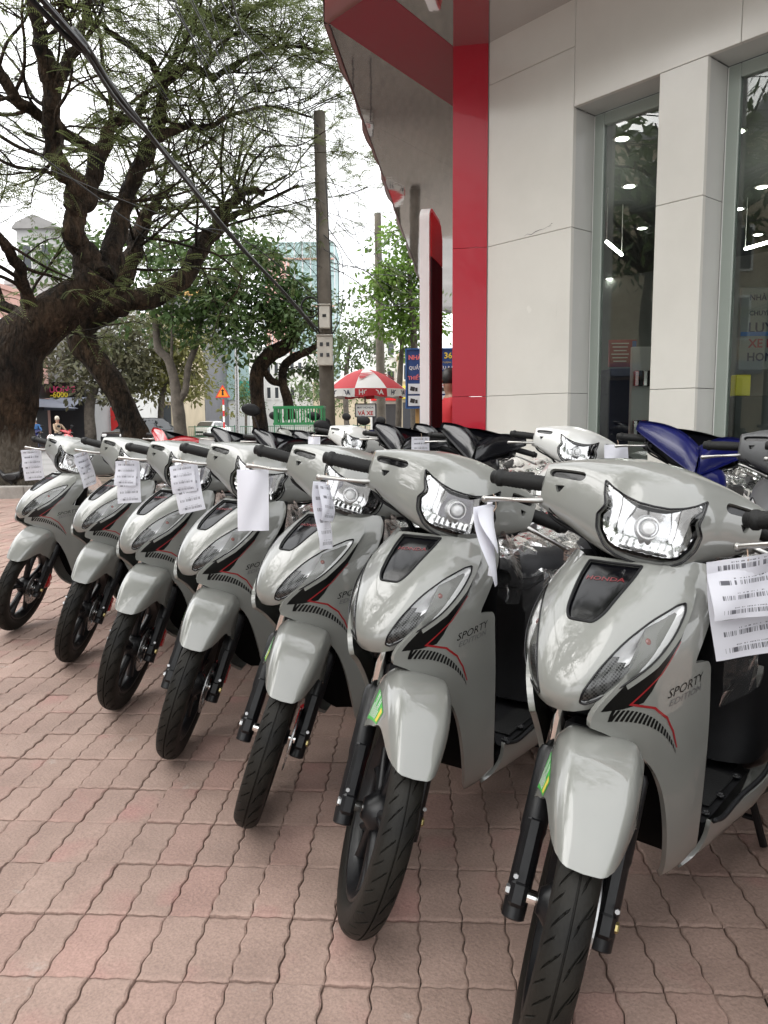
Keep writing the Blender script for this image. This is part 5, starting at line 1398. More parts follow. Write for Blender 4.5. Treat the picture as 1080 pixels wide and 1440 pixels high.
# thick bundle sagging from the pole to the near side of the street
e1 = at(52, -10, 5.2); 
for k in range(5):
    j = Vector((rc.gauss(0, .022), rc.gauss(0, .022), rc.gauss(0, .022)))
    mids = [at(395, 408, 13.), at(330, 335, 10.6), at(250, 236, 8.4), at(170, 138, 6.9), at(100, 50, 5.7)]
    cable([anc+j]+[m+Vector((rc.gauss(0, .018), rc.gauss(0, .018), rc.gauss(0, .018))) for m in mids]+[e1+j, e1+j+Vector((-1.6, -5., 1.6)), e1+j+Vector((-3.0, -14., 2.4))], .017, seg=6)
def run(pl, r=.007):
    q = [at(*p) for p in pl]
    if pl[-1][2] < 12: q.append(q[-1]+(q[-1]-q[-2])*2.2)   # on to the next pole behind the viewer
    cable(q, r)
run([(448, 420, PY), (330, 330, 13), (215, 325, 11), (120, 265, 9), (-20, 160, 7)], .010)
run([(449, 180, PY), (400, 110, 13), (330, 30, 10), (300, -20, 9)], .010)
run([(449, 186, PY), (330, 130, 12), (228, -10, 8)], .008)
run([(460, 372, PY), (500, 395, 18), (545, 430, 20), (600, 415, 22)], .012)
run([(462, 368, PY), (520, 385, 18), (560, 430, 20), (610, 430, 22)], .009)
run([(459, 260, PY), (495, 330, 18), (530, 300, 22), (560, 300, 26)], .008)
run([(459, 240, PY), (490, 300, 18), (530, 400, 24), (600, 415, 24)], .008)
run([(455, 330, PY-.2), (480, 360, PY), (480, 440, PY), (462, 480, PY-.2)], .010)
run([(455, 350, PY-.2), (475, 370, PY), (474, 450, PY), (462, 476, PY-.2)], .008)
run([(449, 300, PY-.2), (446, 360, PY-.2), (447, 430, PY-.2), (450, 500, PY-.2)], .010)
run([(458, 250, PY-.2), (463, 340, PY-.2), (466, 430, PY-.2), (466, 520, PY-.2)], .010)
run([(0, 175, 14), (110, 240, 14.5), (240, 360, 15.5), (448, 440, PY)], .008)
for k in range(9):
    x1 = rc.uniform(-20, 330); y1 = rc.uniform(-40, 20) if x1 > 60 else rc.uniform(60, 260); D1 = rc.uniform(6, 11)
    run([(452+rc.uniform(-5, 8), rc.uniform(200, 420), PY), ((452+x1)/2+rc.uniform(-20, 20), (300+y1)/2+rc.uniform(10, 60), (PY+D1)/2), (x1, y1, D1)], rc.uniform(.004, .007))
for k in range(6):
    run([(458, rc.uniform(240, 400), PY), (500+rc.uniform(-10, 20), rc.uniform(330, 420), 19), (560+rc.uniform(-10, 30), rc.uniform(300, 430), 25)], rc.uniform(.006, .010))
for k, rr_ in enumerate((.20, .21, .19)):
    c = at(436, 432, PY-.25); b = MB(); pts = [c+Vector((rr_*math.cos(a)*.9, .02*k, rr_*math.sin(a))) for a in np.linspace(0, 6.28, 22)]; b.tube(pts, .011, 6, False); ppart(b, 'cable_coil', 'cable_black', smooth=True)
# a second pole further down the street
p2 = at(537, 610, 30); p2.z = 0; t2 = at(531, 300, 30)
b = MB(); b.tube([Vector((0, 0, 0)), t2-p2], [.19, .13], 12); po2 = b.ob('utility_pole', 'pole_concrete', sharp=40); po2.location = p2; tag(po2, 'plain utility pole further along the pavement beside the umbrella', 'utility pole')

# ------------------------------------------------------------------ umbrella
mat('umbrella_red', (.50, .02, .03), rough=.6); mat('umbrella_white', (.72, .70, .68), rough=.6)
UY = 20.; uc = at(514, 612, UY); uc.z = 0; ut = at(512, 519, UY)
um = empty('parasol', uc); tag(um, 'red and white advertising parasol standing behind the utility pole', 'parasol')
ur = 56*UY/1075; uh = ut.z; ue = at(512, 548, UY).z
def upt(a, t): # canopy surface
    r = ur*t; z = uh-(uh-ue)*(t**1.7); return Vector((r*math.cos(a), r*math.sin(a), z))
for k in range(8):
    a0 = 2*math.pi*k/8-.22; a1 = a0+2*math.pi/8; b = MB(); v = []; nn = 5; mm = 7
    for j in range(mm+1):
        for i in range(nn+1):
            t = j/mm; sgm = i/nn; a = a0+(a1-a0)*sgm; p = upt(a, t); p.z -= 0.03*math.sin(sgm*math.pi)*-1*t*0
            v.append(p)
    f = [(j*(nn+1)+i, j*(nn+1)+i+1, (j+1)*(nn+1)+i+1, (j+1)*(nn+1)+i) for j in range(mm) for i in range(nn)]
    b.add(v, f); cp = b.ob('canopy_panel', 'umbrella_red' if k % 2 else 'umbrella_white', um, smooth=True)
    b = MB(); vv = []
    for i in range(nn+1):
        a = a0+(a1-a0)*i/nn; p = upt(a, 1.); vv += [p, p+Vector((.02*math.cos(a), .02*math.sin(a), -.20-.02*math.sin(i/nn*9)))]
    b.add(vv, [(2*i, 2*i+2, 2*i+3, 2*i+1) for i in range(nn)]); va = b.ob('valance', 'umbrella_white' if k % 2 else 'umbrella_red', um)
    am = (a0+a1)/2; od = Vector((math.cos(am), math.sin(am), 0)); xd = Vector((-od.y, od.x, 0))
    text_ob('lettering', 'HONDA', 'navy' if k % 2 else 'umbrella_white', va, upt(am, 1.)*math.cos(math.pi/8)*1.0+Vector((0, 0, upt(am, 1.).z*(1-math.cos(math.pi/8))-.10))+od*.075, xd, (0, 0, 1), width=.62, bold=.03)
    if k % 2 == 0: # wing emblem on the white panels
        t = .62; c = upt(am, t); e = (upt(am, t-.1)-upt(am, t+.1)).normalized(); n_ = xd.cross(e)
        b = MB()
        for q, (l_, y_) in enumerate(((.62, .16), (.50, .08), (.36, .0), (.24, -.07))):
            b.add([c+xd*x+e*y+n_*.02 for x, y in ((-.24, y_-.06), (-.24+l_*.35, y_-.03), (-.26+l_, y_+.09), (-.24+l_*.5, y_+.03), (-.26, y_))], [(0, 1, 2, 3, 4)])
        b.ob('emblem', 'umbrella_red', cp)
b = MB(); b.cyl((0, 0, 0), (0, 0, uh+.06), .022); b.ob('pole', 'alloy', um, smooth=True)
b = MB(); b.lathe([(0, .10), (.26, .09), (.28, .0), (0, 0)], 20); b.ob('foot', 'concrete', um)
for k in range(8):
    a = 2*math.pi*k/8-.22; b = MB(); b.tube([upt(a, .04)-Vector((0, 0, .02)), upt(a, .5)-Vector((0, 0, .02)), upt(a, .98)-Vector((0, 0, .02))], .007, 5); b.ob('rib', 'alloy', um)

# ------------------------------------------------------------------ road signs, lamp post, fence, cars
mat('sign_orange', (.75, .22, .015), rough=.4); mat('sign_red', (.55, .02, .02), rough=.4); mat('sign_white', (.8, .8, .78), rough=.5)
SY = 37.; sb = at(316, 625, SY); sb.z = -.16; s_c = at(315, 551, SY)
sg_ = empty('warning_sign', sb); tag(sg_, 'triangular orange warning sign with a red border on a red and white post', 'road sign')
hgt = s_c.z-sb.z
for k in range(9):
    z0 = k*(hgt-.35)/9; b = MB(); b.cyl((0, 0, z0), (0, 0, z0+(hgt-.35)/9), .045, seg=10); b.ob('post_band', 'sign_red' if k % 2 == 0 else 'sign_white', sg_)
tri = [(-.36, -.28), (.36, -.28), (0, .34)]
Msg = Matrix.Translation((0, -.06, hgt)) @ Matrix.Rotation(R(90), 4, 'X')
b = MB(); b.prism(rpoly(tri, .05), 0, .02, Msg); b.ob('border', 'sign_red', sg_)
b = MB(); b.prism(rpoly([(x*.78, y*.78-.015) for x, y in tri], .04), .021, .026, Msg); pl_ = b.ob('plate', 'sign_orange', sg_)
b = MB(); b.prism([(-.05, -.17), (.05, -.17), (.035, .03), (.09, .05), (0, .13), (-.09, .05), (-.035, .03)], .027, .030, Msg); b.ob('symbol', 'black_decal', pl_)
LY = 33.; lb = at(334, 625, LY); lb.z = -.16; lt = at(330, 300, LY)
b = MB(); b.tube([Vector((0, 0, 0)), (lt-lb)*.5, lt-lb], [.10, .08, .06], 12); lp = b.ob('lamp_post', 'steel', sharp=40); lp.location = lb; tag(lp, 'slim grey street lamp post beside the triangular warning sign', 'lamp post')
b = MB(); b.tube(spline([lt-lb, lt-lb+Vector((-.5, 0, .35)), lt-lb+Vector((-1.6, 0, .5))], 5), [.04]*11, 8); b.box(lt-lb+Vector((-1.8, 0, .5)), (.6, .22, .12), bev=.04); o = b.ob('arm', 'steel', lp)
mat('fence_green', (.07, .17, .11), rough=.5)
fn = empty('median_fence', at(330, 600, 62)); fn.location.z = -.16; tag(fn, 'low green railing along the middle of the street', 'fence')
for k in range(-9, 8):
    b = MB(); b.box((k*1.6, 0, .55), (.09, .09, 1.1), bev=.01); b.ob('post', 'fence_green', fn)
for k in range(-9, 7):
    b = MB(); b.box((k*1.6+.8, 0, 1.0), (1.5, .05, .06)); b.box((k*1.6+.8, 0, .22), (1.5, .05, .06))
    for q in range(9): b.cyl((k*1.6+.16+q*.16, 0, .22), (k*1.6+.16+q*.16, 0, 1.0), .014, seg=5)
    b.ob('rail_panel', 'fence_green', fn)
b = MB(); b.box((at(330, 600, 62).x, 62, -.09), (30, .7, .14)); tag(b.ob('median_kerb', 'concrete'), 'pale concrete kerb under the green railing', 'kerb')

mat('car_silver', (.55, .56, .56), rough=.25, metal=.5, coat=1.); mat('car_white', (.75, .75, .73), rough=.3, coat=1.); mat('car_dark', (.03, .031, .033), rough=.25, metal=.4, coat=1.)
mat('car_glass', (.02, .025, .028), rough=.05, coat=.5)
def car(loc, rz, paint, label, suv=False):
    root = empty('parked_car', loc, (0, 0, rz)); tag(root, label, 'car')
    L2, W2 = 2.15, .86; h = 1.62 if suv else 1.46
    prof = [(-L2, .35), (-L2-.02, .62), (-L2+.12, .90), (-1.35, .97), (-.62, h-.05), (-.1, h), (.75, h-.03), (1.55, 1.0), (L2-.1, .93), (L2+.02, .6), (L2, .32)]
    low = [(L2-.3, .22), (-L2+.3, .22)]
    secs = []
    for yy, inset, tz in ((-1, .0, 0), (-.96, .0, 0), (-.80, 0, 0), (0, 0, .03), (.80, 0, 0), (.96, 0, 0), (1, 0, 0)):
        row = []
        for x, z in prof+low:
            y = yy*W2
            if z > .95: y = yy*(W2-.20*(z-.95)/.5)
            if abs(yy) > .99: x *= .985; z = z-.03*(z > .5)
            row.append((x, y, z+(tz if z > .5 else 0)))
        secs.append(row)
    b = MB(); n = len(prof)+len(low); v = [p for r in secs for p in r]; f = []
    for j in range(len(secs)-1):
        for i in range(n): f.append((j*n+i, j*n+(i+1) % n, (j+1)*n+(i+1) % n, (j+1)*n+i))
    f.append(tuple(range(n))); f.append(tuple(reversed(range((len(secs)-1)*n, len(secs)*n))))
    b.add(v, f); bo = b.ob('body', paint, root, sharp=38)
    def wnd(pts, off):
        b = MB(); b.add([Vector(p)+Vector(off) for p in pts], [tuple(range(len(pts)))]); b.ob('window', 'car_glass', root)
    wnd([(-1.30, -.70, 1.02), (-1.30, .70, 1.02), (-.66, .60, h-.09), (-.66, -.60, h-.09)], (-.03, 0, .03))
    wnd([(1.48, -.68, 1.03), (1.48, .68, 1.03), (.82, .58, h-.09), (.82, -.58, h-.09)], (.03, 0, .03))
    for sg in (-1, 1):
        y = sg*(W2+.006)
        wnd([(-1.05, y, 1.0), (.02, y, 1.0), (.02, y*.84, h-.12), (-.52, y*.84, h-.12)], (0, 0, 0)); wnd([(.08, y, 1.0), (1.2, y, 1.0), (.72, y*.84, h-.12), (.08, y*.84, h-.12)], (0, 0, 0))
        b = MB(); b.box((-L2+.05, sg*.62, .74), (.12, .32, .16), bev=.04); b.ob('headlight', 'reflector_dull', root)
        b = MB(); b.box((L2-.04, sg*.66, .78), (.10, .26, .16), bev=.04); b.ob('tail_light', 'tail_red', root)
        b = MB(); b.box((-.75, sg*(W2+.10), 1.02), (.12, .18, .12), bev=.04); b.ob('door_mirror', paint, root)
        for x in (-1.30, 1.30):
            b = MB(); b.lathe([(.20, -.10), (.31, -.10), (.325, -.06), (.325, .06), (.31, .10), (.20, .10)], 22, Matrix.Translation((x, sg*(W2-.08), .325)) @ Y2Z, closed=True); wh = b.ob('wheel', 'tyre_rubber', root)
            b = MB(); b.lathe([(0, .07), (.06, .08), (.20, .095), (.21, .06)], 16, Matrix.Translation((x, sg*(W2-.08), .325)) @ (Y2Z if sg > 0 else Matrix.Rotation(R(90), 4, 'X'))); b.ob('rim', 'alloy', wh)
    b = MB(); b.box((-L2-.02, 0, .55), (.04, .9, .14)); b.ob('grille', 'black_plastic', root)
    b = MB(); b.box((-L2-.03, 0, .40), (.03, .5, .12)); b.ob('number_plate', 'white_print', root)
    return root
def onroad(x, Y): q = at(x, 600, Y); q.z = -.16; return q
car(onroad(203, 40), R(62), 'car_dark', 'dark grey hatchback driving on the street past the leaning tree', True)
car(onroad(296, 66), R(75), 'car_white', 'white saloon car behind the green median railing', False)
car(onroad(262, 74), R(80), 'car_silver', 'silver car half hidden behind the forked tree trunk', True)

# ------------------------------------------------------------------ buildings across the street
mat('plaster_cream', (.50, .42, .30), rough=.8, vary=.15, vscale=.4); mat('plaster_pink', (.55, .33, .28), rough=.8, vary=.12, vscale=.4); mat('plaster_grey', (.32, .32, .32), rough=.8, vary=.15, vscale=.4)
mat('plaster_white', (.66, .66, .64), rough=.75, vary=.08, vscale=.3); mat('plaster_dark', (.13, .13, .14), rough=.7, vary=.2, vscale=.3); mat('roof_grey', (.22, .215, .21), rough=.7, vary=.2, vscale=.8)
mat('teal_net', (.34, .46, .46), rough=.8, vary=.2, vscale=.15); mat('window_dark', (.03, .035, .04), rough=.12); mat('shop_dark', (.035, .035, .04), rough=.6, vary=.4, vscale=.5)  # the teal is paled: distance haze is put into its colour
mat('awning_blue', (.20, .22, .27), rough=.7); mat('sign_pink', (.55, .06, .16), rough=.5); mat('sign_yellow', (.75, .60, .05), rough=.5); mat('wood_orange', (.50, .30, .10), rough=.6); mat('sign_green', (.03, .28, .22), rough=.5)
def block(name, x0, x1, ytop, Y, dep, m, label, rows=0, cols=0, roof=None, floor_z=-.16, wcol='window_dark', wfrac=(.5, .5)):
    a = at(x0, 600, Y); c = at(x1, 600, Y); top = at((x0+x1)/2, ytop, Y).z; w_ = c.x-a.x
    root = empty(name, ((a.x+c.x)/2, Y, floor_z)); tag(root, label, 'building')
    H = top-floor_z
    b = MB(); b.box((0, dep/2, H/2), (w_, dep, H)); b.ob('wall', m, root)
    if roof:
        b = MB(); b.prism([(-w_/2-.3, 0), (w_/2+.3, 0), (w_/2-.1, .5), (0, 1.1), (-w_/2+.1, .5)], -.3, dep, Matrix.Translation((0, 0, H)) @ Matrix(((1, 0, 0, 0), (0, 0, 1, 0), (0, 1, 0, 0), (0, 0, 0, 1)))); b.ob('roof', roof, root)
    else:
        b = MB(); b.box((0, dep/2, H+.12), (w_+.2, dep+.2, .24)); b.ob('parapet', m, root)
    for r_ in range(rows):
        for k in range(cols):
            cw, ch = w_/cols, (H-3.6)/rows; cx = -w_/2+cw*(k+.5); cz = 3.6+ch*(r_+.5)
            b = MB(); b.box((cx, -.02, cz), (cw*wfrac[0], .10, ch*wfrac[1])); wn = b.ob('window', 'frame_white', root)
            b = MB(); b.box((cx, -.075, cz), (cw*wfrac[0]*.86, .03, ch*wfrac[1]*.86)); b.ob('pane', wcol, wn)
            b = MB(); b.box((cx, -.10, cz-ch*wfrac[1]*.5-.05), (cw*wfrac[0]*1.1, .2, .08)); b.ob('sill', m, wn)
    return root, H, w_
def shopfront(root, w_, m, sign, txt, tm, awn=None, hz=2.9):
    b = MB(); b.box((0, -.03, 1.35), (w_*.86, .10, 2.6)); b.ob('shop_opening', m, root)
    b = MB(); b.box((0, -.20, hz+.45), (w_*.94, .30, .9), bev=.02); s_ = b.ob('signboard', sign, root)
    text_ob('lettering', txt, tm, s_, (0, -.352, hz+.45), (1, 0, 0), (0, 0, 1), width=w_*.7, bold=.03, off=.004)
    if awn:
        b = MB(); b.add([(-w_*.48, -.25, hz), (w_*.48, -.25, hz), (w_*.48, -2.0, hz-.55), (-w_*.48, -2.0, hz-.55), (-w_*.48, -2.0, hz-.80), (w_*.48, -2.0, hz-.80)], [(0, 1, 2, 3), (3, 2, 5, 4)]); b.ob('awning', awn, root)
r, H, w_ = block('shop_house', -170, -45, 385, 36, 9, 'plaster_pink', 'pink plastered shop house with orange shutters at the street corner', 2, 3, wcol='wood_orange', wfrac=(.7, .62)); shopfront(r, w_, 'shop_dark', 'awning_blue', 'CAFE', 'sign_white', 'awning_blue')
for k in range(3):
    b = MB(); b.box((w_/2+.03, 1.6+2.8*k, 5.4), (.10, 1.9, 2.6)); wn = b.ob('window', 'frame_white', r); b = MB(); b.box((w_/2+.09, 1.6+2.8*k, 5.4), (.04, 1.6, 2.3)); b.ob('pane', 'wood_orange', wn)
b = MB(); b.box((w_/2+.05, 4.4, 1.4), (.12, 8., 2.7)); b.ob('shop_opening', 'shop_dark', r)
b = MB(); b.box((w_/2+.15, 4.4, 3.2), (.3, 8., .8)); b.ob('signboard', 'black_decal', r)
text_ob('lettering', 'NEM NUONG', 'sign_pink', r, (w_/2+.302, 4.4, 3.3), (0, 1, 0), (0, 0, 1), width=5., bold=.03, off=.004)
b = MB(); b.add([(w_/2+.2, .4, 2.75), (w_/2+.2, 8.4, 2.75), (w_/2+1.9, 8.4, 2.2), (w_/2+1.9, .4, 2.2)], [(0, 1, 2, 3)]); b.ob('awning', 'awning_blue', r)
r, H, w_ = block('shop_house', 22, 128, 400, 46, 10, 'plaster_grey', 'grey shop house with a dark signboard and blue awning', 1, 3); shopfront(r, w_, 'shop_dark', 'black_decal', 'NEM NUONG', 'sign_pink', 'awning_blue'); text_ob('lettering', 'MENA-6000', 'sign_yellow', r, (0, -.365, 3.05), (1, 0, 0), (0, 0, 1), width=w_*.5, bold=.03)
r, H, w_ = block('tall_house', 40, 92, 322, 64, 10, 'plaster_grey', 'tall grey house with a pitched roof above the shop houses', 3, 2, 'roof_grey')
r, H, w_ = block('shop_house', 129, 180, 440, 50, 10, 'plaster_white', 'white shop house with red banners behind the leaning trunk', 1, 2); shopfront(r, w_, 'shop_dark', 'plaster_white', 'NHA KHOA', 'sign_red', None)
for k in range(2):
    b = MB(); b.box((-w_*.35+w_*.6*k, -.8, 1.2), (.45, .04, 2.3)); b.ob('red_banner', 'sign_red', r)
r, H, w_ = block('shop_house', 181, 246, 445, 58, 10, 'plaster_cream', 'cream shop house with columns and a dark ground floor', 1, 3); shopfront(r, w_, 'window_dark', 'plaster_white', 'THOI TRANG', 'navy', None)
r, H, w_ = block('office_block', 236, 290, 408, 80, 12, 'plaster_dark', 'dark grey office block with an orange strip on its roof edge', 4, 3); b = MB(); b.box((0, -.1, H-.2), (w_+.5, .5, .7)); b.ob('orange_strip', 'wood_orange', r); shopfront(r, w_, 'shop_dark', 'sign_yellow', 'BEP', 'sign_red', None)
r, H, w_ = block('white_building', 290, 352, 478, 92, 12, 'plaster_white', 'white building with a teal arched glass front', 2, 3, wfrac=(.6, .5))
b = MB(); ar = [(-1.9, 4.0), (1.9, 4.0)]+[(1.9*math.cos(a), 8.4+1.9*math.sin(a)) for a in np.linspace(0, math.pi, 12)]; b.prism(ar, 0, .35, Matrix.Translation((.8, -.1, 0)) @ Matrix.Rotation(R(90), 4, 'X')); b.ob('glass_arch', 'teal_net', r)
b = MB(); b.box((2.2, -.4, 5.2), (1.5, .2, 1.9)); b.ob('green_sign', 'sign_green', r)
block('white_building', 352, 440, 500, 105, 12, 'plaster_white', 'long low white building beyond the crooked tree', 2, 8)
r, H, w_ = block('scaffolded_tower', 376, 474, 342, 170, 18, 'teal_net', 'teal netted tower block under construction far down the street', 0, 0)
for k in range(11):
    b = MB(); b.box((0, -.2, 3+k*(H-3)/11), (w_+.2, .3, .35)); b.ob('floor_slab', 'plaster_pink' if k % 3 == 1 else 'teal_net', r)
for k in range(10):
    b = MB(); b.box((-w_/2+w_*k/9, -.7, H/2), (.22, .22, H)); b.ob('scaffold_pole', 'steel', r)
b = MB(); b.box((-w_*.3, -.45, H*.62), (w_*.34, .6, H*.6)); b.ob('bare_wall', 'plaster_pink', r)
block('shop_house', 441, 520, 540, 95, 12, 'plaster_cream', 'low cream shop house behind the parasol', 1, 5)
r, H, w_ = block('shop_house', 521, 560, 470, 60, 12, 'plaster_white', 'narrow white shop house with red signs beyond the parasol', 2, 2); shopfront(r, w_, 'shop_dark', 'sign_red', 'SIM THE', 'sign_yellow', None)
r, H, w_ = block('shop_house', 561, 640, 500, 55, 12, 'plaster_cream', 'cream shop house with a yellow front at the end of the pavement', 1, 3); shopfront(r, w_, 'shop_dark', 'sign_yellow', 'PHO', 'sign_red', None)

# out-of-view houses across the street, added to darken the window reflections
def side_house(x, y, w_, H, m, label, cols, rows):
    root = empty('reflection_house', (x, y, -.16), (0, 0, R(90))); tag(root, label, 'building')
    b = MB(); b.box((0, 4, H/2), (w_, 8, H)); b.ob('wall', m, root)
    b = MB(); b.box((0, 4, H+.15), (w_-.1, 8.2, .3)); b.ob('parapet', 'plaster_grey', root)
    for r_ in range(rows):
        for k in range(cols):
            cx = -w_/2+w_*(k+.5)/cols; cz = 3.9+(H-4.2)*(r_+.5)/rows
            b = MB(); b.box((cx, -.03, cz), (w_/cols*.55, .12, 1.7)); wn = b.ob('window', 'frame_white', root); b = MB(); b.box((cx, -.10, cz), (w_/cols*.48, .04, 1.5)); b.ob('pane', 'window_dark', wn)
    b = MB(); b.box((0, -.04, 1.5), (w_*.8, .14, 2.8)); b.ob('shutter', 'shop_dark', root)
    b = MB(); b.box((0, -.3, 3.3), (w_*.95, .5, .5)); b.ob('signboard', 'awning_blue', root)
for q in ((-24, -14, 7.8, 11, 'plaster_grey', 'unseen grey row house added across the street for reflections, behind the viewer', 3, 2), (-24.3, -6, 7.8, 14, 'plaster_dark', 'unseen dark row house with three storeys of windows, added for reflections', 3, 3), (-24, 2, 7.8, 12, 'plaster_cream', 'unseen cream row house added opposite the showroom windows for their reflections', 3, 3), (-24.2, 10, 7.8, 13, 'plaster_dark', 'unseen dark row house added next to the cream one for reflections', 3, 3), (-24., 18, 7.8, 10, 'plaster_grey', 'unseen grey row house added beside the pink corner house for reflections', 2, 2)): side_house(*q)
# ------------------------------------------------------------------ scooters
from mathutils import noise as mnoise
def add_wrap(root):
    """crumpled clear film over seat, tail and the rider side of the leg shield"""
    def sheet(rows, cols, fn, amp, seed, name):
        v = []; f = []
        for j in range(rows+1):
            for i in range(cols+1):
                p = Vector(fn(i/cols, j/rows)); q = p*9+Vector((seed, 0, 0))
                n1 = mnoise.noise(q); n2 = mnoise.noise(q*2.3); n3 = mnoise.noise(q*.6)
                d = amp*(abs(n1)*1.3+abs(n2)*.7-.5+n3*.8)
                c = Vector((p.x, 0, p.z-.12)); dr = (p-c).normalized(); v.append(p+dr*d)
        for j in range(rows):
            for i in range(cols):
                a = j*(cols+1)+i; f += [(a, a+1, a+cols+2), (a, a+cols+2, a+cols+1)]
        link(name, mesh(name, v, f, False), 'wrap', root)
    def rear(s, t):
        x = -.74-.92*t; hw = np.interp(t, [0, .06, .25, .6, .85, 1], [.09, .15, .195, .205, .16, .08]); zt = np.interp(t, [0, .08, .3, .5, .7, 1], [.765, .805, .815, .805, .855, .85]); a = math.pi*(s*1.30-.15)
        return (x, hw*math.cos(a)*1.02, zt-.16+.165*math.sin(a) if math.sin(a) > 0 else zt-.16+.30*math.sin(a))
    sheet(40, 30, rear, .026, 3., 'seat_film')
    def legs(s, t):
        y = (s-.5)*.40; z = .905-.19*t; x = -.395-.05*math.sin(t*2.5)-.045*(1-(2*s-1)**2)
        return (x, y, z)
    sheet(20, 26, legs, .022, 9., 'leg_shield_film')
PROTO = make_scooter()
add_wrap(PROTO)
#        contact x, y, heading, lean, steer
ROW = [(.311, 1.374, 40.5, .3, 26.5), (-.049, 1.746, 33.5, .4, 40), (-.371, 2.223, 41, .2, 43), (-.73, 2.681, 38, .3, 41), (-1.097, 3.146, 35.5, .3, 37), (-1.554, 3.789, 38, .3, 44), (-2.131, 4.387, 42, .3, 43), (.715, .93, 38, .5, 3)]
def park(o, x, y, head, lean, steer, z=0):
    o.location = (x, y, z); o.rotation_euler = (R(-lean), 0, R(270-head)); set_steer(o, steer)
ORD = ['first', 'second', 'third', 'fourth', 'fifth', 'sixth', 'seventh', 'eighth']
NTH = [6, 5, 4, 3, 2, 1, 0, 7]
SCOOT = []
for i, r in enumerate(ROW):
    o = PROTO if i == 0 else copy_tree(PROTO)
    SCOOT.append(o)
for i, r in enumerate(ROW):
    park(SCOOT[i], *r)
    tag(SCOOT[i], f'glossy grey scooter, {ORD[NTH[i]]} in the front row counting from the planting bed', 'scooter', 'grey scooters in the front row')

# ---- paper sheets on the brake levers
def paper_mat(name, rows):
    m = mat(name, (.74, .74, .80), rough=.75)
    nt = m.node_tree; N = nt.nodes; L = nt.links; b = N['Principled BSDF']
    uv = N.new('ShaderNodeUVMap'); sp = N.new('ShaderNodeSeparateXYZ'); L.new(uv.outputs['UV'], sp.inputs[0])
    def mth(op, a, bb=None):
        n = N.new('ShaderNodeMath'); n.operation = op
        for i, q in enumerate((a, bb)):
            if q is None: continue
            if isinstance(q, (int, float)): n.inputs[i].default_value = q
            else: L.new(q, n.inputs[i])
        return n.outputs[0]
    u, v = sp.outputs[0], sp.outputs[1]
    vv = mth('MULTIPLY', v, rows); fr = mth('FRACT', vv); rowi = mth('FLOOR', vv)
    inrow = mth('MULTIPLY', mth('GREATER_THAN', fr, .36), mth('LESS_THAN', fr, .66))
    txt = mth('MULTIPLY', mth('GREATER_THAN', fr, .76), mth('LESS_THAN', fr, .83))
    wn = N.new('ShaderNodeTexWhiteNoise'); wn.noise_dimensions = '2D'; cb = N.new('ShaderNodeCombineXYZ'); L.new(mth('FLOOR', mth('MULTIPLY', u, 110)), cb.inputs[0]); L.new(rowi, cb.inputs[1]); L.new(cb.outputs[0], wn.inputs['Vector'])
    bars = mth('GREATER_THAN', wn.outputs['Value'], .45)
    um = mth('MULTIPLY', mth('GREATER_THAN', u, .14), mth('LESS_THAN', u, .88)); ut = mth('MULTIPLY', mth('GREATER_THAN', u, .30), mth('LESS_THAN', u, .78))
    k = mth('ADD', mth('MULTIPLY', mth('MULTIPLY', inrow, bars), um), mth('MULTIPLY', mth('MULTIPLY', txt, mth('GREATER_THAN', wn.outputs['Value'], .6)), ut))
    k = mth('MULTIPLY', k, .9)
    mx = N.new('ShaderNodeMix'); mx.data_type = 'RGBA'; L.new(k, mx.inputs['Factor']); mx.inputs['A'].default_value = (.74, .74, .80, 1); mx.inputs['B'].default_value = (.03, .03, .045, 1); L.new(mx.outputs['Result'], b.inputs['Base Color'])
    t = N.new('ShaderNodeBsdfTranslucent'); t.inputs['Color'].default_value = (.7, .7, .75, 1); ms = N.new('ShaderNodeMixShader'); ms.inputs['Fac'].default_value = .25
    L.new(b.outputs[0], ms.inputs[1]); L.new(t.outputs[0], ms.inputs[2]); L.new(ms.outputs[0], N['Material Output'].inputs['Surface'])
paper_mat('paper_code', 6); paper_mat('paper_code_short', 4); mat('paper_blank', (.74, .74, .80), rough=.75)
mat('tie_string', (.55, .40, .30), rough=.7)
def sheet_mesh(name, w, h, curl, twist, fold, seed):
    rg = random.Random(seed); nu, nv = 10, 16; v = []; f = []; uvs = []
    ph = rg.uniform(0, 6)
    for j in range(nv+1):
        for i in range(nu+1):
            s, t = i/nu, j/nv; x = (s-.5)*w; z = -t*h
            y = curl*(s-.5)**2*4*w*.25+.010*math.sin(t*3+ph)+.004*math.sin(s*7+t*5)
            a = twist*t; xx = x*math.cos(a)-y*math.sin(a); yy = x*math.sin(a)+y*math.cos(a)
            if fold and s > .5: # folded lengthways
                yy += (s-.5)*w*fold
                xx -= (s-.5)*w*(1-1/(1+abs(fold)))*1.2
            v.append((xx, yy, z)); uvs.append((s, 1-t))
    for j in range(nv):
        for i in range(nu):
            a = j*(nu+1)+i; f.append((a, a+1, a+nu+2, a+nu+1))
    me = mesh(name, v, f, True); ul = me.uv_layers.new(name='UVMap')
    for lp in me.loops: ul.data[lp.index].uv = uvs[lp.vertex_index]
    return me
def lever_tip(i, side=-1):
    o = SCOOT[i]; bpy.context.view_layer.update()
    return o.matrix_world @ (steer_matrix(ROW[i][4]) @ Vector((-.4405, side*.355, .938)))
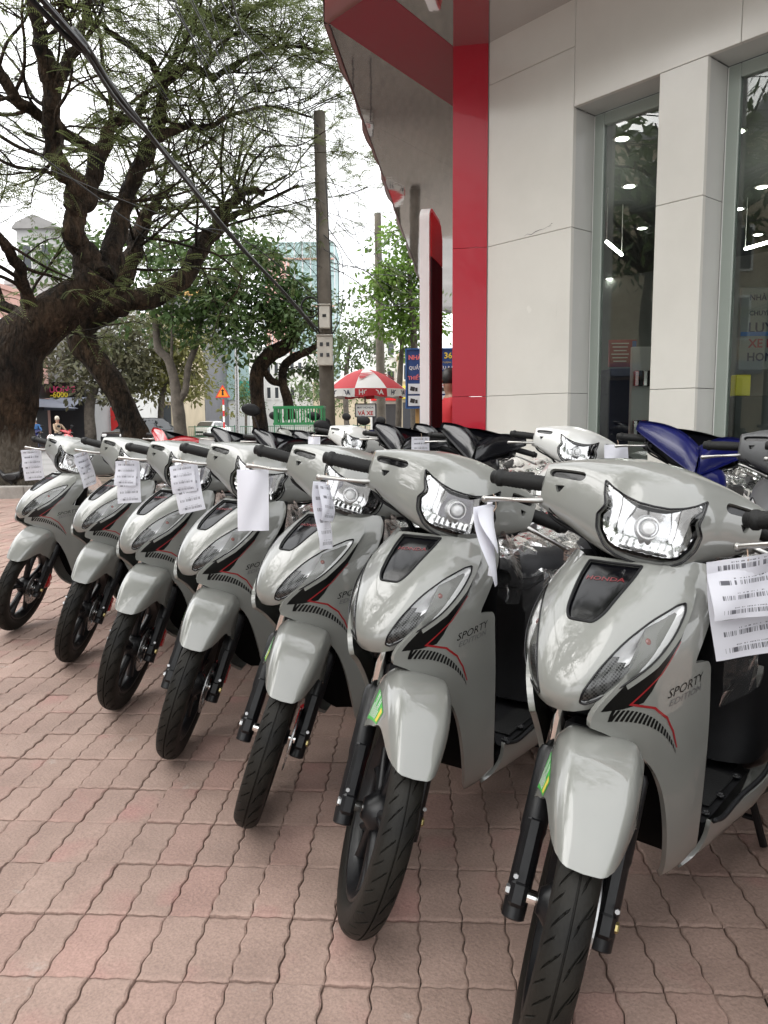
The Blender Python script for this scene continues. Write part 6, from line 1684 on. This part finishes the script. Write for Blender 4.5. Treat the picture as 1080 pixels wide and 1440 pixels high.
def paper(p, w, h, yaw, label, front='paper_code', second='paper_code_short', curl=.25, twist=0., fold=0., seed=1, tilt=0., group='paper sheets hung on brake levers'):
    root = empty('barcode_sheet', p, (0, R(tilt), R(yaw))); tag(root, label, 'paper sheet', group)
    link('sheet', sheet_mesh('sheet', w, h, curl, twist, fold, seed), front, root, loc=(0, 0, -.012))
    if second: o = link('sheet', sheet_mesh('sheet', w*.92, h*.55, curl*.8, twist, fold, seed+5), second, root, loc=(-w*.03, -.006, -.018)); o.rotation_euler = (0, R(4), 0)
    b = MB(); b.tube([(0, 0, .012), (.004, -.004, 0), (.002, -.006, -.02), (0, 0, -.03)], .0012, 5); b.ob('tie', 'tie_string', root)
    return root
_pt = lever_tip(7); paper(_pt+Vector((.0, -.01, -.005)), .150, .205, 4, 'large barcode sheet hung on the brake lever of the eighth grey scooter', seed=2, tilt=-9)
paper(lever_tip(0)+Vector((.012, 0, 0)), .105, .19, 62, 'curled sheet hung on the brake lever of the seventh grey scooter', front='paper_blank', second='paper_blank', twist=.5, curl=.8, seed=3, tilt=-4)
paper(lever_tip(1)+Vector((.01, 0, 0)), .105, .185, 74, 'barcode sheet turned edge on at the lever of the sixth grey scooter', seed=4, tilt=6)
paper(lever_tip(2)+Vector((.008, 0, 0)), .105, .21, 10, 'sheet with its blank back outwards on the fifth grey scooter', front='paper_blank', second=None, seed=6, tilt=1)
paper(lever_tip(3)+Vector((.02, 0, 0)), .110, .195, -6, 'tilted pair of barcode sheets on the fourth grey scooter', seed=7, tilt=-12)
paper(lever_tip(4)+Vector((.02, 0, 0)), .110, .195, -2, 'pair of barcode sheets on the lever of the third grey scooter', seed=8, tilt=-3)
paper(lever_tip(5)+Vector((.02, 0, 0)), .100, .19, 66, 'narrow turned barcode sheet on the second grey scooter', seed=9, tilt=-14)
paper(lever_tip(6)+Vector((.02, 0, 0)), .120, .19, 6, 'barcode sheets hung on the first grey scooter beside the planting bed', seed=10, tilt=-4)
# ------------------------------------------------------------------ second row of bikes
BEAK = make_scooter('beak'); add_wrap(BEAK)
for o in BEAK.children:
    if o.name.split('.')[0] in ('energy_label',): pass
MIR = MB()
def mirror_parts(root):
    for sg in (1, -1):
        b = MB(); b.tube(spline([(-.455, sg*.20, 1.03), (-.45, sg*.25, 1.12), (-.46, sg*.31, 1.20)], 5), .006, 6); m_ = b.ob('mirror', 'black_metal', root, smooth=True)
        b = MB(); b.lathe([(0, .016), (.05, .013), (.075, .004), (.078, -.004), (.06, -.012), (0, -.012)], 20, Matrix.Translation((-.46, sg*.335, 1.235)) @ Matrix.Rotation(R(90), 4, 'Y') @ Matrix.Diagonal((.72, 1.15, 1, 1))); b.ob('mirror_head', 'black_plastic', m_, smooth=True)
MIRR = make_scooter('beak'); mirror_parts(MIRR); add_wrap(MIRR)
def spot(px, py_unused, Y, head, back=.40):
    """front contact point from where the handlebar centre stands"""
    h = at(px, 620, Y); return (h.x-back*math.sin(R(head)), Y-back*math.cos(R(head)))
def put(src, first, px, Y, head, steer, paint, label, extra=None, group='bikes in the second row'):
    sw = {'paint_grey': paint}
    if extra: sw.update(extra)
    o = copy_tree(src, None, sw)
    x, y = spot(px, 0, Y, head); park(o, x, y, head, .5, steer, APZ if Y < 6.5 else 0); tag(o, label, 'scooter', group)
    return o
WHITE = {'red_decal': 'grey_decal'}
put(PROTO, 0, 806, 4.25, 36, 30, 'paint_white', 'white scooter in the second row beside the blue angular one', WHITE)
put(PROTO, 0, 498, 6.3, 34, 34, 'paint_white', 'white scooter in the second row beside the black angular ones', WHITE)
put(BEAK, 0, 972, 3.8, 36, 26, 'paint_blue', 'dark blue angular scooter in the second row in front of the tiled pillar')
put(BEAK, 0, 672, 5.0, 36, 24, 'paint_black', 'black angular scooter parked in front of the red corner column')
put(BEAK, 0, 570, 5.65, 36, 26, 'paint_black', 'black angular scooter parked in front of the white pylon sign')
put(PROTO, 0, 1128, 3.0, 36, 18, 'paint_matte_grey', 'matte dark grey scooter in the second row by the second window')
put(MIRR, 0, 392, 6.9, 30, 30, 'paint_black', 'black bike with round mirrors beside the white scooter')
put(BEAK, 0, 330, 7.6, 34, 34, 'paint_black', 'black angular bike without mirrors at the end of the second row')
put(BEAK, 0, 446, 7.4, 24, 14, 'paint_black', 'black angular bike between the mirrored bike and the utility pole')
put(BEAK, 0, 624, 5.9, 38, 20, 'paint_black', 'black angular scooter squeezed in behind the two by the pylon sign')
put(BEAK, 0, 240, 8.4, 40, 30, 'paint_red', 'red angular bike standing alone near the leaning tree')
for i, (px, Y, hd, pt, nm) in enumerate([(470, 9.4, 30, 'paint_black', 'black bike near the foot of the utility pole'), (540, 8.6, 60, 'paint_white', 'white bike parked crosswise below the parasol'), (585, 9.6, 70, 'paint_black', 'black bike parked beside the blue signboard'), (505, 11., 50, 'paint_blue', 'blue bike parked below the red parasol'), (560, 12, 65, 'paint_matte_grey', 'dark grey bike parked behind the white crosswise bike'), (620, 7.6, 70, 'paint_black', 'black bike parked at the foot of the pylon sign')]):
    put(MIRR if i in (0, 3) else (PROTO if i in (1, 4) else BEAK), 0, px, Y, hd, 10, pt, nm, group='bikes further along the pavement')
for o in (BEAK, MIRR):   # the two patterns themselves stand in the row too
    pass
park(BEAK, *spot(1235, 0, 2.75, 36), 36, .5, 20, APZ); tag(BEAK, 'grey angular scooter in the second row furthest from the red column', 'scooter', 'bikes in the second row')
park(MIRR, *spot(415, 0, 9.9, 28), 28, .5, 15); tag(MIRR, 'grey bike with mirrors standing behind the black mirrored one', 'scooter', 'bikes further along the pavement')
# loose sheets on the second row
paper(at(868, 622, 4.1), .135, .19, 8, 'blank white sheet hanging beside the headlight of the white scooter', front='paper_blank', second=None, seed=12, group='paper sheets in the second row')
paper(at(441, 612, 6.2), .10, .15, -8, 'small blank sheet hanging beside the white scooter near the black bikes', front='paper_blank', second=None, seed=13, group='paper sheets in the second row')
paper(at(592, 612, 5.4), .13, .19, 10, 'sheet in a clear sleeve on the black scooter before the pylon sign', front='paper_code', second=None, seed=14, group='paper sheets in the second row')
# green crate on the rack of a parked bike
mat('crate_green', (.02, .22, .07), rough=.5)
cr = empty('plastic_crate', at(422, 590, 9.6)+Vector((0, 0, -.06))); tag(cr, 'green plastic mesh crate among the parked bikes', 'crate')
for k in range(9):
    for sx, sy in ((0, -1), (0, 1)):
        b = MB(); b.box((-.28+.07*k, sy*.18, .11), (.018, .012, .22)); b.ob('slat', 'crate_green', cr)
for k in range(6):
    for sx in (-1, 1):
        b = MB(); b.box((sx*.30, -.15+.06*k, .11), (.012, .018, .22)); b.ob('slat', 'crate_green', cr)
b = MB()
for z in (.01, .21):
    b.box((0, -.18, z), (.62, .02, .03)); b.box((0, .18, z), (.62, .02, .03)); b.box((-.30, 0, z), (.02, .34, .03)); b.box((.30, 0, z), (.02, .34, .03))
b.box((0, 0, .0), (.6, .36, .012)); b.ob('rim', 'crate_green', cr)

# ------------------------------------------------------------------ pylon sign and blue signboard
mat('pylon_white', (.70, .70, .69), rough=.35, coat=.3); mat('pylon_dark', (.05, .05, .052), rough=.65, spec=.2)
pp = Vector((.485, 8.0, 0)); pq = Vector((.655, 8.62, 0)); pd = (pq-pp).normalized(); pn = Vector((pd.y, -pd.x, 0))
py = empty('pylon_sign', pp); tag(py, 'tall white edged pylon sign standing under the canopy edge', 'sign')
rotp = Matrix.Rotation(math.atan2(pd.y, pd.x), 4, 'Z'); PH = 3.35
b = MB(); b.prism(rpoly([(-.03, 0), (.64, 0), (.64, PH-.2), (.55, PH-.03), (.08, PH), (-.03, PH-.08)], [0, 0, .1, .2, .1, .06]), -.10, 0, rotp @ Matrix.Rotation(R(90), 4, 'X')); b.v = [tuple(Vector(p)) for p in b.v]; b.ob('frame', 'pylon_white', py)
b = MB(); b.prism([(.03, .05), (.61, .05), (.61, PH-.50), (.03, PH-.50)], .0, .012, rotp @ Matrix.Rotation(R(90), 4, 'X')); b.ob('dark_face', 'pylon_dark', py)
b = MB(); b.prism([(.03, PH-.49), (.61, PH-.49), (.61, PH-.22), (.53, PH-.08), (.08, PH-.05), (.03, PH-.1)], .0, .012, rotp @ Matrix.Rotation(R(90), 4, 'X')); b.ob('red_face', 'sign_red', py)
mat('board_blue', (.012, .05, .19), rough=.45); mat('board_edge', (.02, .10, .30), rough=.4); mat('letter_pink', (.70, .16, .16), rough=.5); mat('letter_yellow', (.75, .55, .06), rough=.5); mat('cell_white', (.70, .76, .78), rough=.5)
BY = 10.; c0_ = at(570, 490, BY); c1_ = at(652, 574, BY); bc = (c0_+c1_)/2; bw_ = c1_.x-c0_.x; bh_ = c0_.z-c1_.z
bo = empty('signboard', (bc.x, BY, 0)); tag(bo, 'blue signboard with pink and white lettering behind the pylon sign', 'sign')
b = MB(); b.box((0, .03, bc.z), (bw_, .05, bh_), bev=.004); pan = b.ob('panel', 'board_blue', bo)
b = MB()
for sx in (-1, 1): b.box((sx*(bw_/2-.008), -.004, bc.z), (.016, .025, bh_-.004))
for sz in (-1, 1): b.box((0, -.004, bc.z+sz*(bh_/2-.008)), (bw_-.034, .025, .016))
b.ob('frame', 'board_edge', bo)
def btext(s, x, z, w, m, bold=.02): text_ob('lettering', s, m, pan, (x, 0, bc.z+z), (1, 0, 0), (0, 0, 1), width=w, off=.004, bold=bold)
btext('NHÀ', -.25, bh_*.36, .17, 'letter_pink', .035); btext('365', .20, bh_*.38, .15, 'letter_yellow', .02); btext('QUẦY GIỚI THIỆU & BÁN', 0, bh_*.185, bw_*.88, 'sign_white', .015); btext('THIẾT BỊ - VẬT TƯ Y TẾ', 0, bh_*.02, bw_*.92, 'letter_pink', .03); btext('CHẤT LƯỢNG - GIÁ RẺ', .18, bh_*.27, .26, 'letter_yellow', .01)
for r_ in range(2):
    for k in range(4):
        x = -bw_/2+.11+k*.175; z = bc.z-bh_*(.17+.2*r_); b = MB(); b.box((x, -.003, z), (.15, .012, bh_*.17)); ce_ = b.ob('picture_cell', 'cell_white', pan)
        b = MB(); b.box((x-.02, -.0105, z), (.06, .004, bh_*.07), Matrix.Rotation(R(12+20*k), 4, 'Y')); b.box((x+.03, -.0115, z-.01), (.03, .004, bh_*.06)); b.ob('print', 'pylon_dark', ce_)
for sx in (-.22, .22):
    b = MB(); b.box((sx, .085, c1_.z*.5+.2), (.05, .05, c1_.z+.4)); b.ob('leg', 'wood_orange', bo)
# small menu board under the parasol
mb_ = at(514, 577, 17.); o = empty('menu_board', (mb_.x, 17., 0)); tag(o, 'small framed menu board standing below the parasol', 'sign')
b = MB(); b.box((0, 0, mb_.z), (.44, .03, .26)); pnl = b.ob('panel', 'sign_white', o)
b = MB()
for sx in (-1, 1): b.box((sx*.225, -.01, mb_.z), (.02, .05, .30))
for sz in (-1, 1): b.box((0, -.01, mb_.z+sz*.14), (.43, .05, .02))
b.ob('frame', 'pylon_dark', o)
text_ob('lettering', 'VÁ XE', 'sign_red', pnl, (0, -.017, mb_.z-.05), (1, 0, 0), (0, 0, 1), width=.34, bold=.03); text_ob('lettering', 'MAY HONDA', 'navy', pnl, (0, -.017, mb_.z+.06), (1, 0, 0), (0, 0, 1), width=.36, bold=.01)
for sx in (-.18, .18):
    b = MB(); b.box((sx, .03, mb_.z/2-.06), (.03, .03, mb_.z-.12)); b.ob('leg', 'pylon_dark', o)

# ------------------------------------------------------------------ people and the rooster
mat('skin', (.32, .18, .12), rough=.55); mat('jacket_beige', (.30, .215, .145), rough=.8); mat('jacket_blue', (.035, .11, .26), rough=.8); mat('jacket_red', (.45, .012, .018), rough=.7); mat('trousers_dark', (.02, .022, .03), rough=.85); mat('helmet_beige', (.42, .36, .28), rough=.3, coat=.5); mat('helmet_white', (.75, .75, .74), rough=.3, coat=.5); mat('hair_black', (.01, .009, .008), rough=.5); mat('shoe_dark', (.015, .014, .013), rough=.6)
def skinned(name, joints, bones, mats, zone, parent=None, lev=2):
    """one continuous figure grown round a skeleton"""
    me = bpy.data.meshes.new(name); ks = list(joints); me.from_pydata([joints[k][0] for k in ks], [(ks.index(a), ks.index(c)) for a, c in bones], [])
    o = bpy.data.objects.new(name, me); col.objects.link(o)
    sk = o.modifiers.new('skin', 'SKIN'); 
    for i, k in enumerate(ks): me.skin_vertices[0].data[i].radius = joints[k][1] if hasattr(joints[k][1], '__len__') else (joints[k][1],)*2
    me.skin_vertices[0].data[0].use_root = True
    sb_ = o.modifiers.new('sub', 'SUBSURF'); sb_.levels = lev; sb_.render_levels = lev
    dg = bpy.context.evaluated_depsgraph_get(); dg.update(); m2 = bpy.data.meshes.new_from_object(o.evaluated_get(dg))
    bpy.data.objects.remove(o)
    m2.materials.clear()
    for q in mats: m2.materials.append(MATS[q])
    P = np.array([joints[k][0] for k in ks])
    for p in m2.polygons:
        c = np.array(p.center); k = ks[int(((P-c)**2).sum(1).argmin())]; p.material_index = zone(k, c); p.use_smooth = True
    m2.name = name
    return link(name, m2, None, parent)
def person(name, loc, rz, pose, top, label, helmet=None, sc_=1.):
    root = empty(name, loc, (0, 0, rz)); tag(root, label, 'person')
    J = dict(pelvis=((0, 0, .95), (.15, .11)), belly=((.01, 0, 1.10), (.135, .10)), chest=((.02, 0, 1.30), (.165, .115)), neck0=((.0, 0, 1.44), .075), neck=((.01, 0, 1.50), .052), head0=((.02, 0, 1.58), (.075, .085)), head=((.02, 0, 1.68), (.078, .092)))
    B = [('pelvis', 'belly'), ('belly', 'chest'), ('chest', 'neck0'), ('neck0', 'neck'), ('neck', 'head0'), ('head0', 'head')]
    for s, t in ((1, 'l'), (-1, 'r')):
        if pose == 'ride':
            J.update({t+'hip': ((.04, s*.10, .92), .095), t+'knee': ((.42, s*.17, .80), .065), t+'ank': ((.36, s*.15, .42), .042), t+'toe': ((.50, s*.16, .38), .036), t+'sh': ((.03, s*.185, 1.40), .062), t+'elb': ((.18, s*.27, 1.18), .045), t+'wri': ((.42, s*.25, 1.10), .03)})
        else:
            J.update({t+'hip': ((0, s*.10, .90), .095), t+'knee': ((.03, s*.11, .50), .062), t+'ank': ((-.02, s*.12, .09), .042), t+'toe': ((.13, s*.14, .045), .036), t+'sh': ((0, s*.19, 1.40), .064), t+'elb': ((-.02, s*.29, 1.14), .050), t+'wri': ((.10, s*.27, .92), .034)})
        B += [('pelvis', t+'hip'), (t+'hip', t+'knee'), (t+'knee', t+'ank'), (t+'ank', t+'toe'), ('neck0', t+'sh'), (t+'sh', t+'elb'), (t+'elb', t+'wri')]
        w = Vector(J[t+'wri'][0]); d = (w-Vector(J[t+'elb'][0])).normalized(); J[t+'palm'] = (tuple(w+d*.06), (.030, .018)); B.append((t+'wri', t+'palm'))
        for q in range(4):
            off = Vector((0, (q-1.5)*.018*s, 0)); J[f'{t}f{q}'] = (tuple(w+d*(.10+.006*(q in (1, 2)))+off), .009); J[f'{t}g{q}'] = (tuple(w+d*.135+off*1.05+Vector((.0, 0, -.02))), .007); B += [(t+'palm', f'{t}f{q}'), (f'{t}f{q}', f'{t}g{q}')]
        J[t+'th'] = (tuple(w+d*.055+Vector((.02, -s*.035, .0))), .010); B.append((t+'palm', t+'th'))
    def zone(k, c):
        if k in ('head', 'head0', 'neck') or k[1:] in ('palm', 'th', 'f0', 'f1', 'f2', 'f3', 'g0', 'g1', 'g2', 'g3'): return 0
        if k in ('pelvis',) or k[1:] in ('hip', 'knee', 'ank'): return 2
        if k[1:] == 'toe': return 3
        return 1
    bd = skinned('body', J, B, ['skin', top, 'trousers_dark', 'shoe_dark'], zone, root)
    b = MB(); b.lathe([(.0, .135), (.05, .125), (.085, .09), (.10, .03), (.098, -.02), (.085, -.05)], 18, Matrix.Translation((.01, 0, 1.68)) @ Matrix.Diagonal((1.12, .95, 1, 1))); b.ob('helmet' if helmet else 'hair', helmet or 'hair_black', root, smooth=True)
    b = MB(); b.tube([(.115, 0, 1.665), (.13, 0, 1.64)], [.010, .014], 8); b.ob('nose', 'skin', root, smooth=True)
    for s in (1, -1):
        b = MB(); b.box((.105, s*.032, 1.672), (.012, .022, .010), bev=.003); b.ob('eye', 'hair_black', root)
        b = MB(); b.box((.01, s*.083, 1.655), (.03, .014, .05), bev=.005); b.ob('ear', 'skin', root)
    b = MB(); b.box((.105, 0, 1.61), (.01, .045, .010), bev=.003); b.ob('mouth', 'letter_pink', root)
    return root
q = onroad(90, 34); rid = copy_tree(MIRR, None, {'paint_grey': 'paint_red'}); rid.location = (q.x+.55, q.y-.45, -.16); rid.rotation_euler = (0, 0, R(-30)); set_steer(rid, 0); tag(rid, 'red motorbike ridden along the street past the old tree', 'motorbike')
person('person', (q.x+.55-1.0*math.cos(R(-30)), q.y-.45-1.0*math.sin(R(-30)), -.16-.12), R(-30), 'ride', 'jacket_beige', 'person in a beige jacket and helmet riding a red motorbike', 'helmet_beige')
q = onroad(47, 36); rid = copy_tree(MIRR, None, {'paint_grey': 'paint_blue'}); rid.location = (q.x, q.y, -.16); rid.rotation_euler = (0, 0, R(-70)); set_steer(rid, 0); tag(rid, 'blue motorbike partly hidden by the old tree trunk', 'motorbike')
person('person', (q.x-1.0*math.cos(R(-70)), q.y-1.0*math.sin(R(-70)), -.28), R(-70), 'ride', 'jacket_blue', 'person in a blue jacket and white helmet riding beside the old trunk', 'helmet_white')
person('person', (.80, 9.1, 0), R(205), 'stand', 'jacket_red', 'person in a red jacket standing half hidden behind the red corner column')
# rooster on the planting bed
mat('feather_black', (.012, .011, .012), rough=.45, vary=.5, vscale=20.); mat('comb_red', (.35, .03, .025), rough=.6)
rp = at(17, 668, 12.62); ro = empty('rooster', (rp.x, 12.62, .08), (0, 0, R(170))); tag(ro, 'black rooster pecking on the soil of the planting bed', 'rooster')
JJ = dict(body=((0, 0, .24), (.085, .095)), rump=((-.12, 0, .27), (.06, .07)), tail=((-.19, 0, .33), (.03, .045)), breast=((.10, 0, .23), (.075, .085)), neck0=((.17, 0, .27), .045), neck1=((.21, 0, .33), .032), head=((.24, 0, .36), .028), beak=((.285, 0, .35), .007))
BB = [('body', 'rump'), ('rump', 'tail'), ('body', 'breast'), ('breast', 'neck0'), ('neck0', 'neck1'), ('neck1', 'head'), ('head', 'beak')]
for s, t in ((1, 'l'), (-1, 'r')):
    JJ.update({t+'thigh': ((-.01, s*.05, .16), .035), t+'hock': ((-.04, s*.05, .09), .012), t+'foot': ((.0, s*.05, .012), .009), t+'toe': ((.06, s*.06, .006), .006)}); BB += [('body', t+'thigh'), (t+'thigh', t+'hock'), (t+'hock', t+'foot'), (t+'foot', t+'toe')]
skinned('body', JJ, BB, ['feather_black', 'comb_red', 'bark_grey'], lambda k, c: 2 if k[1:] in ('hock', 'foot', 'toe') or k == 'beak' else 0, ro)
rg = random.Random(4)
for k in range(9):
    b = MB(); a = R(100+k*9); pts = spline([(-.17, (k-4)*.008, .30), (-.20-.05*(k % 3), (k-4)*.014, .40+.03*(k % 4)), (-.28-.03*(k % 4), (k-4)*.018, .44-.02*k*.6), (-.36, (k-4)*.02, .36-.02*k)], 4); v, f = tube(pts, [.012, .02, .022, .022, .022, .02, .018, .016, .014, .012, .010, .006, .002], 5); b.add(v, f); b.ob('tail_feather', 'feather_black', ro, smooth=True)
b = MB(); b.box((.245, 0, .395), (.05, .008, .03), bev=.003); b.ob('comb', 'comb_red', ro)
for s in (1, -1):
    b = MB(); b.lathe([(0, .012), (.05, .008), (.07, 0), (.05, -.006), (0, -.008)], 14, Matrix.Translation((-.03, s*.088, .25)) @ Matrix.Rotation(R(90*s), 4, 'X') @ Matrix.Diagonal((1.8, .9, 1, 1))); b.ob('wing', 'feather_black', ro, smooth=True)
